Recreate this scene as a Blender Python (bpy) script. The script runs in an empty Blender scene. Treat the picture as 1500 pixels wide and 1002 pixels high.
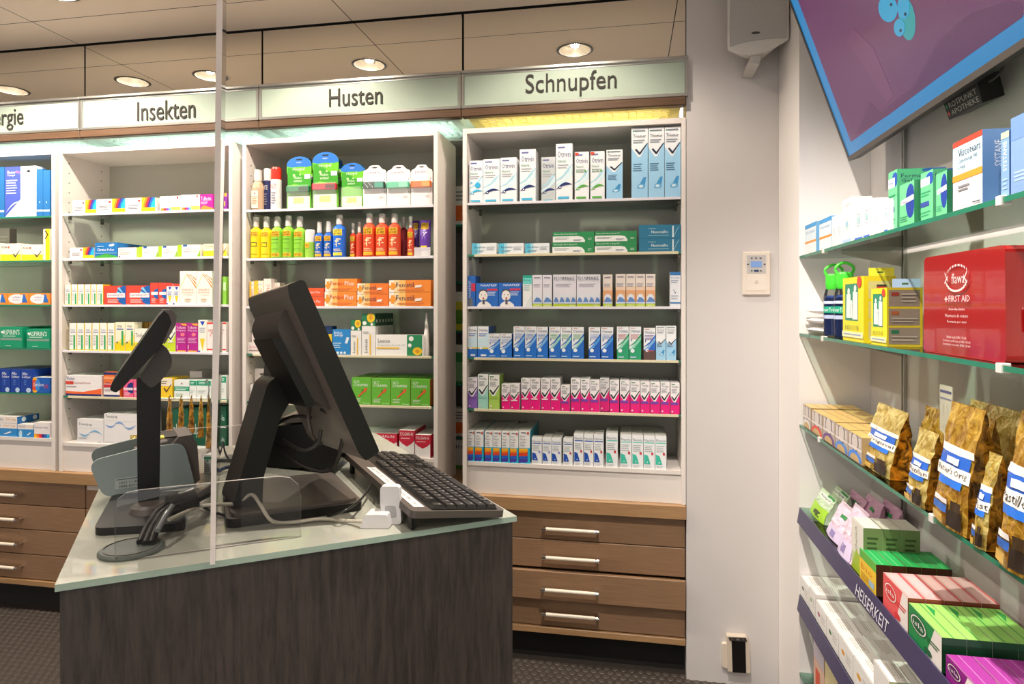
import bpy, math, random
from mathutils import Vector, Matrix
from math import radians, sin, cos, pi, sqrt
random.seed(7)
scn = bpy.context.scene
COL = scn.collection

# ------------------------------------------------------------------ camera, world, exposure
F = 936.0; U0 = 750.0; V0 = 448.5; H = 1.5; TH = radians(10.3)
cam_d = bpy.data.cameras.new('camera'); cam = bpy.data.objects.new('camera', cam_d); COL.objects.link(cam)
cam.location = (0, 0, H); cam.rotation_euler = (radians(90), 0, TH)
cam_d.sensor_width = 36.0; cam_d.lens = 36.0*F/1500.0; cam_d.shift_y = -(501-V0)/1500.0
cam_d.clip_start = 0.05
scn.camera = cam
scn.view_settings.view_transform = 'Standard'; scn.view_settings.look = 'None'
scn.view_settings.gamma = 1; scn.view_settings.use_curve_mapping = False
scn.view_settings.exposure = 0.66
world = bpy.data.worlds.new('world'); scn.world = world; world.use_nodes = True
world.node_tree.nodes['Background'].inputs[0].default_value = (1.0, 0.95, 0.91, 1)
world.node_tree.nodes['Background'].inputs[1].default_value = 0.80

def light(name, kind, loc, energy, color, rot=(0,0,0), **kw):
    d = bpy.data.lights.new(name, kind); d.energy = energy; d.color = color
    for k, v in kw.items(): setattr(d, k, v)
    o = bpy.data.objects.new(name, d); o.location = loc; o.rotation_euler = rot; COL.objects.link(o)
    return o
ZC = 2.76            # ceiling height
YM = 2.66            # mirror fascia plane
WARM = (1.0, 0.88, 0.74)
LAMPS = [(-0.257, 2.18), (-1.326, 2.18), (-2.245, 2.18), (-2.728, 2.18), (-3.534, 2.18)]
LAMPS2 = [(0.02, 1.15), (0.02, -0.1), (-1.3, 0.6), (-2.6, 0.6), (-1.9, -1.2), (-0.3, -1.3)]
for i, (x, y) in enumerate(LAMPS):
    e = [26, 40, 48, 48, 48][i]
    light('downlight_beam', 'SPOT', (x, y, ZC+0.03), e, WARM, (radians(4), 0, 0), spot_size=radians(140), spot_blend=0.6, shadow_soft_size=0.022)
for i, (x, y) in enumerate(LAMPS2):
    light('downlight_beam', 'SPOT', (x, y, ZC+0.03), [120, 60, 34, 34, 30, 30][i], (1.0, 0.92, 0.83), (0, radians(-24) if i < 2 else 0, 0), spot_size=radians(120 if i < 2 else 140), spot_blend=0.6, shadow_soft_size=0.022)

# ------------------------------------------------------------------ un-projection of measured points onto real planes
CT, ST = cos(TH), sin(TH)
def ray(u, v):
    cx = (u-U0)/F; cz = (V0-v)/F
    return Vector((cx*CT-ST, cx*ST+CT, cz))
O = Vector((0, 0, H))
def P(u, v, t): return O + ray(u, v)*t
def onY(u, v, y): r = ray(u, v); return O + r*(y/r.y)
def onX(u, v, x): r = ray(u, v); return O + r*(x/r.x)
def onZ(u, v, z): r = ray(u, v); return O + r*((z-H)/r.z)
def onPl(u, v, p0, n):
    r = ray(u, v); return O + r*((Vector(p0)-O).dot(n)/r.dot(n))

# ------------------------------------------------------------------ materials
def lin(h):
    h = h.lstrip('#'); c = [int(h[i:i+2], 16)/255 for i in (0, 2, 4)]
    return tuple(x/12.92 if x <= .04045 else ((x+.055)/1.055)**2.4 for x in c) + (1,)
MC = {}
def M(hexc, rough=0.45, metal=0.0, noise=0.06, emis=0.0, spec=0.5, scale=60.0, bump=0.0, coat=0.0):
    key = (hexc, rough, metal, noise, emis, spec, scale, bump, coat)
    if key in MC: return MC[key]
    m = bpy.data.materials.new('surface_' + hexc.lstrip('#')); m.use_nodes = True
    nt = m.node_tree; b = nt.nodes['Principled BSDF']
    c = lin(hexc)
    b.inputs['Roughness'].default_value = rough; b.inputs['Metallic'].default_value = metal
    b.inputs['Specular IOR Level'].default_value = spec; b.inputs['Coat Weight'].default_value = coat
    b.inputs['Base Color'].default_value = c
    if noise > 0 or bump > 0:
        tc = nt.nodes.new('ShaderNodeTexCoord'); n = nt.nodes.new('ShaderNodeTexNoise')
        n.inputs['Scale'].default_value = scale; n.inputs['Detail'].default_value = 2
        nt.links.new(tc.outputs['Object'], n.inputs['Vector'])
        if noise > 0:
            r = nt.nodes.new('ShaderNodeMix'); r.data_type = 'RGBA'
            r.inputs[6].default_value = tuple(x*(1-noise) for x in c[:3])+(1,)
            r.inputs[7].default_value = tuple(min(1, x*(1+noise)) for x in c[:3])+(1,)
            nt.links.new(n.outputs['Fac'], r.inputs[0]); nt.links.new(r.outputs[2], b.inputs['Base Color'])
        if bump > 0:
            bp = nt.nodes.new('ShaderNodeBump'); bp.inputs['Strength'].default_value = bump; bp.inputs['Distance'].default_value = 0.002
            nt.links.new(n.outputs['Fac'], bp.inputs['Height']); nt.links.new(bp.outputs['Normal'], b.inputs['Normal'])
    if emis > 0:
        b.inputs['Emission Color'].default_value = c; b.inputs['Emission Strength'].default_value = emis
    MC[key] = m
    return m
def wood(name, c1, c2, stretch, rough=0.45, bump=0.15):
    m = bpy.data.materials.new(name); m.use_nodes = True; nt = m.node_tree; b = nt.nodes['Principled BSDF']
    tc = nt.nodes.new('ShaderNodeTexCoord'); mp = nt.nodes.new('ShaderNodeMapping'); mp.inputs['Scale'].default_value = stretch
    n = nt.nodes.new('ShaderNodeTexNoise'); n.inputs['Scale'].default_value = 4; n.inputs['Detail'].default_value = 8; n.inputs['Roughness'].default_value = 0.7; n.inputs['Distortion'].default_value = 0.4
    r = nt.nodes.new('ShaderNodeValToRGB'); r.color_ramp.elements[0].color = lin(c1); r.color_ramp.elements[1].color = lin(c2)
    r.color_ramp.elements[0].position = .32; r.color_ramp.elements[1].position = .68
    nt.links.new(tc.outputs['Object'], mp.inputs[0]); nt.links.new(mp.outputs[0], n.inputs['Vector'])
    nt.links.new(n.outputs['Fac'], r.inputs[0]); nt.links.new(r.outputs[0], b.inputs['Base Color'])
    bp = nt.nodes.new('ShaderNodeBump'); bp.inputs['Strength'].default_value = bump; bp.inputs['Distance'].default_value = 0.001
    nt.links.new(n.outputs['Fac'], bp.inputs['Height']); nt.links.new(bp.outputs['Normal'], b.inputs['Normal'])
    b.inputs['Roughness'].default_value = rough
    return m
def clear(name, tint, refl=1.0, rough=0.0):
    m = bpy.data.materials.new(name); m.use_nodes = True; nt = m.node_tree
    for n in list(nt.nodes): nt.nodes.remove(n)
    o = nt.nodes.new('ShaderNodeOutputMaterial'); mx = nt.nodes.new('ShaderNodeMixShader'); t = nt.nodes.new('ShaderNodeBsdfTransparent')
    g = nt.nodes.new('ShaderNodeBsdfGlossy'); f = nt.nodes.new('ShaderNodeFresnel'); f.inputs['IOR'].default_value = 1.45
    mu = nt.nodes.new('ShaderNodeMath'); mu.operation = 'MULTIPLY'; mu.inputs[1].default_value = refl; mu.use_clamp = True
    t.inputs[0].default_value = lin(tint); g.inputs['Roughness'].default_value = rough
    nt.links.new(f.outputs[0], mu.inputs[0]); nt.links.new(mu.outputs[0], mx.inputs[0])
    nt.links.new(t.outputs[0], mx.inputs[1]); nt.links.new(g.outputs[0], mx.inputs[2]); nt.links.new(mx.outputs[0], o.inputs[0])
    return m
def frost(name, hexc, k):
    # translucent plastic: part clear, part milky
    m = bpy.data.materials.new(name); m.use_nodes = True; nt = m.node_tree; b = nt.nodes['Principled BSDF']
    b.inputs['Base Color'].default_value = lin(hexc); b.inputs['Roughness'].default_value = .25
    mx = nt.nodes.new('ShaderNodeMixShader'); t = nt.nodes.new('ShaderNodeBsdfTransparent'); mx.inputs[0].default_value = k
    nt.links.new(t.outputs[0], mx.inputs[1]); nt.links.new(b.outputs[0], mx.inputs[2]); nt.links.new(mx.outputs[0], nt.nodes['Material Output'].inputs[0])
    return m
def emit(name, hexc, s, base=0.8):
    m = bpy.data.materials.new(name); m.use_nodes = True; nt = m.node_tree; b = nt.nodes['Principled BSDF']
    b.inputs['Base Color'].default_value = (base,base,base,1); b.inputs['Roughness'].default_value = .25 if base < .1 else .5; b.inputs['Emission Color'].default_value = lin(hexc); b.inputs['Emission Strength'].default_value = s
    return m
m_wall = M('#cdc8c6', 0.75, noise=0.02, scale=220, bump=0.12)
m_strip = M('#f0ebe8', 0.6, noise=0.02, scale=200)
m_ceil = M('#efdccb', 0.85, noise=0.03, scale=160, bump=0.2)
m_white = M('#e4dcd6', 0.4, noise=0.015)
m_back = M('#aaa89c', 0.35, noise=0.02)
m_oak = wood('oak_veneer', '#7e6046', '#98775a', (2.2, 2.2, 90))
m_oakedge = wood('oak_edge', '#96724c', '#b28d64', (2.2, 8, 60))
m_rail = wood('bronze_wood_rail', '#4a3526', '#634a36', (2, 40, 60), 0.35)
m_dark = wood('dark_grey_oak', '#241e1b', '#463c36', (26, 26, 2.4), 0.5, 0.3)
m_darkgap = M('#141210', 0.8, noise=0)
m_alu = M('#b9b9b4', 0.3, 0.9, noise=0.03)
m_chrome = M('#e0e0e0', 0.08, 1.0, noise=0)
m_ivory = M('#e8dccb', 0.35, noise=0)
m_mirror = M('#f0ede4', 0.015, 1.0, noise=0)
m_blackp = M('#0f0d0b', 0.36, noise=0.1, scale=400, bump=0.05, spec=0.35)
m_blackm = M('#4c443e', 0.36, noise=0.1, scale=600, bump=0.08)  # black plastic, lightened to paint lamp light on monitor rear and stand
m_hback_lit = M('#6b6058', 0.32, noise=0.04, scale=500, spec=1.0)  # black housing back, with the lamp light on it put into the colour
m_taupe = M('#5d534e', 0.42, noise=0.05, scale=400)
m_glass = clear('clear_shelf_glass', '#e6f2ea', 1.0)
m_gedge = M('#2f7f63', 0.12, noise=0.15, scale=30)
m_gedge_l = M('#b9d8c8', 0.15, noise=0.1, scale=30)
m_acr = clear('clear_acrylic', '#fafafa', 0.9)
m_acre = M('#d9cfca', 0.2, noise=0.05)
m_ctop = M('#a3a395', 0.26, noise=0.03, scale=8, coat=0.5)
m_floor = M('#3c3530', 0.55, noise=0.08, scale=80)

# ------------------------------------------------------------------ mesh building
TXT = {}
def text_geo(s, res=2, bold=0.0, ext=0.0):
    bold = 0.0; k = (s, res, bold, ext)
    if k in TXT: return TXT[k]
    c = bpy.data.curves.new('lettering', 'FONT'); c.body = s; c.resolution_u = res; c.offset = bold; c.extrude = ext
    o = bpy.data.objects.new('lettering', c); COL.objects.link(o)
    dg = bpy.context.evaluated_depsgraph_get(); dg.update()
    me = bpy.data.meshes.new_from_object(o.evaluated_get(dg))
    vs = [tuple(v.co) for v in me.vertices]; fs = [tuple(p.vertices) for p in me.polygons]
    bpy.data.objects.remove(o); bpy.data.curves.remove(c); bpy.data.meshes.remove(me)
    xs = [v[0] for v in vs] or [0]; ys = [v[1] for v in vs] or [0]
    x0, x1, y0, y1 = min(xs), max(xs), min(ys), max(ys)
    w = max(1e-6, x1-x0); h = max(1e-6, y1-y0)
    vs = [((x-x0)/w, (y-y0)/h, z) for x, y, z in vs]
    TXT[k] = (vs, fs, w/h); return TXT[k]

class MB:
    def __init__(s): s.v = []; s.f = []; s.m = []; s.mats = []; s.smooth = []
    def mi(s, m):
        if m not in s.mats: s.mats.append(m)
        return s.mats.index(m)
    def add(s, vs, fs, m, sm=False):
        b = len(s.v); s.v += [tuple(x) for x in vs]; i = s.mi(m)
        for f in fs: s.f.append(tuple(b+j for j in f)); s.m.append(i); s.smooth.append(sm)
        return s
    def box(s, x0, y0, z0, x1, y1, z1, m, mats=None):
        vs = [(x0,y0,z0),(x1,y0,z0),(x1,y1,z0),(x0,y1,z0),(x0,y0,z1),(x1,y0,z1),(x1,y1,z1),(x0,y1,z1)]
        fs = [(0,3,2,1),(4,5,6,7),(0,1,5,4),(1,2,6,5),(2,3,7,6),(3,0,4,7)]   # bottom top -y +x +y -x
        if mats is None: return s.add(vs, fs, m)
        for k, f in enumerate(fs): s.add([vs[j] for j in f], [(0,1,2,3)], mats.get(k, m))
        return s
    def bbox(s, x0, y0, z0, x1, y1, z1, m, b=0.002):
        # box with chamfered edges
        cs = []
        X = (x0, x1); Y = (y0, y1); Z = (z0, z1)
        vs = []; idx = {}
        for i in (0,1):
            for j in (0,1):
                for k in (0,1):
                    sx = 1 if i == 0 else -1; sy = 1 if j == 0 else -1; sz = 1 if k == 0 else -1
                    for a in range(3):
                        p = [X[i], Y[j], Z[k]]
                        if a != 0: p[0] += sx*b
                        if a != 1: p[1] += sy*b
                        if a != 2: p[2] += sz*b
                        idx[(i,j,k,a)] = len(vs); vs.append(tuple(p))
        fs = []
        def q(*c): fs.append(tuple(idx[x] for x in c))
        q((0,0,0,0),(0,0,1,0),(0,1,1,0),(0,1,0,0)); q((1,0,0,0),(1,1,0,0),(1,1,1,0),(1,0,1,0))
        q((0,0,0,1),(1,0,0,1),(1,0,1,1),(0,0,1,1)); q((0,1,0,1),(0,1,1,1),(1,1,1,1),(1,1,0,1))
        q((0,0,0,2),(0,1,0,2),(1,1,0,2),(1,0,0,2)); q((0,0,1,2),(1,0,1,2),(1,1,1,2),(0,1,1,2))
        for i in (0,1):
            for j in (0,1):
                q((i,j,0,0),(i,j,1,0),(i,j,1,1),(i,j,0,1)); q((i,0,j,0),(i,1,j,0),(i,1,j,2),(i,0,j,2)); q((0,i,j,1),(1,i,j,1),(1,i,j,2),(0,i,j,2))
                for k in (0,1): q((i,j,k,0),(i,j,k,1),(i,j,k,2))
        return s.add(vs, fs, m)
    def prism(s, pts, off, m, mside=None, mback=None):
        n = len(pts); off = Vector(off); a = [Vector(p) for p in pts]; b = [p+off for p in a]
        s.add(a, [tuple(range(n))], m); s.add(b, [tuple(reversed(range(n)))], mback or m)
        s.add(a+b, [(i, i+n, (i+1) % n + n, (i+1) % n) for i in range(n)], mside or m)
        return s
    def lathe(s, prof, m, c=(0,0,0), n=16, flat=1.0, cap=True, mats=None):
        k = len(prof)
        vs = [(c[0]+r*cos(2*pi*j/n), c[1]+r*flat*sin(2*pi*j/n), c[2]+z) for r, z in prof for j in range(n)]
        for i in range(k-1):
            mm = mats[i] if mats else m
            b = [vs[i*n+j] for j in range(n)] + [vs[(i+1)*n+j] for j in range(n)]
            s.add(b, [(j, (j+1) % n, n+(j+1) % n, n+j) for j in range(n)], mm, True)
        if cap:
            s.add(vs[:n], [tuple(reversed(range(n)))], mats[0] if mats else m); s.add(vs[-n:], [tuple(range(n))], mats[-1] if mats else m)
        return s
    def tube(s, pts, r, m, n=8, smooth=4):
        pts = [Vector(p) for p in pts]
        if smooth and len(pts) > 2:
            q = []
            for i in range(len(pts)-1):
                p0 = pts[max(0,i-1)]; p1 = pts[i]; p2 = pts[i+1]; p3 = pts[min(len(pts)-1, i+2)]
                for k in range(smooth):
                    t = k/smooth
                    q.append(0.5*((2*p1)+(-p0+p2)*t+(2*p0-5*p1+4*p2-p3)*t*t+(-p0+3*p1-3*p2+p3)*t**3))
            q.append(pts[-1]); pts = q
        vs = []; up = Vector((0.13, 0.21, 0.97))
        for i, p in enumerate(pts):
            d = (pts[min(len(pts)-1, i+1)]-pts[max(0, i-1)]).normalized()
            a = d.cross(up)
            if a.length < 1e-3: a = d.cross(Vector((1, 0, 0)))
            a.normalize(); b = a.cross(d).normalized(); rr = r[i] if isinstance(r, list) else r
            vs += [p + a*rr*cos(2*pi*j/n) + b*rr*sin(2*pi*j/n) for j in range(n)]
        fs = [(i*n+j, i*n+(j+1) % n, (i+1)*n+(j+1) % n, (i+1)*n+j) for i in range(len(pts)-1) for j in range(n)]
        s.add(vs, fs, m, True); s.add(vs[:n], [tuple(reversed(range(n)))], m); s.add(vs[-n:], [tuple(range(n))], m)
        return s
    def text(s, txt, o, ex, ey, m, rot=False, bold=0.0, ext=0.0, res=2):
        # fits txt in the parallelogram o, o+ex, o+ey
        vs, fs, asp = text_geo(txt, res, bold, 1.0 if ext else 0.0)
        o = Vector(o); ex = Vector(ex); ey = Vector(ey); nn = ex.cross(ey).normalized()
        if rot: ex, ey = ey, -ex; o = o - ey
        return s.add([o+ex*x+ey*y+nn*(z*ext) for x, y, z in vs], fs, m)
    def build(s, name, parent=None, origin=(0,0,0)):
        o = Vector(origin)
        me = bpy.data.meshes.new(name); me.from_pydata([tuple(Vector(v)-o) for v in s.v], [], s.f)
        for m in s.mats: me.materials.append(m)
        me.polygons.foreach_set('material_index', s.m); me.polygons.foreach_set('use_smooth', s.smooth); me.update()
        return link(name, me, parent, origin)
def link(name, me, parent=None, loc=(0,0,0)):
    ob = bpy.data.objects.new(name, me); COL.objects.link(ob)
    if parent is not None:
        ob.parent = parent; ob.location = Vector(loc) - parent.get('org', Vector((0,0,0))) if False else Vector(loc)
    else: ob.location = loc
    return ob
def empty(name, label, cat, loc=(0,0,0), group=None, kind=None, rz=0.0):
    o = bpy.data.objects.new(name, None); COL.objects.link(o); o.location = loc; o.rotation_euler = (0,0,rz); o.empty_display_size = 0.05
    return tag(o, label, cat, group, kind)
def tag(o, label=None, cat=None, group=None, kind=None):
    if label: o['label'] = label
    if cat: o['category'] = cat
    if group: o['group'] = group
    if kind: o['kind'] = kind
    return o
def part(mb, name, parent, kind=None, label=None):
    # geometry given in world coordinates, parent an unrotated Empty: keep it there
    org = Vector(parent.location) if parent.parent is None else Vector(parent.location)+Vector(parent.parent.location)
    me_o = mb.build(name, None, (0,0,0))
    for v in me_o.data.vertices: v.co -= org
    me_o.parent = parent
    if kind: me_o['kind'] = kind
    if label: me_o['label'] = label
    return me_o
def struct(mb, name, label=None, cat=None):
    o = mb.build(name); o['kind'] = 'structure'
    if label: o['label'] = label
    if cat: o['category'] = cat
    return o
ORD = ['first','second','third','fourth','fifth','sixth','seventh','eighth','ninth','tenth','eleventh','twelfth','thirteenth','fourteenth','fifteenth','sixteenth']
NUM = ['no','one','two','three','four','five','six','seven','eight','nine','ten','eleven','twelve','thirteen','fourteen','fifteen','sixteen']
# ------------------------------------------------------------------ the setting
MODX = [0.229, -0.698, -1.64, -2.575, -3.51, -4.44]      # module joints of the shop fitting
XR = 0.58            # aisle-side plane of the right-hand shelving
XB = 0.807           # its back panel
YE = 2.344           # its end panel
YW = 2.65            # front plane of the wall cabinets

# floor with raised round studs
fl = MB(); fl.box(-6, -3.2, -0.04, 2.6, 3.6, 0, m_floor); floor_o = struct(fl, 'floor')
st = MB(); m_stud = M('#4a423c', 0.5, noise=0.08, scale=90)
def studs(x0, x1, y0, y1):
    p = 0.034; j = 0; y = y0
    while y < y1:
        x = x0 + (p/2 if j % 2 else 0)
        while x < x1:
            vs = [(x+0.0125*cos(k*pi/5), y+0.0125*sin(k*pi/5), 0) for k in range(10)] + [(x+0.0105*cos(k*pi/5), y+0.0105*sin(k*pi/5), 0.0022) for k in range(10)]
            st.add(vs, [tuple(range(10, 20))] + [(k, (k+1) % 10, 10+(k+1) % 10, 10+k) for k in range(10)], m_stud)
            x += p
        y += p*0.87; j += 1
studs(-0.75, 0.6, 2.05, 2.7); studs(-3.3, -1.4, 1.55, 2.7)
so = st.build('floor_stud'); so.parent = floor_o; so['kind'] = 'stuff'

# ceiling panels with recess holes for the downlights
ce = bpy.data.objects.new('ceiling', None); COL.objects.link(ce); ce['kind'] = 'structure'
xs = [-5.4, -4.0, -2.6, -1.2, 0.2, 1.6]; ys = [-3.1, -1.8, -1.1, -0.4, 0.3, 1.0, 1.7, 2.405, 2.652]
lamps_all = LAMPS + LAMPS2; g = 0.002; hs = 0.13; hr = 0.088
for i in range(len(xs)-1):
    for j in range(len(ys)-1):
        x0, x1, y0, y1 = xs[i]+g, xs[i+1]-g, ys[j]+g, ys[j+1]-g
        hol = sorted([l for l in lamps_all if x0 < l[0] < x1 and y0 < l[1] < y1])
        b = MB(); cur = x0
        for (hx, hy) in hol:
            a0, a1 = max(hx-hs, cur), min(hx+hs, x1)
            b0, b1 = max(hy-hs, y0), min(hy+hs, y1)
            for (p, q, r_, s_) in ((cur, y0, a0, y1), (a0, y0, a1, b0), (a0, b1, a1, y1)):
                if r_-p > 1e-5 and s_-q > 1e-5: b.add([(p,q,ZC),(p,s_,ZC),(r_,s_,ZC),(r_,q,ZC)], [(0,1,2,3)], m_ceil)
            n = 32; inn = [(hx+hr*cos(2*pi*k/n), hy+hr*sin(2*pi*k/n), ZC) for k in range(n)]; out = []
            for k in range(n):
                c_, s2 = cos(2*pi*k/n), sin(2*pi*k/n)
                tx = (a1-hx if c_ > 0 else hx-a0)/max(1e-9, abs(c_)); ty = (b1-hy if s2 > 0 else hy-b0)/max(1e-9, abs(s2)); t_ = min(tx, ty)
                out.append((hx+c_*t_, hy+s2*t_, ZC))
            b.add(inn+out, [(k, (k+1) % n, n+(k+1) % n, n+k) for k in range(n)], m_ceil)
            for (cx_, cy_) in ((a1,b1),(a0,b1),(a0,b0),(a1,b0)):
                ang = math.atan2(cy_-hy, cx_-hx) % (2*pi); k = int(ang/(2*pi/n)) % n
                b.add([out[k], (cx_, cy_, ZC), out[(k+1) % n]], [(0,1,2)], m_ceil)
            cur = a1
        if x1-cur > 1e-5: b.add([(cur,y0,ZC),(cur,y1,ZC),(x1,y1,ZC),(x1,y0,ZC)], [(0,1,2,3)], m_ceil)
        o = b.build('ceiling_panel'); o.parent = ce
b = MB(); b.box(-5.6, -3.2, ZC+0.16, 2.6, 3.6, ZC+0.2, m_darkgap)
for k in range(1, len(xs)-1): b.box(xs[k]-0.01, -3.1, ZC+0.004, xs[k]+0.01, 2.65, ZC+0.02, m_darkgap)
for k in range(1, len(ys)-1): b.box(-5.4, ys[k]-0.01, ZC+0.004, 1.6, ys[k]+0.01, ZC+0.02, m_darkgap)
o = b.build('ceiling_slab'); o.parent = ce

# downlights
LD = ['farthest left of the five recessed ceiling downlights seen in the mirror strip', 'x']
m_bulb = emit('halogen_bulb', '#fff0d8', 18); m_refl = M('#e8e4dc', 0.3, 1.0, noise=0.1, scale=25)
m_ring = M('#4b4440', 0.4, noise=0)
names = {0: 'round recessed downlight seen mirrored above the Schnupfen sign', 1: 'round recessed downlight seen mirrored above the Husten sign',
         2: 'round recessed downlight seen mirrored behind the upright acrylic edge', 3: 'round recessed downlight seen mirrored above the Insekten sign, left one',
         4: 'round recessed downlight seen mirrored at the far left edge of the photo'}
for i, (x, y) in enumerate(lamps_all):
    lab = names.get(i, 'round recessed ceiling downlight outside the frame over the shop floor')
    e = empty('downlight', lab, 'lamp', (x, y, ZC), group='recessed ceiling downlights')
    b = MB(); b.lathe([(0.100, -0.001), (0.098, -0.004), (0.088, -0.003)], m_ceil, n=32, cap=False); 
    b.lathe([(0.0905, -0.0045), (0.078, -0.006), (0.078, 0.001)], m_ring, n=32, cap=False); o = b.build('trim_ring'); o.parent = e
    b = MB(); b.lathe([(0.078, 0.0), (0.07, 0.035), (0.055, 0.07), (0.03, 0.09)], m_refl, n=20, cap=False); o = b.build('reflector'); o.parent = e
    b = MB(); b.lathe([(0.0, 0.062), (0.03, 0.064), (0.036, 0.07), (0.028, 0.09)], m_bulb, c=(0.012*(-1)**i, -0.01, 0), n=14, cap=False); o = b.build('bulb'); o.parent = e
    if i in (0, 1):
        b = MB(); b.tube([(0.0+0.06*i, 0.076, -0.002), (0.0+0.06*i, 0.078, -0.03)], 0.0035, M('#f3efe8', 0.4, noise=0), n=6); o = b.build('sensor_pin'); o.parent = e

# bulkhead with mirror panels, sign boards, rail and light box
b = MB(); b.box(-4.6, 2.672, 2.42, 0.229, 3.36, ZC+0.15, m_darkgap); b.box(-4.6, 2.64, ZC+0.002, 0.229, 2.672, ZC+0.15, m_darkgap)
b.box(-4.6, 2.99, 2.30, 0.229, 3.36, 2.42, m_white)
struct(b, 'trim_1')
fa = bpy.data.objects.new('trim_2', None); COL.objects.link(fa); fa['kind'] = 'structure'
for k in range(5):
    b = MB(); b.bbox(MODX[k+1]+0.004, YM, 2.499, MODX[k]-(0.004 if k else 0.001), YM+0.008, ZC-0.006, m_mirror, 0.0015)
    o = b.build('mirror_panel'); o.parent = fa
m_sg = M('#9daa9c', 0.3, noise=0.02, scale=6, spec=.3)
m_let = M('#332f2c', 0.7, noise=0, spec=.2)
words = [('Schnupfen', (770, 137, 903, 105), 'p'), ('Husten', (482, 154, 560, 128), ''), ('Insekten', (201, 175, 286, 147), ''), ('Allergie', (-49, 192, 34, 160), 'g')]
wl = ['white glass sign board reading Schnupfen above the right-hand cabinet', 'white glass sign board reading Husten above the second cabinet from right',
      'white glass sign board reading Insekten above the third cabinet from right', 'white glass sign board ending in rgie at the left edge',
      'blank white glass sign board beyond the left edge']
YS = 2.632
for k in range(5):
    xa, xb = MODX[k+1]+0.0015, MODX[k]-0.0015 + (0.008 if k == 0 else 0)
    e = empty('sign_board', wl[k], 'sign', ((xa+xb)/2, YS, 2.338), group='sign boards over the wall cabinets')
    b = MB(); b.box(xa+0.012, YS+0.004, 2.352, xb-0.012, 2.647, 2.478, m_sg); part(b, 'glass_panel', e)
    b = MB(); b.bbox(xa, YS-0.006, 2.486, xb, 2.658, 2.499, m_alu, 0.002); b.box(xa, YS+0.002, 2.478, xb, 2.65, 2.486, m_alu); part(b, 'top_rail', e)
    b = MB(); b.bbox(xa, YS-0.003, 2.338, xb, 2.658, 2.352, m_alu, 0.002); part(b, 'bottom_rail', e)
    for xx in (xa, xb-0.011): b = MB(); b.box(xx, YS, 2.352, xx+0.011, 2.647, 2.478, m_alu); part(b, 'end_trim', e)
    if k < 4:
        w, (u0, vb, u1, vt), desc = words[k]
        yl = YS+0.0012
        um = (u0+u1)/2
        A = onY(max(u0, 0) if k == 3 else u0, vb, yl); B = onY(u1, vb, yl)
        if k == 3: A = Vector((B.x-0.268, yl, A.z))
        zb = onY(um, vb, yl).z; zt = onY(um, vt, yl).z
        full = zt-zb
        if w == 'Schnupfen': zb -= full*0.13; full *= 1.13
        if w == 'Allergie': pass
        b = MB(); b.text(w, (A.x, yl, zb), (B.x-A.x, 0, 0), (0, 0, full), m_let, bold=0.0, ext=0.0015, res=4)
        part(b, 'lettering', e)
for k in range(5):
    b = MB(); b.bbox(MODX[k+1]+0.001, 2.628, 2.302, MODX[k]-0.001, 2.665, 2.337, m_rail, 0.004)
    tag(b.build('wooden_rail'), ['brown wooden rail under the Schnupfen sign','brown wooden rail under the Husten sign','brown wooden rail under the Insekten sign','brown wooden rail under the leftmost visible sign','brown wooden rail beyond the left edge'][k], 'rail', 'wooden rails under the sign boards')
# louvre light boxes
def translucent(name, hexc):
    m = bpy.data.materials.new(name); m.use_nodes = True; nt = m.node_tree; b = nt.nodes['Principled BSDF']; b.inputs['Base Color'].default_value = lin(hexc)
    t = nt.nodes.new('ShaderNodeBsdfTranslucent'); t.inputs[0].default_value = lin(hexc); mx = nt.nodes.new('ShaderNodeMixShader'); mx.inputs[0].default_value = .6
    nt.links.new(b.outputs[0], mx.inputs[1]); nt.links.new(t.outputs[0], mx.inputs[2]); nt.links.new(mx.outputs[0], nt.nodes['Material Output'].inputs[0]); return m
louvre_mat = {False: translucent('louvre_tube_tint', '#f6f0d0'), True: translucent('louvre_white', '#f0f6f2')}  # white slats; the yellow tube light is put into the first colour
for k in range(5):
    xa, xb = MODX[k+1]+0.02, MODX[k]-0.02
    col = '#fff2b0' if k == 0 else '#e2fff2'
    e = empty('louvre_light', ['yellowish louvre light box over the Schnupfen cabinet','greenish louvre light box over the Husten cabinet','greenish louvre light box over the Insekten cabinet','greenish louvre light box over the leftmost cabinet','greenish louvre light box beyond the left edge'][k],
              'light', ((xa+xb)/2, 2.8, 2.31), group='louvre light boxes above the cabinets')
    m_lv = louvre_mat[k > 0]
    b = MB(); 
    for (p, q, r_, s_) in ((xa, 2.667, xb, 2.69), (xa, 2.955, xb, 2.985), (xa, 2.69, xa+0.04, 2.955), (xb-0.04, 2.69, xb, 2.955)): b.box(p, q, 2.306, r_, s_, 2.36, m_lv)
    part(b, 'frame', e)
    b = MB(); nx = 24; ny = 7
    for q in range(nx+1): x = xa+0.04+(xb-xa-0.08)*q/nx; b.box(x-0.0026, 2.69, 2.312, x+0.0026, 2.955, 2.320, m_lv)
    for q in range(ny+1): y = 2.69+0.265*q/ny; b.box(xa+0.04, y-0.0024, 2.3125, xb-0.04, y+0.0024, 2.3195, m_lv)
    part(b, 'louvre_grid', e, 'stuff')
    b = MB(); b.box(xa+0.01, 2.67, 2.405, xb-0.01, 2.98, 2.415, M('#5f6660' if k else '#7a744c', 0.5, noise=0)); part(b, 'reflector', e)  # reflector colour darkened to paint shade in the louvre cells, with tube tint
    b = MB(); b.tube([(xa+0.06, 2.82, 2.375), (xb-0.06, 2.82, 2.375)], 0.013, emit('tube_%d' % k, col, 13 if k else 11), n=10, smooth=0); part(b, 'fluorescent_tube', e)

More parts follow.
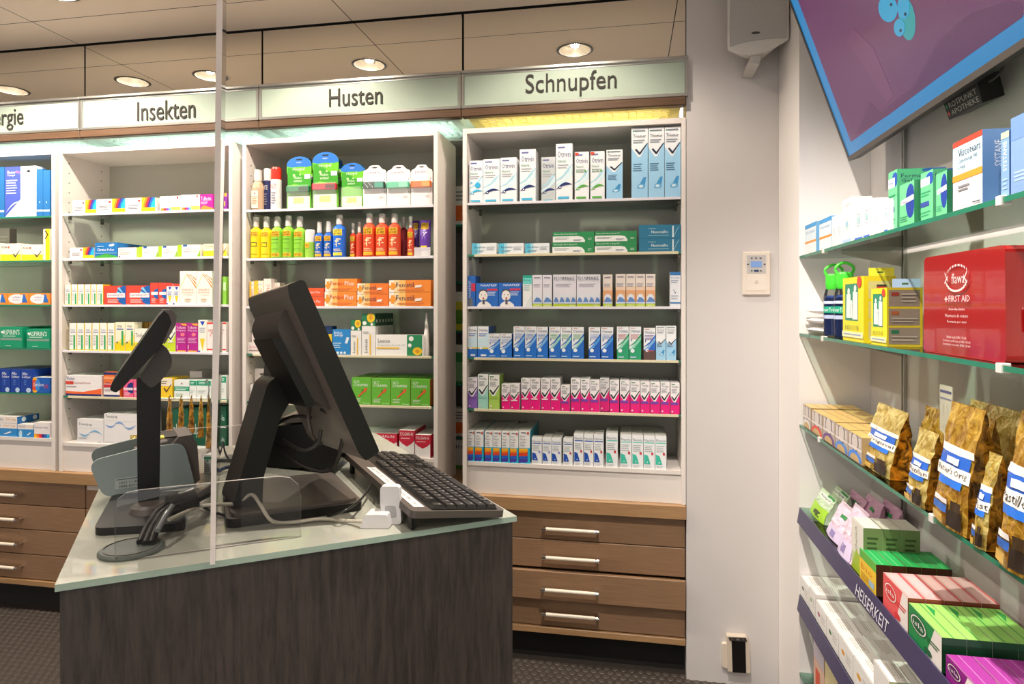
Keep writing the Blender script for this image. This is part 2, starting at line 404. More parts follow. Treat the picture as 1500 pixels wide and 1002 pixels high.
# white wall right of the cabinets, pillar strip, end panel and the back panel of the glass shelving
b = MB(); b.box(0.2305, YW, 0, 0.60, 2.80, ZC+0.03, m_wall); struct(b, 'wall_front')
b = MB(); b.box(XR, YE, 0, 0.95, 2.648, ZC+0.03, m_strip); struct(b, 'wall_pillar')
b = MB(); b.box(XB, -1.2, 0, 0.95, YE-0.001, ZC+0.03, m_wall); struct(b, 'wall_right')
b = MB(); b.box(-4.6, 3.32, 0, 0.229, 3.4, 2.42, M('#8d8d86', 0.6, noise=0.02)); struct(b, 'wall_back')
b = MB(); b.box(-5.4, -3.1, 0, -5.3, 3.4, ZC+0.03, m_wall); struct(b, 'wall_left')

# drawer base units
def drawer_unit(k, lab):
    x0, x1 = MODX[k+1]+0.001, MODX[k]-0.001
    e = empty('drawer_unit', lab, 'drawer unit', ((x0+x1)/2, 2.66, 0), group='oak drawer units under the wall cabinets')
    b = MB(); b.box(x0, 2.683, 0.13, x1, 3.0, 0.642, m_darkgap); part(b, 'carcass', e)
    b = MB(); b.box(x0, 2.72, 0.0, x1, 3.0, 0.13, m_darkgap); part(b, 'plinth', e)
    b = MB(); b.bbox(x0, 2.655, 0.131, x1, 2.70, 0.157, m_oakedge, 0.002); part(b, 'bottom_ledge', e)
    ze = [0.641, 0.522, 0.402, 0.281, 0.159]
    for j in range(4):
        yo = 2.664 - (0.032 if (j == 2 and k == 0) else 0)
        b = MB(); b.bbox(x0+0.002, yo, ze[j+1]+0.002, x1-0.002, yo+0.018, ze[j]-0.002, m_oak, 0.0015)
        if j == 2 and k == 0:
            b.box(x0+0.02, yo+0.018, ze[j+1]+0.01, x1-0.02, 2.69, ze[j]-0.012, m_oakedge)
        d = part(b, 'drawer', e)
        cx = (x0+x1)/2; hz = (0.576, 0.457, 0.337, 0.222)[j]; hb = 0.1135
        b = MB(); b.tube([(cx-hb+0.012, yo-0.032, hz), (cx+hb-0.012, yo-0.032, hz)], 0.0075, m_ivory, n=10, smooth=0)
        for s in (-1, 1):
            b.tube([(cx+s*(hb-0.013), yo-0.032, hz), (cx+s*(hb+0.004), yo-0.032, hz)], 0.008, m_chrome, n=10, smooth=0)
            b.tube([(cx+s*(hb-0.002), yo-0.032, hz), (cx+s*(hb-0.002), yo-0.0005, hz)], 0.005, m_chrome, n=8, smooth=0)
        h = part(b, 'handle', e); h.parent = d; h['label'] = 'ivory bar handle with chrome ends'
    b = MB(); b.bbox(x0+0.01, 2.662, 0.615, x0+0.10, 2.6655, 0.636, M('#cfc5b8', 0.4, noise=0), 0.0005)
    if k == 2: part(b, 'label_holder', e)
    return e
for k, lab in enumerate(['oak drawer unit with four drawers under the Schnupfen cabinet, third drawer ajar', 'oak drawer unit behind the counter under the Husten cabinet',
                         'oak drawer unit behind the counter under the Insekten cabinet', 'oak drawer unit at the left edge beside the counter']):
    drawer_unit(k, lab)
b = MB(); b.bbox(-3.52, 2.638, 0.643, 0.2285, 3.30, 0.70, m_oakedge, 0.003)
tag(b.build('worktop'), 'long oak worktop over the drawer units, carrying the white cabinets', 'worktop')

# wall cabinets
CABS = [('Schnupfen', -0.696, 0.2285, 995, [288.5, 368.5, 449.3, 528.2, 607.5, 689.8]),
        ('Husten', -1.733, -0.807, 634, [300, 375, 448.8, 522, 596, 672]),
        ('Insekten', -2.711, -1.784, 90, [313.8, 379.2, 446.6, 513.2, 579.5, 648]),
        ('left', -3.66, -2.734, 73, [316, 381, 446.4, 510.5, 576.4, 642.6])]
SZ = {}
labs = ['white wall cabinet with glass shelves of nose care under the Schnupfen sign', 'white wall cabinet with insect repellents under the Husten sign',
        'white wall cabinet of allergy cartons under the Insekten sign', 'white wall cabinet cut off by the left edge of the photo']
m_rail_w = M('#e3dfe6', 0.2, noise=0.02); m_rail_c = M('#d9cfae', 0.25, noise=0.02)
m_bracket = M('#6f6a62', 0.3, 0.8, noise=0)
for ci, (nm, x0, x1, uref, vv) in enumerate(CABS):
    yb = 2.945; zt = 2.258; z0 = 0.7005; th = 0.018
    e = empty('wall_cabinet', labs[ci], 'cabinet', ((x0+x1)/2, YW, z0), group='white wall cabinets on the worktop')
    zs = [onY(uref, v, 2.655).z for v in vv]; SZ[nm] = zs
    for xx in (x0, x1-th):
        b = MB(); b.bbox(xx, YW, z0, xx+th, yb, zt, m_white, 0.001)
        o = part(b, 'side_panel', e)
    b = MB(); b.bbox(x0+th, YW, zt-0.022, x1-th, yb, zt, m_white, 0.001); part(b, 'top_panel', e)
    b = MB(); b.box(x0+th, yb-0.006, z0, x1-th, yb, zt-0.022, m_back); part(b, 'back_panel', e)
    b = MB(); b.bbox(x0+th, YW+0.012, z0, x1-th, YW+0.03, zs[5]-0.006, m_white, 0.001); part(b, 'front_apron', e)
    b = MB()
    for xx in (x0+th+0.0006, x1-th-0.0006):
        for yy in (YW+0.04, yb-0.06):
            z = 0.95
            while z < 2.2:
                if ci in (1, 2) or z < 1.0:
                    b.tube([(xx-0.0005, yy, z), (xx+0.0005, yy, z)], 0.0028, m_darkgap, n=6, smooth=0)
                z += 0.048
    part(b, 'peg_holes', e, 'stuff')
    for j, z in enumerate(zs):
        b = MB()
        if j == 5:
            b.box(x0+th+0.001, YW+0.006, z-0.016, x1-th-0.001, yb-0.008, z, m_white); part(b, 'bottom_shelf', e); continue
        edge = m_gedge
        b.box(x0+th+0.001, YW+0.006, z-0.008, x1-th-0.001, yb-0.008, z, m_glass, mats={2: edge, 4: m_gedge_l})
        sh = part(b, 'glass_shelf', e)
        rm = {0: 0, 1: 1, 2: 0, 3: 1, 4: 1}[j] if ci == 0 else ({0:0,1:0,2:0,3:1,4:1}[j] if ci == 1 else (1 if j == 4 else 0))
        if ci != 3:
            ins = 0.03 if rm else 0.0
            b = MB(); b.bbox(x0+th+0.002+ins, YW+0.0005, z-0.010, x1-th-0.002-ins*0.3, YW+0.0055, z+0.001, m_rail_c if rm else m_rail_w, 0.0008)
            o = part(b, 'label_rail', e); o.parent = sh
        for xx, s in ((x0+th, 1), (x1-th, -1)):
            for yy in (YW+0.04, yb-0.06):
                b = MB(); b.bbox(min(xx, xx+s*0.012), yy-0.006, z-0.022, max(xx, xx+s*0.012), yy+0.006, z-0.0085, m_bracket, 0.001)
                o = part(b, 'shelf_bracket', e); o.parent = sh

# rear shelf unit seen through the gap between two cabinets
e = empty('rear_shelf_unit', 'dark rear shelf unit seen through the gap beside the Schnupfen cabinet', 'shelf', (-0.72, 3.1, 0.70))
b = MB(); b.box(-1.0, 3.02, 0.7005, -0.985, 3.31, 2.25, m_white); b.box(-0.45, 3.02, 0.7005, -0.435, 3.31, 2.25, m_white); part(b, 'side_panel', e)
ZR = [0.86, 1.12, 1.38, 1.62, 1.9]
for z in ZR: b = MB(); b.box(-0.984, 3.03, z-0.01, -0.451, 3.31, z, m_glass, mats={2: m_gedge}); part(b, 'glass_shelf', e)

# ------------------------------------------------------------------ counter
ZT = 1.11
cA, cB, cC, cD = onZ(80, 857, ZT), onZ(757, 756, ZT), onZ(549, 634, ZT), onZ(167, 668, ZT)
e = empty('sales_counter', 'dark grey wood counter with pale frosted glass top in the foreground', 'counter', tuple((cA+cB+cC+cD)/4*Vector((1,1,0)).x if False else ((cA+cB+cC+cD)/4).to_tuple()[:2]+(0.0,)))
b = MB(); tp = [Vector((p.x, p.y, ZT-0.010)) for p in (cA, cB, cC, cD)]
b.prism(tp, (0, 0, 0.010), M('#8fae9c', 0.2, noise=0.03), mside=M('#98aa9c', 0.12, noise=0.05), mback=m_ctop); part(b, 'glass_top', e)
cen = (cA+cB+cC+cD)/4
bd = [Vector((cen.x+(p.x-cen.x)*0.985, cen.y+(p.y-cen.y)*0.985, 0.08)) for p in (cA, cB, cC, cD)]
b = MB(); b.prism(bd, (0, 0, ZT-0.0105-0.08), m_dark); part(b, 'body', e)
bd2 = [Vector((cen.x+(p.x-cen.x)*0.93, cen.y+(p.y-cen.y)*0.93, 0.0)) for p in (cA, cB, cC, cD)]
b = MB(); b.prism(bd2, (0, 0, 0.08), m_darkgap); part(b, 'plinth', e)
# ------------------------------------------------------------------ printed cartons, bottles and cards
def PM(h): return M(h, 0.38, noise=0.03, scale=45)
class Art:
    """draws flat print on a rectangle o + ex*x + ey*y (0..1)"""
    def __init__(s, mb, o, ex, ey):
        s.mb = mb; s.o = Vector(o); s.ex = Vector(ex); s.ey = Vector(ey); s.n = s.ex.cross(s.ey).normalized(); s.k = 1; s.asp = s.ex.length/s.ey.length
    def p(s, x, y):
        x = min(1, max(0, x)); y = min(1, max(0, y)); return s.o + s.ex*x + s.ey*y + s.n*(0.00018*s.k)
    def run(s, els):
        for e in els:
            t = e[0]
            if t == 'r': x0,y0,x1,y1,c = e[1:]; s.mb.add([s.p(x0,y0),s.p(x1,y0),s.p(x1,y1),s.p(x0,y1)], [(0,1,2,3)], PM(c))
            elif t == 'g': s.mb.add([s.p(x,y) for x,y in e[1]], [tuple(range(len(e[1])))], PM(e[2]))
            elif t == 'c':
                cx,cy,r,c = e[1:5]; ry = e[5] if len(e) > 5 else r*s.asp
                s.mb.add([s.p(cx+r*cos(k*pi/7), cy+ry*sin(k*pi/7)) for k in range(14)], [tuple(range(14))], PM(c))
            elif t == 't' or t == 'v':
                txt,x0,y0,x1,y1,c = e[1:7]
                vs, fs, a = text_geo(txt, 1, e[7] if len(e) > 7 else 0.0)
                if t == 't': s.mb.add([s.p(x0+(x1-x0)*x, y0+(y1-y0)*y) for x,y,z in vs], fs, PM(c))
                else: s.mb.add([s.p(x1-(x1-x0)*y, y0+(y1-y0)*x) for x,y,z in vs], fs, PM(c))
            elif t == 'l':
                x0,y0,x1,y1,n,c = e[1:]
                for i in range(n):
                    yy = y1-(y1-y0)*(i+0.5)/n; hh = (y1-y0)/n*0.22; xe = x1-(x1-x0)*(0.22*((i*37) % 10)/10)
                    s.mb.add([s.p(x0,yy-hh),s.p(xe,yy-hh),s.p(xe,yy+hh),s.p(x0,yy+hh)], [(0,1,2,3)], PM(c))
            elif t == 'w':   # swoosh band: points as (x, ylow, yhigh)
                pts = e[1]; s.mb.add([s.p(x,a) for x,a,b in pts]+[s.p(x,b) for x,a,b in pts], [(i,i+1,len(pts)+i+1,len(pts)+i) for i in range(len(pts)-1)], PM(e[2]))
            s.k += 1
def arc(x0, y0, x1, y1, bulge, th, n=6):
    return [(x0+(x1-x0)*i/n, y0+(y1-y0)*i/n+bulge*sin(pi*i/n)-th*sin(pi*i/n)*.5-.002, y0+(y1-y0)*i/n+bulge*sin(pi*i/n)+th*sin(pi*i/n)*.5+.002) for i in range(n+1)]
def check(x, y, w, h, c): return ('g', [(x, y+h*.45), (x+w*.12, y+h*.55), (x+w*.38, y+h*.22), (x+w*.92, y+h), (x+w, y+h*.97), (x+w*.42, y), (x+w*.32, y)], c)
NV = '#1d2f6f'
S = {}
def st_(key, base, desc, front, side=None, top=None, sidec=None, topc=None, kind='medicine_carton', cat='carton', d=0.05):
    S[key] = dict(base=base, desc=desc, front=front, side=side or [], top=top or [], sidec=sidec or base, topc=topc or base, kind=kind, cat=cat, d=d)
def otr(band, brand='Otrivin', c2=None, foot='#1a6fd0', accent='#7fb6ea'):
    return [('g', [(0,0),(1,0),(1,.62),(.75,.52),(.45,.36),(0,.30)], foot), ('w', [(0,.30,.31),(.45,.37,.47),(.8,.52,.66),(1,.62,.8)], accent),
            ('w', [(.05,.40,.42),(.5,.5,.56),(1,.72,.80)], foot), ('c', .28, .27, .17, '#eef4fb'), ('t', brand, .1,.82,.92,.92, NV, .02),
            ('r', .1,.955,.5,.97, '#b9402f'), ('l', .1,.62,.85,.79, 4, band), ('r', .08,.06,.6,.09, '#bcd8f5'), ('c', .16, .6, .035, '#1d55a5', .05)]
def trio(c, c2=None, lab='Triofan', txt='#2a2a33'):
    e = [('g', [(0,0),(1,0),(1,.64),(.55,.38),(.35,.38),(0,.54)], c),
         check(.05,.42,.95,.28,'#26262c'), ('t', lab, .1,.84,.85,.91, txt, .02), ('l', .1,.66,.7,.81, 4, '#9b9ba3'), ('r', .1,.94,.5,.965, '#5b8a5f'), ('c', .2,.08,.09,'#f3cfe0')]
    if c2: e.insert(-1, ('r', .03,.30,.85,.38, c2))
    else: e.insert(-1, ('r', .08,.33,.75,.37, '#f4e3ea'))
    return e
def nasi(c, dot, txt='#5a6064', stripe=None):
    return [('t','Nasivin',.08,.82,.92,.90,txt,.02), ('r', .08,.77,.95,.80, stripe or c), ('l', .1,.5,.8,.72,4,'#b4b8b8'), ('g', [(.04,.14),(.62,.14),(.5,.28),(.38,.40),(.04,.44)], c), ('c',.34,.2,.05,'#f4f6f6'), ('r', .68,.42,.86,.5, dot), ('l', .1,.03,.7,.11,2,'#c4c8c8')]
def rainbow(x0, y0, x1, y1, cols, base):
    n = len(cols); e = [('r', x0,y0,x1,y1, cols[0])]
    for i, c in enumerate(cols[1:]):
        k = (i+1)/n; w = x1-x0; h = y1-y0
        e.append(('g', [(x0+w*k*.75, y0), (x1, y0), (x1, y1), (x0+w*min(1, k*1.0+.12), y1), (x0+w*(k*.85+.02), y0+h*.55)], c))
    if base: e.append(('r', x0, y0, x1, y0+(y1-y0)*.3, base))
    return e
RB = ['#f4b81f', '#ef8226', '#de2f2f', '#4b2c86', '#2464b8', '#1fa9dd']
def meph(lines='#7f7f86'): return [('r', .42,.72,.5,.86,'#d8352c'), ('l', .08,.2,.44,.55,3,'#54545c')] + rainbow(.54,0,1,1,RB,'#d9dc1e')
def wave(c, h0, h1): return [('w', [(0,h0,h0+.02),(.4,h0+.05,h0+.10),(.75,h0+.16,h0+.24),(1,h0+.3,h1)], c), ('w', [(0,h0-.1,h0-.06),(.5,h0-.04,h0+.04),(1,h0+.12,h0+.26)], '#d6edf5')]
def natur(cst='#1d2f6f', foot='#49b4dc', l2='Natural', extra=()):
    return wave('#a9d6e8', .34, .62) + [('t','Otrivin',.1,.76,.9,.87,NV,.02), ('r',.12,.92,.55,.95,'#6a6fa8'), ('t', l2, .1,.67,.6,.72,'#2b8a55'), ('l',.1,.56,.75,.65,2,'#b0b4bc'), ('w', arc(.02,.2,.98,.28,.05,.05), cst), ('c',.25,.235,.09,cst), ('c',.25,.235,.045,'#f2f4f6'), ('r',.12,.03,.8,.07,foot)] + list(extra)
st_('nat', '#eceef1', 'white wave-print nose spray carton', natur())
st_('natb', '#eceef1', 'white carton with blue whale drop', natur('#49b4dc', extra=[('c',.62,.42,.2,'#35aedc'), ('c',.18,.48,.06,'#35aedc')]))
st_('natt', '#eceef1', 'tall white wave-print nose spray carton', natur())
st_('natd', '#c9ced0', 'shaded wave-print carton set further back', natur())  # darker base: the shade further back is put into the carton colour
st_('natg', '#eceef1', 'white nose spray carton with green swoosh', natur('#56a83c', '#56a83c', extra=[('t','Aloe Vera',.1,.58,.6,.63,'#56a83c'), ('c',.75,.6,.07,'#56a83c'), ('r',.02,.93,.28,.985,'#e05038')]))
def triomer(f): return [('g',[(0,0),(1,0),(1,f+.13),(.55,f-.07),(.4,f-.07),(0,f+.06)],'#9fcfee'), check(.2,f-.04,.8,.16,'#26344a'), ('g',[(.35,.14),(.75,.30),(.9,.30),(.8,.16)],'#3f93cc'), ('c',.6,.17,.24,'#5fa9d8',.035), ('c',.58,.17,.14,'#cfe6f5',.02), ('l',.1,.38,.65,.5,4,'#4b7494'), ('t','Triomer',.1,.86,.88,.91,'#33363f',.03), ('r',.18,.95,.85,.97,'#7b8890'), ('c',.12,.96,.05,'#2c8f63'), ('l',.1,.78,.8,.84,2,'#8f97a0')]
st_('trm', '#edf0f3', 'tall pale blue nasal carton with black tick', triomer(.66))
st_('trs', '#edf0f3', 'short pale blue nasal carton with black tick', triomer(.62))
st_('bep', '#e9eef1', 'flat white carton with turquoise fade', [('r',0,0,.22,1,'#5bc0e0'), ('r',.22,0,.34,1,'#a5dcec'), ('t','Bepanthen',.1,.5,.55,.75,'#2c5f8c'), ('l',.6,.35,.93,.7,3,'#a9b4bc'), ('l',.1,.18,.5,.4,2,'#7fa0b4')])
st_('ngr', '#eff1ef', 'flat green and white ointment carton', [('g',[(0,.58),(.62,.58),(.72,.5),(.78,.2),(.78,0),(1,0),(1,1),(0,1)],'#1f8a4d'), ('t','Nasensalbe Rinet Spray NC',.04,.7,.6,.86,'#f2f6f2'), ('l',.05,.25,.4,.48,2,'#9aa09c'), ('l',.5,.12,.7,.3,2,'#8c94a0'), ('l',.85,.2,.95,.42,2,'#b7dcc4')], topc='#1f8a4d', sidec='#1f8a4d')
st_('nte', '#1c7396', 'teal ointment carton with white flower print', [('t','Nasensalbe',.3,.38,.7,.58,'#e8f2f4'), ('t','Original',.22,.66,.4,.78,'#b9dbe4'), ('r',.22,.2,.72,.24,'#8fc3d2')] + [('c',.84+.05*((k*3) % 3)-.02,.12+.12*k,.022,'#d7e9ee') for k in range(7)] + [('w', [(.84,.08,.12),(.9,.5,.56),(.97,.86,.9)], '#b9dbe4')])
def naap(): return [('t','NAAPREP',.22,.86,.95,.95,'#f4f4fa',.03), ('r',.5,.68,.97,.76,'#d8303f'), ('l',.5,.46,.9,.64,3,'#cfe0fa'),
    ('g',[(.05,.0),(.7,.0),(.66,.1),(.5,.22),(.25,.22),(.1,.12)],'#eeeae6'), ('c',.33,.44,.2,'#f0ebe6'), ('c',.33,.62,.19,'#4c4f58',.12), ('c',.33,.53,.17,'#f0ebe6',.15), ('c',.26,.5,.02,'#33333a'), ('c',.42,.5,.02,'#33333a'), ('c',.34,.36,.04,'#d8303f'), ('r',.3,.1,.4,.3,'#55565c')]
st_('naa', '#1f66bf', 'blue carton picturing a baby face', naap(), sidec='#1a57a8', topc='#1f66bf', d=.07)
st_('naas', '#1f66bf', 'taller blue carton turned sideways', [('v','NAAPREP',.08,.3,.4,.85,'#cfe0fa'), ('r',.45,.5,1,.75,'#c8304f'), ('g',[(0,0),(.7,0),(.6,.3),(.1,.25)],'#6e727c')], sidec='#1f66bf', d=.10)
st_('flt', '#eff1f0', 'narrow white carton with turquoise top', [('r',0,.92,1,1,'#19a58c'), ('r',0,.72,1,.92,'#6fd6d0'), ('t','Rhinostop',.1,.8,.85,.87,'#15776a'), ('l',.1,.5,.8,.7,3,'#9fc4c2'), ('g',[(.2,0),(1,0),(1,.4)],'#dfe3e2')])
def flui(n, base, l, top='#e9c39c'):
    e = [('r',0,.0,1,.09,'#b9cf2e'), ('l',.1,.6,.8,.72,3,'#9c98aa')]
    for i in range(n):
        x = (i+.5)/n; e += [('c',x,.26,.38/n,'#dfe4ee',.13), ('w',[(x-.4/n,.12,.15),(x-.1/n,.14,.3),(x+.2/n,.12,.27),(x+.45/n,.12,.18)],'#5d86c4'), ('r',x-.5/n,.10,x+.5/n,.14,'#cddcf0')]
    if l: e += [('t','FLUIMARE',.05,.82,.93,.93,'#3d4658',.03), ('t','Sanfter',.72,.02,.95,.07,'#eef3cf')]
    else: e += [('r',.15,.9,.8,.93,'#8a86a0'), ('t','Sanfter',.2,.02,.9,.07,'#eef3cf')]
    return e
st_('fls', '#e4e2ea', 'narrow white seawater carton with wave', flui(1,'',0))
st_('flb', '#e4e2ea', 'wide white seawater carton with waves', flui(4,'',1))
st_('flo', '#e8dcd2', 'narrow seawater carton with orange glow', [('r',0,.1,1,.5,'#e2a777'), ('r',0,.5,1,.62,'#eccdb2')]+flui(1,'',0), sidec='#b9764a')
st_('pro', '#e6e8ee', 'white nose care carton with blue cap band', [('r',0,.9,1,1,'#2f74b8'), ('t','ProSens',.1,.8,.9,.87,'#7a86bc'), ('l',.1,.68,.8,.78,2,'#8c94b4'), ('w',[(.3,.48,.5),(.42,.44,.46),(.46,.4,.46)],'#5b6478'), ('c',.5,.4,.06,'#5b6478'), ('r',0,.09,1,.13,'#2f74b8'), ('l',.1,.2,.8,.35,2,'#b9bfcc')])
st_('otl', '#eef1f3', 'white and pale blue spray carton', [('r',0,0,1,.28,'#1a6fd0'), ('r',0,.28,1,.33,'#f0d24a'), ('w',[(0,.33,.6),(.5,.33,.66),(1,.33,.85)],'#cfe8f4'), ('t','Otrivin',.08,.84,.92,.93,NV,.02), ('l',.1,.68,.85,.8,2,'#8ea4d6'), ('c',.3,.3,.12,'#eef4fb'), ('r',.3,.04,.8,.1,'#e8eefa')], sidec='#245aa8')
st_('oth', '#eef1f3', 'half-height blue and white spray carton', otr('#8ea4d6'), sidec='#1f5fb4')
st_('ot1', '#eef1f3', 'blue and white nasal spray carton', otr('#8ea4d6'), sidec='#1f5fb4')
st_('ot2', '#eef1f3', 'blue and white spray carton with green lines', otr('#7fb98c', foot='#1b6ac6', accent='#9fd6c8'), sidec='#1f5fb4')
st_('ot3', '#eef1f3', 'deep blue spray carton with pale splash', otr('#8ea4d6', foot='#135cbc', accent='#4d9fe4'), sidec='#1f5fb4')
st_('otg', '#eef1f3', 'green and white nasal spray carton', otr('#c77b7b', foot='#1f9c6c', accent='#8bd6ba'), sidec='#1a7d58')
st_('otd', '#eef1f3', 'blue white and brown spray carton', otr('#8a6fae','Otriduo', foot='#2166c4')+[('r',0,0,1,.3,'#5d4540'),('c',.3,.3,.15,'#d8dcea'),('r',.3,.27,.8,.3,'#c0453c')], sidec='#4c3a38')
st_('tr3', '#eef0f2', 'pale blue and white carton with tick', triomer(.5))
st_('tpu', '#eeeaf2', 'purple and white spray carton with tick', trio('#8d68bd', '#7a55aa'), sidec='#8d68bd')
st_('tmi', '#eef2f0', 'mint and white spray carton with tick', trio('#9fd6c8', '#8ccabb'), sidec='#9fd6c8')
st_('tgr', '#f0f2ea', 'lime green and white carton with tick', trio('#a9cf5c', '#98c24a'), sidec='#a9cf5c')
st_('tps', '#f1eced', 'short pink and white carton with tick', trio('#e6147c'), sidec='#e9e2e4')
st_('tpk', '#f1eced', 'pink and white spray carton with tick', trio('#e6147c'), sidec='#e9e2e4')
st_('tpp', '#f1eced', 'pink carton with tick and purple bar', trio('#e6147c', '#7b3fa6'), sidec='#e9e2e4')
st_('tss', '#f1eced', 'small pink carton with purple bar', trio('#e6147c', '#7b3fa6'), sidec='#e9e2e4')
def rim(dark=0): return [('r',0,0,1,.48,'#27b3d3')] + [('w',[(0,.0+.1*i,.1+.1*i),(.25,.03+.1*i,.14+.1*i),(.55,.02+.1*i,.12+.1*i),(.8,.05+.1*i,.15+.1*i)],c) for i,c in enumerate(['#4a3aa0','#2d5fc4','#d8462c','#f08a24'])] + [('r',0,.38,.8,.46,'#f2b02a'), ('r',.72,.9,.92,.965,'#c43a2c'), ('r',.2,.93,.65,.96,'#5a5a66'), ('t','Xylo-',.1,.8,.6,.86,'#3a3a46'), ('t','Mepha',.1,.7,.7,.77,'#3a3a46'), ('l',.1,.52,.6,.68,3,'#a0a0aa')]
st_('rai', '#efefee', 'white carton with rainbow stripes on turquoise', rim(), sidec='#2bb2d0', topc='#e6e2da')
st_('nap', '#eceef0', 'low white carton with blue foot and purple dot', nasi('#1f4fb0','#8f7fd0'), topc='#e4e0d8')
st_('nab', '#eceef0', 'white carton with blue foot and red dot', nasi('#1f4fb0','#c8303a'), topc='#e4e0d8')
st_('nat1', '#eceef0', 'tall white carton with turquoise foot', nasi('#3ebfa6','#c8303a', stripe='#57c8b2'), topc='#e4e0d8')
# second cabinet
st_('par', '#f3ead6', 'upright yellow and white carton with vertical lettering', [('r',0,0,.45,1,'#f4c233'), ('v','PARAPIC',.45,.08,.9,.7,'#d9641f',.02), ('t','pic',.4,.82,.9,.9,'#2a9fd0')], topc='#f3ead6')
st_('par2', '#f1e6dc', 'white carton with orange vertical lettering', [('v','PARAPIC',.4,.1,.85,.8,'#d9641f',.02)], topc='#f1e6dc')
st_('fnr', '#e2582a', 'flat red orange gel carton', [('r',0,.0,1,1,'#e2582a'), ('t','Fenipic Plus',.1,.3,.8,.62,'#fbe9dd')], d=.05)
def feni(t1, t2, c): return [('r',0,0,.25,1,'#f6d9a4'), ('r',.0,0,.12,1,'#f3ece0'), ('r',.25,0,.4,1,'#f6bf6a'), ('c',.11,.52,.06,'#f39a2c'), ('r',.0,.35,.16,.55,'#f39a2c'), ('r',.05,.2,.12,.8,'#f39a2c'), ('t',t1,.17,.42,.6,.8,c,.02)] + ([('t',t2,.62,.46,.9,.8,'#f8eee6',.02)] if t2 else [('g',[(.62,.35),(.78,.4),(.8,.6),(.64,.55)],'#f7ece2')]) + [('l',.2,.1,.85,.26,2,'#c9612a')]
st_('fnp', '#f08a2c', 'flat orange gel carton with red lettering', feni('Fenipic','Plus','#c8262c'), topc='#f0e6da')
st_('fns', '#ef7a24', 'small flat orange gel carton with dark lettering', feni('Fenistil','','#4a2f52'), topc='#e9702a')
st_('fnl', '#f08a2c', 'large flat orange gel carton with dark lettering', feni('Fenistil','','#4a2f52'), topc='#f0e6da')
def flower(x, y, r, a): return [('c',x,y,r,'#f0c81e',r*a), ('c',x,y,r*.45,'#e09a1a',r*.45*a)]
st_('drm', '#efe4de', 'flat white and yellow cream carton', [('r',.5,0,1,1,'#f4cc48'), ('t','dermocalm',.05,.45,.6,.75,'#d98a9c'), ('l',.05,.15,.5,.38,1,'#a08a80')], topc='#efe4de')
st_('bitb', '#16559c', 'dark blue carton behind the light blue one', [('r',0,.9,1,1,'#0f3f7c')])
st_('bity', '#f0c92c', 'thin yellow and blue carton', [('r',0,0,.3,1,'#1b84c8')])
st_('bit', '#1b84cc', 'light blue hanging carton with white print', [('t','bite',.1,.82,.55,.94,'#f2f8fc',.03), ('t','away',.1,.7,.6,.8,'#f2f8fc',.03), ('g',[(.7,.45),(.85,.45),(.95,.68),(.8,.7)],'#dcebf4'), ('l',.05,.25,.5,.5,3,'#bfe0f4'), ('c',.3,.08,.07,'#dcebf4'), ('c',.5,.08,.07,'#dcebf4'), ('c',.7,.08,.07,'#dcebf4')])
st_('leu', '#eceae6', 'upright white carton with green flower top', [('r',0,.7,1,1,'#1f7a4c'), ('c',.2,.77,.15,'#f2f2ee'), ('c',.75,.74,.1,'#f2f2ee')]+flower(.68,.9,.3,.4)+[('v','Leucen',.2,.06,.42,.38,'#3f4a48'), ('r',.58,.02,.68,.5,'#f0c02c'), ('l',.1,.5,.5,.6,1,'#c0c0b8')], side=[('r',0,.7,1,1,'#174f34'), ('c',.5,.82,.2,'#e6e6dc')], topc='#1f7a4c', d=.035)
st_('lef', '#efeeea', 'wide white gel carton with green flower end', [('r',.66,0,.98,1,'#1f8a54'), ('c',.75,.82,.05,'#f2f2ee'), ('c',.72,.5,.04,'#f2f2ee')]+flower(.88,.22,.1,1.9)+[('t','Leucen',.05,.62,.3,.82,'#3f4a48'), ('t','Escigenuinea Tonardo Gel',.05,.45,.62,.55,'#8f9a94'), ('r',.02,.33,.5,.4,'#f0c02c')], d=.04)
st_('hng', '#efe6dc', 'white hanging carton with slot', [('c',.5,.82,.16,'#6b6158',.04), ('r',0,0,1,.2,'#f0a838')], d=.03)
st_('tlw', '#e9e6e2', 'small white and teal folded pack', [('r',0,0,1,.35,'#2c9fae'), ('l',.2,.5,.9,.8,2,'#b9b0a8')], d=.04)
st_('yel', '#f2bf2e', 'low yellow carton behind the monitor', [('r',0,.75,1,1,'#f1ece2'), ('l',.2,.2,.8,.55,3,'#d99a22')])
st_('gly', '#63b52f', 'lime green carton with red arrow', [('t','GLY-',.08,.8,.42,.9,'#f2f8ee',.04), ('t','CORAMIN',.08,.68,.82,.78,'#f2f8ee',.04), ('g',[(.4,.28),(.45,.3),(.62,.55),(.55,.58)],'#3a7a28'), ('g',[(.3,.3),(.36,.28),(.7,.5),(.7,.44),(.82,.62),(.62,.62),(.66,.56)],'#e25a24'), ('l',.1,.08,.5,.24,3,'#cfe8bc'), ('t','Novartis',.6,.04,.93,.08,'#e8f4de')], d=.05, topc='#76c23c', sidec='#a05c2c')
st_('sul', '#efece8', 'white and red wipes carton', [('r',0,.62,1,1,'#c81e3c'), ('g',[(.0,.62),(1,.62),(.8,.5),(.5,.4),(.2,.5)],'#c81e3c'), ('t',"SULGAN-N",.05,.8,.9,.93,'#f4ecec',.02), ('l',.1,.66,.7,.74,1,'#f0b8c0')], d=.16, topc='#ece8e2', sidec='#b91c38')
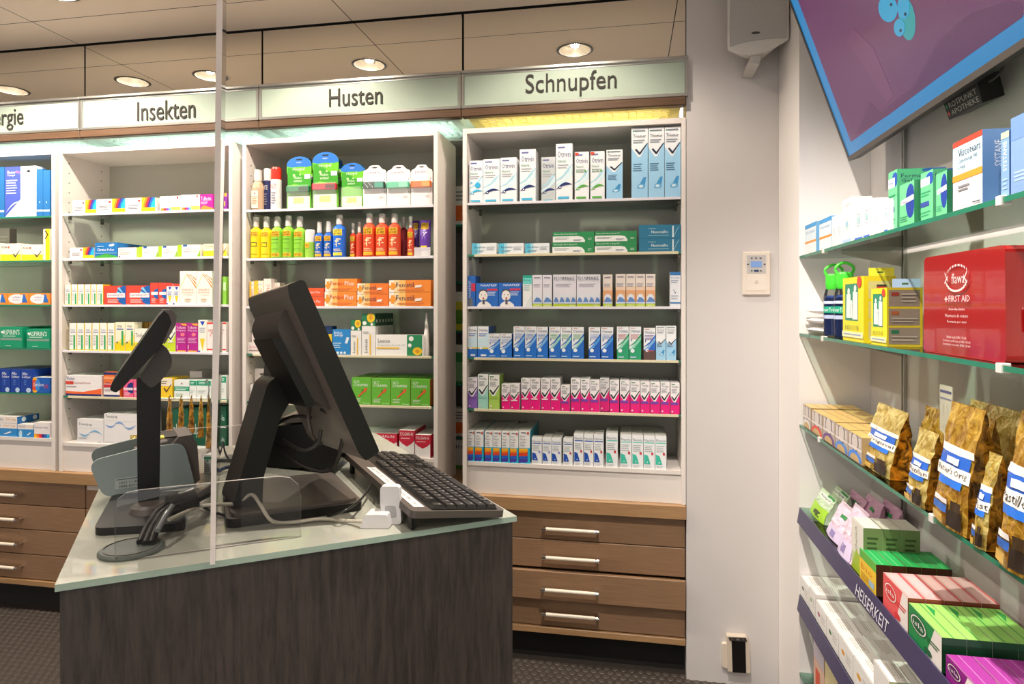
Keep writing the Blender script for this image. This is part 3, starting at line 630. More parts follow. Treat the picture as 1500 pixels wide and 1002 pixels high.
# third cabinet
st_('mep', '#eeeaea', 'flat white carton with rainbow corner', meph(), d=.08, topc='#efe9e4')
st_('mpw', '#f0ecea', 'flat white carton with small rainbow foot', [('t','Feb-Mepha',.08,.55,.7,.7,'#9a9aa6'), ('r',.82,.8,.9,.95,'#d8352c'), ('r',.5,0,1,.28,'#dfe25a'), ('r',.05,0,.2,.2,'#ef8226'), ('r',.2,0,.32,.2,'#de2f2f'), ('r',.32,0,.44,.2,'#7a3fc0'), ('r',.44,0,.56,.2,'#5fb4ea')], d=.09, topc='#f0e6c8')
st_('tlf', '#c61f94', 'flat magenta allergy carton', [('t','Telfastin',.05,.6,.85,.85,'#f6e4f2',.03), ('l',.05,.35,.6,.55,2,'#f0b8e0'), ('g',[(0,0),(1,0),(1,.12),(.3,.3),(.1,.2)],'#f08a3c')], d=.08)
st_('ply', '#8a2fa0', 'flat purple and yellow carton', [('r',0,.8,1,1,'#f2a83c'), ('r',.5,.2,.85,.5,'#f2c83c')], d=.08)
st_('cla', '#1f6fb4', 'blue carton with green meadow print', [('g',[(0,0),(1,0),(1,.12),(.5,.3),(0,.12)],'#3f9c3c'), ('t','Claritine',.1,.46,.5,.64,'#f2f6fa',.03), ('t','Pollen',.55,.46,.85,.62,'#f2f6fa',.03), ('c',.72,.82,.1,'#e6f0f8',.07), ('c',.8,.86,.07,'#e6f0f8',.07), ('r',0,.3,1,.34,'#7fb9e0'), ('l',.1,.72,.4,.8,1,'#bcd8f0')], d=.045, topc='#2a78bc')
st_('zyr', '#eee8e2', 'flat white carton with green edge', [('r',.9,0,1,1,'#a8cf3c'), ('t','Zyrtec',.06,.66,.4,.88,'#c0604a'), ('l',.06,.3,.6,.6,2,'#c9a9a0'), ('r',.04,.05,.1,.2,'#33333a')], d=.06)
st_('cez', '#eeeae6', 'flat white carton with lime ends', [('r',0,0,.18,1,'#a8d02c'), ('r',.24,.85,.42,1,'#2f5fa8'), ('t','Cetirizin',.25,.6,.6,.75,'#b0889c'), ('t','Sandoz',.25,.38,.55,.52,'#5a5a76'), ('t','10mg',.6,.38,.85,.52,'#d8c84a'), ('g',[(.85,0),(1,0),(1,.6)],'#8fbf2c')], d=.05)
st_('trf', '#f2e9c8', 'flat yellow and white carton with tick', [('r',0,0,1,.45,'#f0dc2c'), ('t','Triofan',.08,.72,.45,.88,'#d86a4c'), check(.8,.3,.2,.4,'#6a3c2c')], d=.06)
st_('vnr', '#efefe8', 'narrow white carton with green strip and yellow foot', [('r',0,0,1,.04,'#f0d22c'), ('r',.94,0,1,1,'#f0d22c'), ('r',.55,.04,.78,.56,'#34a860'), ('t','Vividrin',.15,.72,.75,.79,'#7f8fb4'), ('r',.12,.66,.85,.69,'#9fb0d4'), ('l',.12,.2,.45,.6,4,'#c9cdd0')], sidec='#f0d22c')
st_('spe', '#e2483a', 'red eye drop carton with blue fan', [('c',.95,.5,.38,'#1d5fae'), ('g',[(.95,.5),(.62,.85),(.7,.95)],'#7fc4e8'), ('g',[(.95,.5),(.58,.6),(.6,.72)],'#7fc4e8'), ('r',.15,.38,.97,.62,'#f3e6e8'), ('t','Spersallerg SDU',.18,.42,.94,.58,'#3a3f7c'), ('l',.18,.08,.7,.3,3,'#f4c4bc')], d=.05)
st_('spn', '#e2483a', 'narrow red carton with blue fan', [('c',.95,.5,.6,'#1d5fae'), ('r',.1,.45,.97,.58,'#f3e6e8'), ('l',.15,.08,.7,.3,3,'#f4c4bc')], d=.05)
st_('liv', '#f0eeee', 'small white carton with blue triangle', [('r',0,.88,1,1,'#d8463a'), ('g',[(.25,.85),(.8,.85),(.52,.7)],'#2440b4'), ('g',[(.25,.42),(.8,.42),(.52,.08)],'#e8cf2c'), ('r',0,0,.2,.08,'#2440b4'), ('l',.15,.45,.85,.65,3,'#9fb0dc')])
st_('zad', '#f2eee6', 'tall white carton with orange and green chevrons', [('g',[(.0,.5),(.38,.92),(.44,.92),(.06,.5)],'#c9dca0'), ('g',[(.4,.9),(.46,.9),(1,.48),(1,.55)],'#e08a2c'), ('g',[(.5,.9),(.56,.9),(1,.6),(1,.66)],'#e08a2c'), ('g',[(.6,.9),(.66,.9),(1,.72),(1,.77)],'#e08a2c'), ('t','EMADINE SE',.15,.42,.85,.48,'#d8a07c'), ('t','Emedastinum',.12,.35,.88,.4,'#d8a07c'), ('t','0.5 mg/ml',.2,.27,.8,.32,'#d8a07c'), ('l',.3,.08,.7,.2,2,'#e4c4ac')], d=.05)
st_('otn', '#f0ecd2', 'yellow and white allergy spray carton', [('r',0,0,1,.28,'#f0d21c'), ('g',[(0,.28),(1,.28),(1,.6),(.5,.38)],'#f3e06a'), ('t','Otri',.2,.82,.7,.92,NV,.03), ('r',.15,.75,.85,.78,'#5d78c0'), ('r',.65,.2,.85,.7,'#34a860'), ('c',.2,.3,.08,'#33405a')])
st_('tfl', '#eeeade', 'squat white and yellow carton behind the card display', [('t','Triofan',.05,.62,.55,.8,'#3a3226'), ('r',0,0,1,.4,'#eddc2c')])
st_('brn', '#8c6a1c', 'brown and gold carton at the back', [('r',.1,.4,.9,.8,'#5d430f')])
st_('tgl', '#eef0e2', 'lime and white carton with tick behind the card display', trio('#c4d82c'), d=.04)
st_('mag', '#b3208c', 'magenta nasal spray carton', [('t','Telfastin',.05,.8,.9,.89,'#f2d8ec',.03), ('t','Allergospray',.05,.7,.9,.78,'#f2d8ec',.02), ('c',.62,.6,.2,'#e87a8c',.06), ('l',.1,.3,.9,.5,4,'#e49ad0'), ('g',[(.4,.98),(1,.98),(1,.9),(.6,.92)],'#f0a83c'), ('r',.1,0,.9,.05,'#f0a83c'), ('r',.1,.1,.16,.24,'#f2d8ec')])
st_('lvt', '#f2eee2', 'tall white carton with yellow wedge', [('g',[(.2,.96),(.8,.96),(.5,.82)],'#2440b4'), ('g',[(.2,.42),(.8,.42),(.5,.05)],'#e8cf2c'), ('r',0,0,.25,.05,'#2440b4'), ('l',.15,.6,.85,.78,3,'#a8b4cc')])
st_('red', '#f2e9e6', 'white carton with red frame lines', [('r',0,.93,1,.99,'#e2382c'), ('r',0,.07,1,.12,'#e2382c'), ('w',arc(.25,.45,.7,.62,.1,.03),'#e0503c'), ('w',arc(.3,.55,.5,.4,.08,.03),'#e0806c'), ('l',.1,.68,.8,.78,2,'#e0b0a8')])
st_('gtu', '#8fd04a', 'green hanging tube with clear top', [('r',.42,0,.58,1,'#2c7a24'), ('r',0,.5,1,.8,'#c8e8b0')])
st_('vis', '#eeeaea', 'long white eye drop carton with orange swoosh', [('w',[(0,.1,.22),(.5,.1,.2),(1,.1,.38)],'#ee6a34'), ('r',0,0,1,.1,'#22306c'), ('t','Visine',.02,.76,.25,.95,'#2a3a8c',.02), ('r',0,.56,.22,.72,'#e0503c'), ('t','One Classic Augentropfen Monodosen',.03,.57,.7,.69,'#a82a3c'), ('l',.03,.42,.3,.5,1,'#8f8f98')], d=.15)
st_('vio', '#ee7434', 'orange white and blue carton beside the long one', [('r',0,.0,1,.52,'#ece6e6'), ('r',0,0,1,.08,'#22306c'), ('r',0,.9,1,1,'#22306c'), ('r',0,.7,1,.82,'#f0a06c'), ('t','Visine',.1,.54,.4,.62,'#2a3a8c'), ('r',.0,.38,.5,.5,'#c8303a'), ('l',.05,.22,.6,.32,2,'#b0a0a8')], d=.06)
st_('pnk', '#ea5f8c', 'pink carton with blue fan', [('c',.85,.55,.5,'#24307c'), ('r',0,.42,.97,.56,'#f3d6e0'), ('l',.1,.08,.7,.3,2,'#f4c4d4')], d=.05)
st_('yti', '#f0c92c', 'yellow carton with dark tick', [('r',0,.62,1,1,'#efe6cf'), check(.3,.3,.65,.42,'#6a3c2c'), ('l',.05,.7,.6,.9,2,'#8a7a5c')], d=.12)
st_('grw', '#eaf0ec', 'low green and white balm carton', [('r',0,.42,1,.66,'#1c9c74'), ('l',.08,.46,.9,.62,2,'#d6f0e6'), ('l',.1,.1,.6,.3,2,'#a8c4b8'), ('c',.5,.82,.06,'#c07f8c'), ('r',0,0,1,.04,'#1c9c74')], d=.10)
st_('gw2', '#eaf0ec', 'white carton with green band at the top', [('r',0,.72,1,.98,'#1c9c74'), ('l',.15,.78,.7,.92,2,'#d6f0e6'), ('r',0,0,1,.04,'#1c9c74'), ('l',.1,.3,.6,.5,2,'#c4d4cc')], d=.10)
st_('wht', '#e9e2dc', 'small plain white carton', [('l',.3,.4,.7,.7,3,'#d8a8a0')], d=.10)
st_('tra', '#eceaea', 'smaller white carton with blue wave line', [('t','Transipeg',.05,.7,.55,.84,'#2a2a32',.01), ('w',arc(.05,.42,.5,.42,-.12,.08),'#7fb4dc'), ('w',arc(.45,.42,.95,.36,.12,.08),'#7fb4dc'), ('l',.05,.16,.4,.26,2,'#c4c4c8'), ('r',.05,.62,.95,.625,'#a8a8ac'), ('t','MEDA',.8,.05,.93,.09,'#55555c')], d=.11)
st_('trb', '#eceaea', 'larger white carton with blue wave line', [('t','Transipeg',.04,.84,.4,.96,'#2a2a32',.01), ('w',arc(.03,.64,.35,.64,-.08,.06),'#7fa4dc'), ('w',arc(.3,.64,.65,.6,.1,.06),'#7fa4dc'), ('w',arc(.6,.6,.97,.66,-.1,.06),'#7fa4dc'), ('r',.03,.76,.97,.765,'#a8a8ac'), ('l',.04,.05,.3,.09,1,'#b8b8bc')], d=.16)
st_('dkg', '#17593f', 'dark green carton with white script', [('t','alpha',.05,.25,.8,.6,'#d6e6dc'), ('r',0,.0,1,.06,'#e6ece6')], d=.12)
# leftmost cabinet
st_('fle', '#4a5cb8', 'large blue and white plaster pack', [('r',.5,0,1,1,'#e4e8f2'), ('g',[(0,0),(.5,0),(.5,.35)],'#b8c8f0'), ('t','Flector',.08,.86,.34,.92,'#f2f4fc',.02), ('t','Plus',.36,.86,.5,.92,'#e89ab0',.02), ('t','Tissugel',.08,.8,.32,.85,'#f2f4fc',.02), ('l',.05,.45,.4,.75,6,'#c4ccf0'), ('g',[(.68,.9),(.76,.93),(.84,.9),(.76,.87)],'#33333c'), ('w',arc(.05,.1,.48,.3,.05,.03),'#c9d4f4')], d=.05, sidec='#d8dcea', topc='#2f74b8')
st_('flb2', '#2a6fae', 'plain blue plaster pack', [('r',0,.1,1,.14,'#c4e0f0'), ('c',.5,.3,.05,'#e6eef8')], d=.05)
st_('trp', '#eee6d6', 'flat white and yellow pill carton with tick', [('r',0,0,1,.38,'#e0e02c'), ('g',[(0,.38),(1,.38),(1,.5),(.7,.36)],'#eee6d6'), check(.6,.2,.35,.4,'#4c3a4c'), ('t','Xyzal',.04,.7,.35,.88,'#4a3a3a'), ('r',.38,.72,.44,.85,'#e0603c')], d=.08)
st_('yup', '#efe9d6', 'upright yellow and white carton with arrow', [('r',.35,0,1,1,'#f0dc1c'), ('g',[(.15,.95),(.4,.95),(.8,.82),(.4,.68),(.2,.68),(.6,.82)],'#4a2c1c')], d=.05)
st_('gry', '#8f8a84', 'grey carton standing at the back', [('l',.1,.4,.8,.8,4,'#aaa49c')], d=.04)
st_('vol', '#f0923c', 'flat orange and white gel carton', [('c',.45,.5,.42,'#efe8ea',.42), ('t','voltaren',.25,.58,.62,.75,'#2c3f9c',.02), ('t','dolo forte',.25,.36,.6,.5,'#7a8ac8'), ('g',[(.68,.2),(.75,.9),(.82,.9),(.95,.2)],'#2f6fc4')], d=.06, topc='#e9e2da')
st_('asp', '#12946c', 'green painkiller carton', [('t',"ASPIRIN'S",.12,.62,.88,.88,'#eef6f0',.03), ('r',.02,.36,.98,.48,'#7a9a8c'), ('c',.1,.75,.05,'#eef6f0'), ('l',.12,.52,.7,.6,1,'#b8e0cc'), ('l',.25,.06,.5,.12,1,'#b8e0cc')], d=.08, topc='#1fa67c')
st_('alk', '#16409c', 'dark blue effervescent tablet carton', [('t','Alka',.1,.76,.6,.88,'#eef2fa',.03), ('t','Seltzer',.1,.62,.9,.73,'#eef2fa',.03), ('c',.7,.1,.22,'#b8d0ee'), ('l',.3,.3,.5,.55,3,'#5d84cc')], d=.07, topc='#122f74')
st_('sar', '#1a5cb4', 'blue carton with yellow sunburst', [('c',.12,.5,.3,'#f0b42c',.5), ('c',.1,.5,.2,'#e2502c',.35), ('c',.3,.5,.14,'#3f8cd8',.4), ('t','Saridon',.05,.42,.65,.66,'#eef2fa',.04), ('t','250',.7,.3,.92,.55,'#e2303c',.03)], d=.08, topc='#f0ece6')
st_('daf', '#2f8cd0', 'flat blue and white tablet carton', [('r',0,.62,1,1,'#ece6e2'), ('t','DAFALGAN',.05,.74,.5,.92,'#7a7a8c',.02), ('t','500 mg',.6,.74,.95,.9,'#e0a03c'), ('c',.2,.25,.1,'#bfe0f4'), ('g',[(.6,.2),(.8,.4),(.85,.35),(.65,.15)],'#eef4fa')], d=.10, topc='#e6e0da')
st_('dfu', '#ece6e2', 'flat white carton stacked on top', [('t','DAFALGAN',.05,.3,.5,.8,'#7a7a8c',.02), ('t','500 mg',.6,.3,.95,.8,'#e0a03c'), ], d=.12, topc='#e6e0da', sidec='#2a6fae', side=[('c',.3,.5,.1,'#e6eef8'), ('c',.8,.5,.1,'#e6eef8')])
st_('prc', '#ece6e6', 'flat white carton with rainbow foot', [('t','Paracetamol Mepha',.05,.58,.9,.76,'#4a4a5c',.01)]+[('r',.0+.165*i,0,.165*(i+1),.25,c) for i,c in enumerate(RB)], d=.10, topc='#ece6e2')
st_('nit', '#e9eae6', 'white carton partly hidden in the rear shelf', [('t','Nitro',.05,.7,.95,.85,'#1f4f7c',.02), ('r',0,0,1,.12,'#5fa83c')])
st_('orr', '#ece6de', 'orange and white carton in the rear shelf', [('r',0,.1,1,.5,'#e8702c'), ('l',.1,.6,.9,.9,3,'#8a8a90')])
st_('grr', '#3f9c54', 'green carton in the rear shelf', [('r',0,.8,1,1,'#eef0e6'), ('c',.5,.3,.4,'#8fc48a')])
st_('ylr', '#d8d23c', 'yellow carton in the rear shelf', [('r',0,.75,1,1,'#ececdc'), ('c',.5,.35,.3,'#5f9c2c')])

MESH = {}
def carton_mesh(key, w, h, d):
    st = S[key]
    if key in MESH: return MESH[key]
    b = MB(); base = PM(st['base'])
    b.box(-w/2, -d, 0, w/2, 0, h, base, mats={1: PM(st['topc']), 3: PM(st['sidec']), 5: PM(st['sidec'])})
    # local: front at y=-d facing -Y ; origin at back-bottom centre -> shift so the front is y=0
    b.v = [(x, y+d, z) for x, y, z in b.v]
    # flap seams: lid tuck lines on top and on the front edge
    b.add([(-w/2+.0008, .0012, h+.0002), (w/2-.0008, .0012, h+.0002), (w/2-.0008, .0024, h+.0002), (-w/2+.0008, .0024, h+.0002)], [(0,1,2,3)], M('#8a8278', 0.6, noise=0))
    Art(b, (-w/2, 0, 0), (w, 0, 0), (0, 0, h)).run(st['front'])
    if st['side']: Art(b, (w/2, 0, 0), (0, d, 0), (0, 0, h)).run(st['side'])
    if st['top']: Art(b, (-w/2, 0, h), (w, 0, 0), (0, d, 0)).run(st['top'])
    o = b.build(st['kind']); me = o.data; bpy.data.objects.remove(o)
    MESH[key] = (me, w, h, d); return MESH[key]
def put_carton(key, loc, w, h, d, label, group=None, rz=0.0):
    me, w0, h0, d0 = carton_mesh(key, w, h, d)
    o = bpy.data.objects.new(S[key]['kind'], me); COL.objects.link(o)
    o.location = loc; o.scale = (w/w0, d/d0, h/h0); o.rotation_euler = (0, 0, rz)
    return tag(o, label, S[key]['cat'], group)
def nth(i, n): return 'only' if n == 1 else ORD[i]
SHN = ['top', 'second', 'third', 'fourth', 'fifth', 'bottom']
def trim16(s):
    w = s.split(); return ' '.join(w[:16])
def shelf(cab, j, R, items, z=None, yf=2.662):
    """items: (style, x0, x1, ytop[, dict]) measured on the zoomed photograph; R = (ox, oy, scale)"""
    ox, oy, sc = R; zs = SZ[cab][j] + 0.0004 if z is None else z
    where = {'Schnupfen': 'Schnupfen cabinet', 'Husten': 'Husten cabinet', 'Insekten': 'Insekten cabinet', 'left': 'leftmost cabinet'}[cab]
    cnt = {}
    for it in items: cnt[it[0]] = cnt.get(it[0], 0)+1
    seen = {}
    cabx = [c for c in CABS if c[0] == cab][0]
    for it in items:
        key, x0, x1, yt = it[:4]; kw = it[4] if len(it) > 4 else {}
        y = yf + kw.get('dy', 0)
        u0, u1, vt = ox+x0/sc, ox+x1/sc, oy+yt/sc
        A = onY(u0, vt, y); B = onY(u1, vt, y); zt = onY((u0+u1)/2, vt, y).z
        z0 = zs if 'yb' not in kw else zs + kw['lift']
        if 'yb' in kw: zt = zt
        A.x = max(A.x, cabx[1]+0.0195); B.x = min(B.x, cabx[2]-0.0195)
        w = B.x-A.x-0.0012; h = zt-z0
        if h < 0.01: print('low', cab, j, key, h); h = 0.02
        d = S[key]['d']; n = kw.get('n', 1)
        if y+d > 2.93: d = 2.93-y
        i = seen.get(key, 0); seen[key] = i+1; tot = cnt[key]
        desc = S[key]['desc']
        pre = ('' if tot == 1 else ORD[i]+' from left of the '+NUM[tot]+' ')
        lab = trim16(f"{pre}{desc}, {SHN[j]} {where} shelf")
        grp = f"{desc}s on the {SHN[j]} {where} shelf"
        put_carton(key, ((A.x+B.x)/2, y, z0), w, h, d, lab, grp)
        it_h = h
        for q in range(1, n):
            yy = y+q*(d+0.0015)
            if yy+d > 2.935: break
            hh = h if kw.get('n', 1) else h
            lab2 = trim16(f"{NUM[q]} behind the {ORD[i] if tot>1 else 'front'} {desc}, {SHN[j]} {where} shelf")
            put_carton(key, ((A.x+B.x)/2, yy, z0), w, h, d, lab2, grp)
S1 = (670, 160, 4.356)
shelf('Schnupfen', 0, S1, [('natb',75,164,328),('nat',165,270,318),('nat',273,378,308,{'n':2}),('natt',397,500,255,{'n':2}),('natd',535,626,305,{'dy':.05}),('natt',628,735,220),
    ('natg',748,840,272),('natg',848,940,268),('trs',950,1055,258),('trm',1110,1216,120),('trm',1218,1321,116),('trm',1322,1428,112)])
shelf('Schnupfen', 1, S1, [('bep',92,250,855),('bep',262,423,855),('bep',432,588,855),('ngr',605,872,848),('ngr',876,1145,842),('nte',1158,1428,822)])
def stack(cab, j, R, key, x0, x1, yt, under_yt, idx, pos, dy=0):
    # a flat carton lying on another flat carton
    ox, oy, sc = R; y = 2.662+dy
    z0 = onY(ox+(x0+x1)/2/sc, oy+under_yt/sc, y).z + 0.0006
    A = onY(ox+x0/sc, oy, y); B = onY(ox+x1/sc, oy, y); zt = onY(ox+(x0+x1)/2/sc, oy+yt/sc, y).z
    cabx = [c for c in CABS if c[0] == cab][0]; A.x = max(A.x, cabx[1]+0.0195); B.x = min(B.x, cabx[2]-0.0195)
    where = {'Schnupfen': 'Schnupfen cabinet', 'Husten': 'Husten cabinet', 'Insekten': 'Insekten cabinet', 'left': 'leftmost cabinet'}[cab]
    put_carton(key, ((A.x+B.x)/2, y, z0), B.x-A.x-.0012, zt-z0, S[key]['d'], trim16(f"{pos} {S[key]['desc']} stacked on another, {SHN[j]} {where} shelf"), f"{S[key]['desc']}s on the {SHN[j]} {where} shelf")
stack('Schnupfen',1,S1,'ngr',608,873,782,850,0,'left'); stack('Schnupfen',1,S1,'ngr',876,1145,778,844,0,'right'); stack('Schnupfen',1,S1,'nte',1158,1428,737,824,0,'upper')
S2 = (670, 370, 4.412)
shelf('Schnupfen', 2, S2, [('naas',65,117,150),('naa',119,264,197,{'n':2}),('naa',266,413,195,{'n':2}),('flt',422,482,147),('fls',485,549,145),('fls',550,612,145),('flb',618,768,142),('flb',770,925,141),
    ('flo',940,1003,142),('flo',1022,1088,138),('flo',1090,1151,138),('flo',1152,1214,138),('flo',1216,1280,138),('pro',1373,1445,125)])
shelf('Schnupfen', 3, S2, [('otl',62,128,478,{'n':3}),('otl',130,202,478,{'n':3}),('oth',200,275,525,{'n':2}),('oth',276,352,525,{'n':2}),('ot1',362,436,478),('ot1',437,511,479),('ot1',512,585,481),
    ('ot2',592,666,481),('ot2',667,739,482),('ot2',740,818,482),('ot3',848,924,483,{'n':2}),('ot3',928,1008,483,{'n':2}),('otg',1030,1108,480),('otg',1110,1188,480),('otd',1203,1281,488),('tr3',1283,1347,474),('tr3',1349,1415,474)])
S3 = (670, 530, 4.412)
shelf('Schnupfen', 4, S3, [('tpu',60,130,102),('tmi',132,199,82,{'n':2}),('tgr',202,272,86,{'n':2}),('tps',285,340,143),('tps',342,402,143),('tpk',412,471,108),('tpk',472,535,108),('tpk',540,601,108,{'n':3}),('tpk',602,665,108,{'n':3}),
    ('tss',668,727,152),('tpp',733,796,108,{'n':2}),('tpp',797,856,110,{'n':2}),('tpp',857,920,118),('tpp',922,981,105,{'dy':.03,'n':2}),('tpp',983,1046,120,{'n':2}),('tpp',1050,1115,120,{'n':3}),('tpp',1117,1181,125,{'n':3}),('tpp',1183,1244,128,{'n':3}),('tpp',1246,1310,131,{'n':3}),('tpp',1312,1374,133,{'n':3}),('tpp',1377,1437,137,{'n':3})], yf=2.662)
shelf('Schnupfen', 5, S3, [('rai',58,112,445,{'n':5}),('rai',114,170,446,{'n':5}),('rai',176,229,448,{'n':5}),('rai',230,283,449,{'n':5}),('rai',285,339,450,{'n':5}),('rai',340,395,451,{'n':4}),('rai',397,470,447,{'n':5}),
    ('nap',480,546,490),('nap',549,607,492,{'n':2}),('nap',608,672,495,{'n':3}),('nab',684,745,497),('nab',752,815,465,{'n':2}),('nab',817,880,468,{'n':2}),('nab',881,945,470,{'n':2}),
    ('nat1',960,1037,462,{'n':3}),('nat1',1052,1127,472,{'n':4}),('nat1',1128,1202,475,{'n':4}),('nat1',1203,1277,478,{'n':4}),('nat1',1278,1352,480,{'n':4})])
# Husten cabinet cartons
S4 = (345, 380, 4.478); S5 = (345, 530, 4.478)
shelf('Husten', 2, S4, [('par',90,120,145,{'n':2}),('par',122,182,140,{'n':2}),('par2',184,235,127),('par2',237,290,152,{'dy':.03}),('fnr',462,582,243,{'n':2}),('fnp',584,796,212,{'n':2}),('fns',798,1005,229,{'n':2}),('fnl',1007,1280,216,{'n':2})])
stack('Husten',2,S4,'fnr',458,580,188,242,0,'left'); stack('Husten',2,S4,'fnp',588,798,127,211,0,'red-lettered'); stack('Husten',2,S4,'fns',799,1005,157,228,0,'small'); stack('Husten',2,S4,'fnl',1007,1280,135,215,0,'large')
shelf('Husten', 3, S4, [('drm',80,240,545),('bitb',575,632,438,{'dy':.06}),('bity',598,632,492),('bit',635,753,460),('leu',755,826,398),('leu',828,917,355,{'n':6}),('lef',919,1232,495)])
stack('Husten',3,S4,'drm',108,240,482,545,0,'upper')
b5 = onY(345+1000/4.478, 530+355/4.478, 2.8).z
shelf('Husten', 4, S5, [('tlw',98,190,150),('hng',125,222,45,{'dy':.05}),('bitb',224,300,40,{'dy':.08}),('yel',318,420,190),('gly',762,890,105,{'n':4}),('gly',892,1016,110,{'n':4}),('gly',1018,1148,112,{'n':4}),('gly',1150,1276,115,{'n':4})])
shelf('Husten', 5, S5, [('sul',700,860,470,{'dy':.02}),('sul',870,1060,470,{'dy':.02}),('sul',1073,1174,450),('sul',1177,1278,480)])
# Insekten cabinet
T1 = (80, 200, 5.274); T2 = (80, 380, 5.556); T3 = (80, 530, 5.556)
shelf('Insekten', 0, T1, [('mep',138,323,492),('mep',325,546,482),('mep',548,778,473),('mpw',812,973,460),('mpw',975,1122,449),('tlf',1124,1225,445),('ply',1250,1330,438)])
shelf('Insekten', 1, T1, [('mep',118,306,858),('cla',312,486,820,{'n':5}),('zyr',490,650,858),('cez',650,800,850),('cez',802,948,845),('cez',950,1126,836),('trf',1148,1330,828)])
shelf('Insekten', 2, T2, [('vnr',83,135,203),('vnr',137,188,203),('vnr',190,242,203),('vnr',244,294,203),('vnr',296,344,203),('vnr',345,396,203),('spe',400,580,215),('spe',582,778,213),('spn',779,843,190),('spn',845,910,190),('liv',911,963,198),('liv',965,1018,198),
    ('zad',1019,1151,95),('zad',1152,1282,95),('gtu',1318,1396,140)])
shelf('Insekten', 3, T2, [('vnr',120,181,518),('vnr',183,243,518),('vnr',246,304,518),('vnr',307,366,518),('vnr',368,429,518),('vnr',431,491,518),('otn',493,573,512),('otn',575,650,512),('tfl',652,790,565),('brn',660,760,512,{'dy':.06}),('brn',765,850,512,{'dy':.06}),
    ('tgl',852,915,520),('tgl',916,985,522),('mag',987,1076,518),('mag',1077,1167,518),('lvt',1168,1238,493),('red',1240,1316,510),('red',1318,1396,510)])
shelf('Insekten', 4, T3, [('vis',90,382,112),('vio',400,530,85),('pnk',560,640,150),('pnk',642,720,150),('yti',855,958,135),('grw',973,1097,150),('gw2',1099,1153,150),('gw2',1155,1272,150),('wht',1099,1200,76,{'dy':.13}),('gw2',1300,1350,115),('gw2',1352,1396,115)])
shelf('Insekten', 5, T3, [('tra',185,398,467),('trb',402,672,425),('dkg',960,1090,380),('dkg',1120,1235,375),('dkg',1330,1396,540)])
stack('Insekten',5,T3,'dkg',1330,1396,365,538,0,'upper')
# leftmost cabinet
L1 = (0, 190, 3.85); L2 = (0, 440, 3.85)
shelf('left', 0, L1, [('flb2',-70,24,212),('fle',28,205,207),('flb2',206,242,222),('flb2',243,281,228)])
shelf('left', 1, L1, [('trp',-100,0,640),('trp',2,119,642),('trp',121,242,648),('yup',244,281,560),('gry',-10,54,556,{'dy':.10})])
shelf('left', 2, L1, [('vol',-80,40,922),('vol',42,162,922),('vol',165,281,922)])
shelf('left', 3, L2, [('asp',0,126,150,{'n':3}),('asp',149,281,162,{'n':3})])
shelf('left', 4, L2, [('alk',-50,3,388,{'n':3}),('alk',5,58,388,{'n':3}),('alk',60,116,388,{'n':3}),('alk',118,180,390,{'n':3}),('sar',183,281,435)])
shelf('left', 5, L2, [('daf',-90,96,692),('daf',98,190,700),('prc',192,281,690)])
stack('left',5,L2,'dfu',-60,97,655,692,0,'upper')
# rear shelf items seen in the gap
for key, u0, u1, vt, zi, desc in [('orr',655,690,244,4,'top'),('ylr',655,690,410,2,'third'),('grr',655,690,487,1,'fourth'),('orr',655,690,598,0,'fifth'),]:
    A = onY(u0, vt, 3.05); B = onY(u1, vt, 3.05)
    zsup = max([z for z in ZR+[0.702] if z < onY(u0, vt, 3.05).z-0.02])
    put_carton(key, ((A.x+B.x)/2, 3.05, zsup+.0005), B.x-A.x, min(A.z-zsup, .19), .06, f"{S[key]['desc']}, {desc} gap level", 'cartons on the rear shelf')
A = onY(655, 640, 3.05); B = onY(690, 640, 3.05)
put_carton('nit', ((A.x+B.x)/2, 3.05, .7008), B.x-A.x, min(A.z-.7008, .14), .06, 'white carton in the cabinet gap just above the keyboard', 'cartons on the rear shelf')

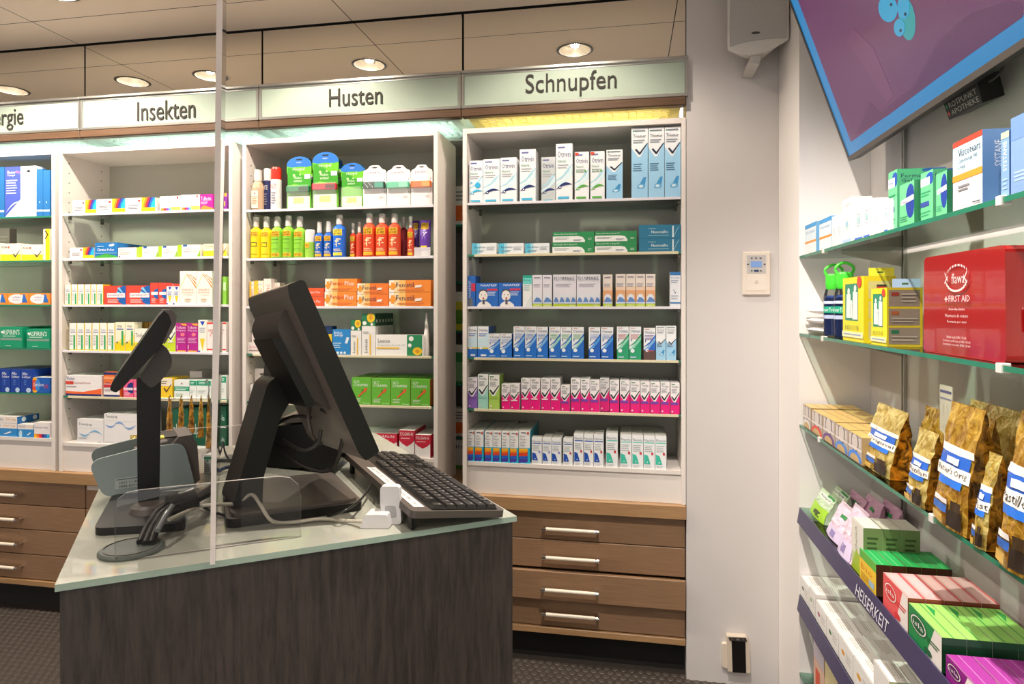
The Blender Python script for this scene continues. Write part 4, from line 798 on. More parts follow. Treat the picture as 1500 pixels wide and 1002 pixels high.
# ---- bottles, cans, cards and tubes on the two top shelves of the Husten cabinet
B1 = (345, 190, 4.478)
def place(R, x0, x1, yt, zs, y):
    ox, oy, sc = R; A = onY(ox+x0/sc, oy+yt/sc, y); B = onY(ox+x1/sc, oy+yt/sc, y); return (A.x+B.x)/2, B.x-A.x, (A.z+B.z)/2-zs
m_cap = frost('frosted_cap', '#ece8e4', .45); m_capw = M('#ece7e2', 0.3, noise=0.02)
def spray_bottle(cx, y, zs, w, h, body, label_els, lab, grp, hb=0.68, lc='#f0b62c', capm=None):
    e = empty('spray_bottle', lab, 'bottle', (cx, y, zs), grp)
    r = w/2; c = (cx, y, zs)
    b = MB(); b.lathe([(r*.90,0),(r,.004),(r,h*hb*.9),(r*.9,h*hb*.97),(r*.45,h*hb*1.04),(r*.42,h*hb*1.06)], PM(body), c=c, n=20); part(b, 'body', e)
    b = MB(); b.lathe([(r*.46,h*hb*1.06),(r*.46,h*hb*1.2),(r*.34,h*hb*1.24),(r*.3,h*.93),(r*.2,h*.95)], m_capw, c=c, n=14); part(b, 'pump_head', e)
    b = MB(); b.lathe([(r*.56,h*hb*1.07),(r*.5,h*.99),(r*.38,h)], capm or m_cap, c=c, n=14); part(b, 'clear_cap', e)
    b = MB()
    def cyl(x0, y0, x1, y1, col, kk=1):   # print wrapped on the front of the bottle
        n = 8; rr = r+0.0004*kk
        vs = []
        for q in range(n+1):
            a = -pi/2 + (x0+(x1-x0)*q/n - .5)*2.0
            vs += [(cx+rr*cos(a), y+rr*sin(a), zs+y0*h*hb), (cx+rr*cos(a), y+rr*sin(a), zs+y1*h*hb)]
        b.add(vs, [(2*q, 2*q+2, 2*q+3, 2*q+1) for q in range(n)], PM(col))
    def wraptext(txt, x0, y0, x1, y1, col, kk=3):
        vs, fs, a_ = text_geo(txt, 1, .02); rr = r+0.0004*kk; out = []
        for X, Yy, z in vs:
            a = -pi/2 + (x0+(x1-x0)*X - .5)*2.0
            out.append((cx+rr*cos(a), y+rr*sin(a), zs+(y0+(y1-y0)*Yy)*h*hb))
        b.add(out, fs, PM(col))
    for el in label_els:
        if el[0] == 'r': cyl(*el[1:6], kk=el[6] if len(el) > 6 else 1)
        else: wraptext(*el[1:])
    if b.v: part(b, 'label', e)
    return e
def anti(fig=True, lc='#f2b92c', figc='#f4dfb0', under='#e8d070'):
    e = [('r',.1,.70,.9,.90,lc), ('t','ANTI',.25,.81,.75,.88,'#4a2f10'), ('t','BRUMM',.2,.72,.8,.79,'#4a2f10'), ('r',.1,.06,.9,.16,lc,2), ('r',.15,.2,.85,.22,figc), ('r',.15,.25,.75,.27,figc)]
    if fig: e += [('r',.42,.34,.5,.6,figc), ('r',.3,.5,.65,.54,figc), ('r',.25,.40,.38,.43,figc), ('r',.6,.42,.78,.45,figc), ('r',.52,.56,.8,.6,figc)]
    return e
W2 = 'second Husten cabinet shelf'
zs = SZ['Husten'][1]+.0004
def ring(): return [('r',.1,.74,.9,.90,'#f2c02c'),('t','ANTI',.25,.83,.75,.88,'#6b5a10'),('t','BRUMM',.2,.76,.8,.81,'#6b5a10'),('r',.2,.52,.8,.54,'#33301c'),('r',.2,.40,.8,.42,'#33301c'),('r',.2,.42,.24,.52,'#33301c'),('r',.76,.42,.8,.52,'#33301c'),('r',.15,.14,.85,.16,'#b08a1c')]
def grn(): return [('r',.1,.72,.9,.90,'#f0b82c'),('t','ANTI',.25,.82,.75,.88,'#4a2f10'),('t','BRUMM',.2,.74,.8,.8,'#4a2f10'),('r',.15,.62,.85,.64,'#4c8c2c'),('r',.15,.5,.8,.52,'#6ab03c'),('r',.2,.3,.75,.32,'#6ab03c'),('r',.1,.06,.9,.18,'#f0c02c'),('t','NATUREL',.2,.08,.8,.16,'#4a5a10')]
for i, (x0, x1, yt, col, els, hb, lab) in enumerate([
    (103,170,574,'#f2d81a',ring(),.72,'leftmost yellow spray bottle with black ring print'), (171,238,572,'#f2d81a',ring(),.70,'second yellow spray bottle, next to the green ones'),
    (239,312,572,'#8fcf3c',grn(),.72,'leftmost of the three lime green spray bottles'), (313,385,565,'#86c936',grn(),.71,'middle of the three lime green spray bottles'), (387,460,570,'#8fcf3c',grn(),.70,'rightmost of the three lime green spray bottles'),
    (523,580,605,'#1f63c4',anti(),.66,'left small blue spray bottle'), (582,642,602,'#1f63c4',anti(),.66,'right small blue spray bottle'), (643,723,560,'#1f6fe0',anti(lc='#f0e04a'),.73,'large blue spray bottle'),
    (752,792,615,'#d8381c',anti(lc='#f0c82c'),.68,'leftmost small red spray bottle'), (787,840,605,'#d8482c',[],.66,'small red spray bottle turned to its back print'),
    (840,920,552,'#e2502c',anti(),.74,'first of three large orange-red spray bottles'), (922,1003,552,'#e2502c',anti(),.74,'second of three large orange-red spray bottles'), (1005,1083,552,'#e2502c',anti(),.74,'third of three large orange-red spray bottles'),
    (1128,1172,570,'#d8482c',anti(lc='#f0c82c'),.68,'orange-red spray bottle half hidden behind purple tubes')]):
    y = 2.685 + (0.012 if i in (9, 13) else 0) + (0.02 if i == 8 else 0)
    cx, w, h = place(B1, x0, x1, yt, zs, y)
    spray_bottle(cx, y, zs, w*.98 if i != 9 else w*.8, h, col, els, lab+', '+W2, 'spray bottles on the '+W2, hb)
for i, (x0, x1, yt, col) in enumerate([(262,318,585,'#9ccf5c'),(1078,1128,572,'#a8303c'),(905,955,572,'#c8402c'),(975,1010,575,'#c8402c')]):
    cx, w, h = place(B1, x0, x1, yt, zs, 2.76)
    spray_bottle(cx, 2.76+.0, zs, w, h, col, [], ['green spray bottle standing behind the green row','dark red spray bottle behind the third large one','orange-red spray bottle behind the first large one','orange-red spray bottle behind the second large one'][i]+', '+W2, 'spray bottles behind the front row', .7)
cx, w, h = place(B1, 460, 522, 658, zs, 2.685)
e = empty('deodorant_stick', 'short white-capped green stick between green and blue spray bottles', 'bottle', (cx, 2.685, zs))
b = MB(); b.lathe([(w*.49,0),(w*.5,.003),(w*.5,h*.56)], PM('#9cd04a'), c=(cx,2.685,zs), n=20); b2 = part(b, 'body', e)
b = MB(); b.lathe([(w*.485,h*.56),(w*.485,h*.95),(w*.42,h)], m_capw, c=(cx,2.685,zs), n=20); part(b, 'cap', e)
b = MB(); Art(b, (cx-w*.3, 2.685-w*.5-.0008, zs+h*.36), (w*.45,0,0), (0,0,h*.16)).run([('r',0,0,1,1,'#f0b82c'),('t','ANTI',.1,.3,.9,.8,'#4a2f10')]); part(b, 'label', e)
# purple tubes standing on a white tray
def tube_pack(x0, x1, yt, y, lab, col='#5a2f9c'):
    cx, w, h = place(B1, x0, x1, yt, zs, y)
    e = empty('cream_tube', lab, 'tube', (cx, y, zs), 'purple tubes on the second shelf')
    b = MB(); z0 = zs+h*.0
    n = 14; rings = []
    for (zz, ra, fl) in [(0.0,.32,1),(h*.16,.34,1),(h*.17,.46,.75),(h*.5,.49,.55),(h*.98,.5,.08)]:
        rings.append([(cx+w*ra*cos(2*pi*k/n), y+w*ra*fl*sin(2*pi*k/n), z0+zz) for k in range(n)])
    vs = [p for r_ in rings[2:] for p in r_]; b.add(vs, [(i*n+k, i*n+(k+1) % n, (i+1)*n+(k+1) % n, (i+1)*n+k) for i in range(2) for k in range(n)]+[tuple(range(2*n,3*n))], PM(col), True)
    Art(b, (cx-w*.4, y-w*.37, z0+h*.2), (w*.8, 0, 0), (0, w*.30, h*.75)).run([('r',.1,.72,.9,.95,'#f0c02c'),('t','ANTI',.2,.85,.8,.93,'#4a2f10'),('t','BRUMM',.15,.74,.85,.82,'#4a2f10'),('w',arc(.2,.35,.8,.6,.08,.05),'#e6dcf4'),('w',arc(.3,.6,.6,.3,.1,.05),'#e6dcf4'),('r',.15,.04,.8,.12,'#f0c02c')]); part(b, 'body', e)
    b = MB(); vs = [p for r_ in rings[:2] for p in r_]; b.add(vs, [(k, (k+1) % n, n+(k+1) % n, n+k) for k in range(n)]+[tuple(reversed(range(n))), tuple(range(n,2*n))], m_capw, False); part(b, 'cap', e)
tube_pack(1160, 1207, 592, 2.74, 'left purple cream tube, half behind the other, second Husten shelf')
tube_pack(1208, 1282, 590, 2.70, 'right purple cream tube, beside the cabinet side, second Husten shelf')
cx, w, h = place(B1, 1172, 1278, 772, zs, 2.664)
b = MB(); b.bbox(cx-w/2, 2.6625, zs, cx+w/2, 2.6665, zs+h, frost('tray_acrylic', '#f4f0f4', .5), 0.0005)
tag(b.build('display_tray', origin=(cx, 2.664, zs)), 'low clear strip in front of the purple tubes', 'tray')
# top shelf
zs = SZ['Husten'][0]+.0004
cx, w, h = place(B1, 113, 183, 265, zs, 2.69)
e = empty('spray_bottle', 'clear pump bottle with orange label at the left of the top shelf', 'bottle', (cx, 2.69, zs))
b = MB(); b.lathe([(w*.46,0),(w*.5,.004),(w*.5,h*.55),(w*.42,h*.66),(w*.22,h*.74)], PM('#c9a98c'), c=(cx,2.69,zs), n=20); part(b, 'body', e)
b = MB(); b.lathe([(w*.26,h*.72),(w*.26,h*.82),(w*.2,h*.97),(w*.14,h*.98)], m_capw, c=(cx,2.69,zs), n=14); part(b, 'pump_head', e)
b = MB(); b.lathe([(w*.36,h*.73),(w*.34,h*.98),(w*.3,h)], m_cap, c=(cx,2.69,zs), n=14); part(b, 'clear_cap', e)
b = MB(); Art(b, (cx-w*.3, 2.69-w*.52, zs+h*.05), (w*.6,0,0), (0,0,h*.42)).run([('r',0,0,1,1,'#e8d8c4'),('c',.5,.85,.1,'#b0402c'),('l',.1,.2,.9,.7,5,'#b07a4c')]); part(b, 'label', e)
for (x0, x1, yt, y, body, top, txt, lab) in [(186,236,258,2.72,'#262c5c','#e6e2de','MITE','navy blue spray can with clear cap behind the red-capped can'), (236,300,250,2.69,'#e9e4e4','#d83020','INSECTE','white spray can with red cap beside the wristband cards')]:
    cx, w, h = place(B1, x0, x1, yt, zs, y)
    e = empty('spray_can', lab, 'can', (cx, y, zs), 'spray cans on the top Husten shelf')
    b = MB(); b.lathe([(w*.48,0),(w*.5,.003),(w*.5,h*.70),(w*.44,h*.72)], PM(body), c=(cx,y,zs), n=20); part(b, 'body', e)
    b = MB(); b.lathe([(w*.47,h*.72),(w*.47,h*.95),(w*.4,h)], PM(top), c=(cx,y,zs), n=20); part(b, 'cap', e)
    b = MB(); Art(b, (cx-w*.28, y-w*.515, zs+h*.08), (w*.56,0,0), (0,0,h*.58)).run([('t',txt,.0,.72,1,.9,'#c8303a' if body[1]=='e' else '#e6e2de',.03),('l',.1,.1,.9,.6,5,'#8a8a9c')]); part(b, 'label', e)
m_blis = frost('clear_blister', '#ffffff', .12)
def card(x0, x1, yt, y, kind, band, lab, grp, d=.018):
    cx, w, h = place(B1, x0, x1, yt, zs, y)
    e = empty('blister_card', lab, 'blister pack', (cx, y, zs), grp)
    b = MB(); pts = []
    if kind == 'r':
        prof = [(.46,0),(.5,.06),(.47,.40),(.40,.52),(.44,.62),(.5,.72),(.5,.84)]
        prof += [(.5*cos(a), .84+.16*sin(a)) for a in [pi/2*k/6 for k in range(1, 7)]]
    else: prof = [(.5,0),(.5,.82),(.46,.88),(.36,.90),(.28,.93),(.2,.99),(.1,1.0)]
    L = [(cx-w*a, y+.012, zs+h*c) for a, c in prof]; Rr = [(cx+w*a, y+.012, zs+h*c) for a, c in reversed(prof)]
    pts = Rr[::-1] + L[::-1]
    pts = [(cx+w*a, y+.012, zs+h*c) for a, c in prof] + [(cx-w*a, y+.012, zs+h*c) for a, c in reversed(prof)]
    base = {'r': '#6cc22c', 's': '#6cc22c', 'p': '#f4efee'}['r' if kind == 'r' else 'p']
    b.prism(pts, (0, .002, 0), PM(base))
    A = Art(b, (cx-w/2, y+.012, zs), (w,0,0), (0,0,h))
    if kind == 'r':
        A.run([('g',[(.0+.0,.82)]+[(.5-.5*cos(a),.84+.16*sin(a)) for a in [pi*k/10 for k in range(11)]]+[(1,.82),(.8,.80),(.5,.81),(.2,.80)],'#2f74c8'), ('r',.38,.93,.62,.955,'#26303c'), ('t','FAMILY',.4,.875,.6,.90,'#e6eef8'),
               ('w',[(.04,.45,.8),(.3,.5,.78),(.6,.45,.66),(.98,.42,.6)],'#3f9c2c'), ('t','récopel',.25,.72,.72,.80,'#f2f8ee',.04), ('c',.3,.65,.05,'#b8e49c'), ('c',.55,.66,.035,'#b8e49c'), ('t','Mücken-',.3,.58,.62,.63,'#eef6e6',.02), ('t','armband',.3,.52,.62,.57,'#eef6e6',.02), ('r',.72,.58,.95,.66,'#dfe8f0'), ('r',.06,.0,.94,.26,'#dedad2'), ('r',.28,.12,.7,.23,'#e6d27a')] + ([('r',.0,.3,.02,.3,'#000000')] if 0 else []))
    else:
        A.run([('c',.5,.945,.12,'#4a423c',.018), ('t','parakito',.2,.78,.78,.87,'#7a5f8c',.02), ('c',.08,.66,.02,'#4a4240'), ('c',.92,.66,.02,'#4a4240'), ('c',.08,.36,.02,'#4a4240'), ('c',.92,.36,.02,'#4a4240'), ('r',.68,.22,.86,.26,'#c4bcb8')])
    part(b, 'backing_card', e)
    b = MB()
    if band:
        zb = {'r': (.33,.44), 'p': (.44,.60)}[kind if kind == 'r' else 'p']
        b.bbox(cx-w*.47, y-.004, zs+h*zb[0], cx+w*.47, y+.0115, zs+h*zb[1], PM(band), .003); 
        b.box(cx+w*.05, y-.0046, zs+h*(zb[0]+.02), cx+w*.42, y-.004, zs+h*(zb[1]-.02), PM({'#1c7a4c':'#123c26','#c8243c':'#5c1420','#26443c':'#2c9c84','#5cc49c':'#8fe0c0','#f0742c':'#f0a04c'}.get(band,'#333333')))
        if band == '#26443c':
            for q in range(9): b.box(cx-w*.45+q*w*.05, y-.0046, zs+h*(.46+.03*((q*7) % 4)), cx-w*.43+q*w*.05, y-.004, zs+h*(.49+.03*((q*7) % 4)), PM('#d6e6e0'))
        part(b, 'wristband', e)
    b = MB(); b.bbox(cx-w*.44, y-.006, zs+h*.02, cx+w*.44, y+.0115, zs+h*(.62 if kind != 'r' else .46), m_blis, .004); part(b, 'clear_blister', e)
    return e
g1 = 'mosquito wristband cards on the top shelf'
card(327, 490, 172, 2.68, 'r', '#1c7a4c', 'green wristband card with green band, top Husten shelf', g1)
card(496, 668, 142, 2.672, 'r', '#c8243c', 'green wristband card with red band, tallest on the shelf', g1)
card(684, 832, 214, 2.672, 'r', None, 'shorter green refill card with yellow tablets, no band', g1)
card(829, 983, 230, 2.672, 'p', '#26443c', 'white wristband card with dark patterned band', g1)
card(986, 1142, 230, 2.672, 'p', '#5cc49c', 'white wristband card with mint green band', g1)
card(1145, 1286, 225, 2.672, 'p', '#f0742c', 'white wristband card with orange band', g1)
for (x0, x1, yt, y, kind, bnd, lab) in [(420,500,180,2.74,'r',None,'dark green card standing behind the green-band card'),(640,700,190,2.73,'r',None,'green card standing behind the red-band card'),(780,845,225,2.73,'r',None,'blue-topped green card behind the refill card')]:
    card(x0, x1, yt, y, kind, bnd, lab, g1)
for x0, lab in [(962,'left purple strap hanging between the white cards'),(1122,'right purple strap between the white cards')]:
    cx, w, h = place(B1, x0, x0+14, 340, zs, 2.70)
    b = MB(); b.bbox(cx-w/2, 2.699, zs, cx+w/2, 2.702, zs+h, PM('#7a3f9c'), .0006); tag(b.build('purple_card', origin=(cx,2.7,zs)), lab, 'card', 'purple straps behind the cards')
# white tube standing on its cap, fourth shelf, and a hang tab on the blue carton
zs = SZ['Husten'][3]+.0004
cx, w, h = place(S4, 1233, 1272, 350, zs, 2.69)
e = empty('cream_tube', 'plain white tube standing on its cap beside the gel carton', 'tube', (cx, 2.69, zs))
b = MB(); n = 14; vs = []
for (zz, ra, fl) in [(h*.12,.46,1),(h*.5,.4,.8),(h,.12,.5)]: vs += [(cx+w*ra*cos(2*pi*k/n), 2.69+w*ra*fl*sin(2*pi*k/n), zs+zz) for k in range(n)]
b.add(vs, [(i*n+k, i*n+(k+1) % n, (i+1)*n+(k+1) % n, (i+1)*n+k) for i in range(2) for k in range(n)]+[tuple(range(2*n,3*n))], M('#eeeae6', .3, noise=0), True); part(b, 'body', e)
b = MB(); b.lathe([(w*.48,0),(w*.48,h*.12)], m_capw, c=(cx,2.69,zs), n=14); part(b, 'cap', e)
# ------------------------------------------------------------------ things on the counter
ER = Vector((CT, ST, 0)); EF = Vector((-ST, CT, 0)); EZ = Vector((0, 0, 1))
def zc(v, z=ZT): return (H-z)*F/(v-V0)        # camera depth of a pixel row lying at height z
def obox(b, o, ex, ey, ez, m, mats=None):
    o, ex, ey, ez = map(Vector, (o, ex, ey, ez))
    vs = [o, o+ex, o+ex+ey, o+ey, o+ez, o+ex+ez, o+ex+ey+ez, o+ey+ez]
    for k, f in enumerate([(0,3,2,1),(4,5,6,7),(0,1,5,4),(1,2,6,5),(2,3,7,6),(3,0,4,7)]): b.add([vs[j] for j in f], [(0,1,2,3)], (mats or {}).get(k, m))
def rounded(pts, r=0.006, n=3):
    """rounds the corners of a 3D polygon"""
    pts = [Vector(p) for p in pts]; out = []
    for i, p in enumerate(pts):
        a = pts[i-1]; c = pts[(i+1) % len(pts)]
        da = (a-p); dc = (c-p); ra = min(r, da.length*.45); rc = min(r, dc.length*.45)
        s, e_ = p+da.normalized()*ra, p+dc.normalized()*rc
        for k in range(n+1):
            t = k/n; out.append(s*(1-t)**2 + p*2*t*(1-t) + e_*t*t)
    return out

# touch-screen till monitor
TN = P(437, 411, 1.10); TF = P(377, 431, 1.35); BN = P(553, 668, 1.15)
W_ = (TF-TN); wl_ = W_.length; Wn = W_.normalized(); Dn = (BN-TN); Dn = (Dn-Wn*Dn.dot(Wn)); Dl = Dn.length; Dn.normalize(); Nn = Wn.cross(Dn).normalized()
if Nn.dot(ER) < 0: Nn = -Nn            # towards the screen side (right)
e = empty('till_monitor', 'black touch-screen till monitor on a slanted stand, seen from behind', 'monitor', tuple(onZ(430, 735, ZT)))
def ml(w, d, n): return TN + Wn*w + Dn*d + Nn*n
b = MB(); prof = rounded([ml(0,0,.004), ml(0,0,-.020), ml(0,.02,-.026), ml(0,Dl-.02,-.026), ml(0,Dl,-.02), ml(0,Dl,.004), ml(0,Dl-.004,.010), ml(0,.004,.010)], .004)
b.prism(prof, Wn*wl_, m_blackp, mside=m_hback_lit); part(b, 'screen_housing', e)
b = MB(); obox(b, ml(.015,.015,.0102), Wn*(wl_-.03), Dn*(Dl-.03), Nn*.0008, M('#0b0d10', .1, noise=0)); part(b, 'touch_screen', e)
b = MB(); prof = rounded([ml(.05,.035,-.0262), ml(.05,.06,-.052), ml(.05,.13,-.056), ml(.05,.20,-.050), ml(.05,.245,-.0262)], .012, 4)
b.prism(prof, Wn*(wl_-.10), m_blackm); part(b, 'rear_cover', e)
b = MB(); prof = rounded([ml(.035,.085,-.0565), ml(.035,.075,-.072), ml(.035,.215,-.066), ml(.035,.215,-.0505)], .004, 2)
b.prism(prof, Wn*(wl_-.16), m_blackp); part(b, 'connector_panel', e)
q = lambda u, v: onPl(u, v, P(395, 640, 1.20), Wn)
b = MB(); prof = rounded([q(340,742), q(392,562), q(408,549), q(434,556), q(440,575), q(424,590), q(411,612), q(386,700), q(384,745)], .008, 3)
b.prism(prof, Wn*.11, m_blackp, mside=m_blackm); part(b, 'stand_arm', e)
b = MB(); prof = rounded([q(403,556), q(412,488), q(428,482), q(446,520), q(456,560), q(440,582)], .01, 3)
b.prism([p+Wn*.012 for p in prof], Wn*.085, m_blackm); part(b, 'tilt_hinge', e)
b = MB(); base = rounded([onZ(331,776,ZT), onZ(533,748,ZT), onZ(490,704,ZT), onZ(326,722,ZT)], .02, 5)
base = [Vector((p.x, p.y, ZT+.0006)) for p in base]
b.prism(base, (0,0,.016), m_blackm, mside=m_blackp); cb_ = sum(base, Vector())/len(base)
b.prism([Vector((cb_.x+(p.x-cb_.x)*.93, cb_.y+(p.y-cb_.y)*.93, ZT+.017)) for p in base], (0,0,.006), m_blackm)
part(b, 'base_plate', e)
b = MB()
b.tube([P(455,590,1.22), P(452,615,1.2), P(458,640,1.2), P(470,650,1.22)], .004, m_blackm)
part(b, 'plug', e)
for pts in [[(470,600,1.21),(500,620,1.19),(498,660,1.2),(480,690,1.22),(440,680,1.24),(405,650,1.26),(395,640,1.27)], [(455,612,1.22),(430,610,1.24),(405,622,1.26),(392,640,1.27)], [(470,630,1.2),(465,650,1.2),(445,660,1.2),(415,645,1.24)]]:
    b = MB(); b.tube([P(*p) for p in pts], .0035, M('#2b2724', .35, noise=0)); part(b, 'cable', e)

# receipt printer behind the monitor
q2 = lambda u, v: onPl(u, v, onZ(440, 690, ZT), EF*cos(.35)+ER*sin(.35))
e = empty('receipt_printer', 'black receipt printer with taupe lid behind the till monitor', 'printer', tuple(onZ(440, 688, ZT)))
b = MB(); prof = rounded([q2(388,694), q2(384,640), q2(400,624), q2(470,620), q2(500,640), q2(500,668), q2(492,686)], .012, 4)
zmin = min(p.z for p in prof); prof = [p+Vector((0,0,max(0,ZT+.001-p.z))) for p in prof]
b.prism(prof, EF*.15, m_blackp); part(b, 'body', e)
b = MB(); prof = rounded([q2(409,620.5), q2(411,612), q2(463,605), q2(472,616.5)], .004, 2)
b.prism(prof, EF*.14, m_taupe); part(b, 'lid', e)
e = empty('card_terminal', 'dark taupe rounded device half hidden behind the slanted stand', 'device', tuple(onZ(362, 680, ZT)))
q3 = lambda u, v: onPl(u, v, onZ(362, 677, ZT), EF)
b = MB(); b.prism(rounded([q3(351,677), q3(353,628), q3(366,613), q3(388,610), q3(392,640), q3(380,677)], .012, 4), EF*.06, m_taupe); part(b, 'body', e)
b = MB(); c = q3(363.5,627)-EF*.0008; b.add([c+ER*.004, c+EZ*.004, c-ER*.004, c-EZ*.004], [(0,1,2,3)], M('#c9c2bc', .4, noise=0)); part(b, 'diamond_mark', e)

# small customer display on a pole
RD = Vector((ray(215,510).x, ray(215,510).y, 0)).normalized()
q4 = lambda u, v: onPl(u, v, onZ(219, 752, ZT), RD)
e = empty('customer_display', 'small slanted black customer display on a tall pole with flat foot', 'monitor', tuple(onZ(219, 752, ZT)))
b = MB(); prof = rounded([q4(163,566), q4(166,556), q4(232,462), q4(240,454), q4(250,455), q4(256,462), q4(254,474), q4(236,504), q4(182,562), q4(172,570)], .004, 3)
b.prism([p-RD*.06 for p in prof], RD*.16, m_blackp, mside=m_blackp); part(b, 'display_head', e)
b = MB(); prof = rounded([q4(237,453.6), q4(250,453.6), q4(257.5,462), q4(255.5,475), q4(240,502), q4(237.5,500), q4(250,472), q4(246,460)], .002, 2)
b.prism([p-RD*.0605 for p in prof], RD*.161, m_taupe); part(b, 'rear_shell', e)
b = MB(); prof = rounded([q4(204,553), q4(226,520), q4(238,504), q4(246,512), q4(252,524), q4(250,538), q4(236,556), q4(222,568)], .008, 3)
b.prism([p-RD*.02 for p in prof], RD*.05, m_blackm); part(b, 'tilt_joint', e)
b = MB(); prof = rounded([q4(202,745), q4(200,553), q4(236,553), q4(235,620), q4(233,745)], .004, 2)
b.prism([p-RD*.015 for p in prof], RD*.035, m_blackp, mside=m_blackm); part(b, 'pole', e)
b = MB(); base = rounded([onZ(137,786,ZT), onZ(272,778,ZT), onZ(266,728,ZT), onZ(165,734,ZT)], .018, 5); base = [Vector((p.x, p.y, ZT+.0006)) for p in base]
b.prism(base, (0,0,.013), m_blackp); part(b, 'foot_plate', e)
c = onZ(219,748,ZT+.0136); b = MB(); b.lathe([(.034,0),(.030,.010),(.024,.014)], m_blackm, c=c, n=24); part(b, 'pole_collar', e)

# grey label printer
G0 = onZ(161, 729, ZT); G1 = onZ(284, 712, ZT); Gx = (G1-G0).normalized(); Gn = Vector((-Gx.y, Gx.x, 0)); 
if Gn.dot(EF) < 0: Gn = -Gn
q5 = lambda u, v: onPl(u, v, G0, Gn)
e = empty('label_printer', 'grey-green label printer with open paper tray behind the pole', 'printer', tuple((G0+G1)/2))
m_pr = M('#8d9a98', .42, noise=.04, scale=500)
sil = [q5(161,727.5), q5(148,721), q5(132,684), q5(139,673), q5(205,656), q5(262,649), q5(271,655), q5(284,705), q5(283,711)]
zf = lambda p: Vector((p.x, p.y, max(p.z, ZT+.003)))
b = MB(); b.prism([zf(p)-Gn*.006 for p in rounded(sil, .012, 4)], Gn*.006, m_pr); part(b, 'near_side_panel', e)
b = MB(); b.prism([zf(p)+Gn*.115+EZ*.0 for p in rounded(sil, .012, 4)], Gn*.006, M('#6f7876', .45, noise=.04)); part(b, 'far_side_panel', e)  # same grey plastic as the near panel, shade painted in as a darker tone
b = MB(); b.prism([zf(p) for p in [q5(205,722), q5(200,668), q5(250,655), q5(262,640), q5(281,637), q5(289,650), q5(293,703), q5(285,711)]], Gn*.114, m_taupe); part(b, 'body', e)
b = MB(); obox(b, q5(225,655)+Gn*.02+EZ*.012, Gx*.022, Gn*.03, EZ*.003, M('#e6d23c', .5, noise=0)); obox(b, q5(215,652)+Gn*.02+EZ*.006, Gx*.09, Gn*.07, EZ*.003, m_blackp); part(b, 'paper_slot', e)
b = MB(); A = Art(b, q5(168,716)-Gn*.0062, Gx*.055, EZ*.022); A.run([('r',0,0,1,1,'#a9b2b0'), ('l',.05,.75,.95,.95,1,'#5c6462'), ('t','0800 11 8860',.12,.42,.9,.66,'#3a4040',.02), ('t','0848 890 865',.12,.08,.9,.32,'#3a4040',.02)]); part(b, 'sticker', e)

# keyboard
K = dict(FL=onZ(509,665,ZT+.045), NL=onZ(606,750,ZT+.045), NR=onZ(738,744,ZT+.020), FR=onZ(600,660,ZT+.020))
kc = (K['FL']+K['NL']+K['NR']+K['FR'])/4
kx = ((K['FL']-K['NL'])+(K['FR']-K['NR']))/2; kL = kx.length; kx.normalize()
ky = ((K['NR']-K['NL'])+(K['FR']-K['FL']))/2; ky = ky-kx*ky.dot(kx); kW = ky.length; ky.normalize(); kn = ky.cross(kx).normalized()
if kn.z < 0: kn = -kn
k0 = kc-kx*kL/2-ky*kW/2
def kp(s, t, n=0): return k0+kx*s*kL+ky*t*kW+kn*n
e = empty('keyboard', 'black wired keyboard tilted up on its feet beside the till monitor', 'keyboard', tuple(Vector((kc.x, kc.y, ZT))))
b = MB(); pl = rounded([kp(0,0,-.014), kp(0,1,-.014), kp(1,1,-.014), kp(1,0,-.014)], .012, 4); b.prism(pl, kn*.012, m_blackm); part(b, 'case', e)
b = MB(); pl = rounded([kp(.012,.21,-.0019), kp(.012,.93,-.0019), kp(.988,.93,-.0019), kp(.988,.21,-.0019)], .006, 3); b.prism(pl, kn*.0012, m_blackp); part(b, 'key_bed', e)
b = MB(); o_ = kp(.05,.175,-.0016); Art(b, o_, kx*kL*.62, -ky*kW*.11).run([('r',0,0,1,1,'#d6d4d0')] + [('t', w, x, .3, x+.09, .75, '#6a6a6e') for w, x in [('F1 Info',.02),('F2 Kasse',.13),('F3 Lager',.24),('F4 Kunde',.35),('F5 Rez',.46),('F6 Best',.57),('F7 Druck',.68),('F8 Suche',.79),('F9',.9)]]); part(b, 'paper_strip', e)
for s in (.06, .9):
    b = MB(); p0 = kp(s,.06,-.0145); obox(b, Vector((p0.x, p0.y, ZT+.0006)), kx*.022, ky*.006, EZ*(p0.z-ZT-.001), m_blackp); part(b, 'foot', e)
KM = {}
def key(s0, s1, t0, t1):
    w = (s1-s0)*kL-.0022; d = (t1-t0)*kW-.0022; kk = (round(w, 4), round(d, 4))
    if kk not in KM:
        b = MB(); i_ = .0016
        vs = [(0,0,0),(w,0,0),(w,d,0),(0,d,0),(i_,i_,.006),(w-i_,i_,.006),(w-i_,d-i_,.006),(i_,d-i_,.006)]
        b.add(vs, [(4,5,6,7),(0,1,5,4),(1,2,6,5),(2,3,7,6),(3,0,4,7)], M('#211d1b', .42, noise=0))
        c_ = M('#8c8682', .5, noise=0); b.add([(w*.3,d*.55,.0062),(w*.3+.0035,d*.55,.0062),(w*.3+.0035,d*.8,.0062),(w*.3,d*.8,.0062)], [(0,1,2,3)], c_)
        o = b.build('key'); KM[kk] = o.data; bpy.data.objects.remove(o)
    o = bpy.data.objects.new('key', KM[kk]); COL.objects.link(o); o.parent = e
    p = kp(s0, t0, -.0006) + kx*.0011 + ky*.0011 - Vector(e.location)
    m = Matrix(((kx.x, ky.x, kn.x, p.x), (kx.y, ky.y, kn.y, p.y), (kx.z, ky.z, kn.z, p.z), (0,0,0,1))); o.matrix_local = m
t0, th_ = .235, .112
def row(r, xs_, gap=0): 
    for a, c_ in xs_: key(a, c_, t0+th_*r+gap, t0+th_*(r+1)+gap)
u_ = (.62-.02)/15
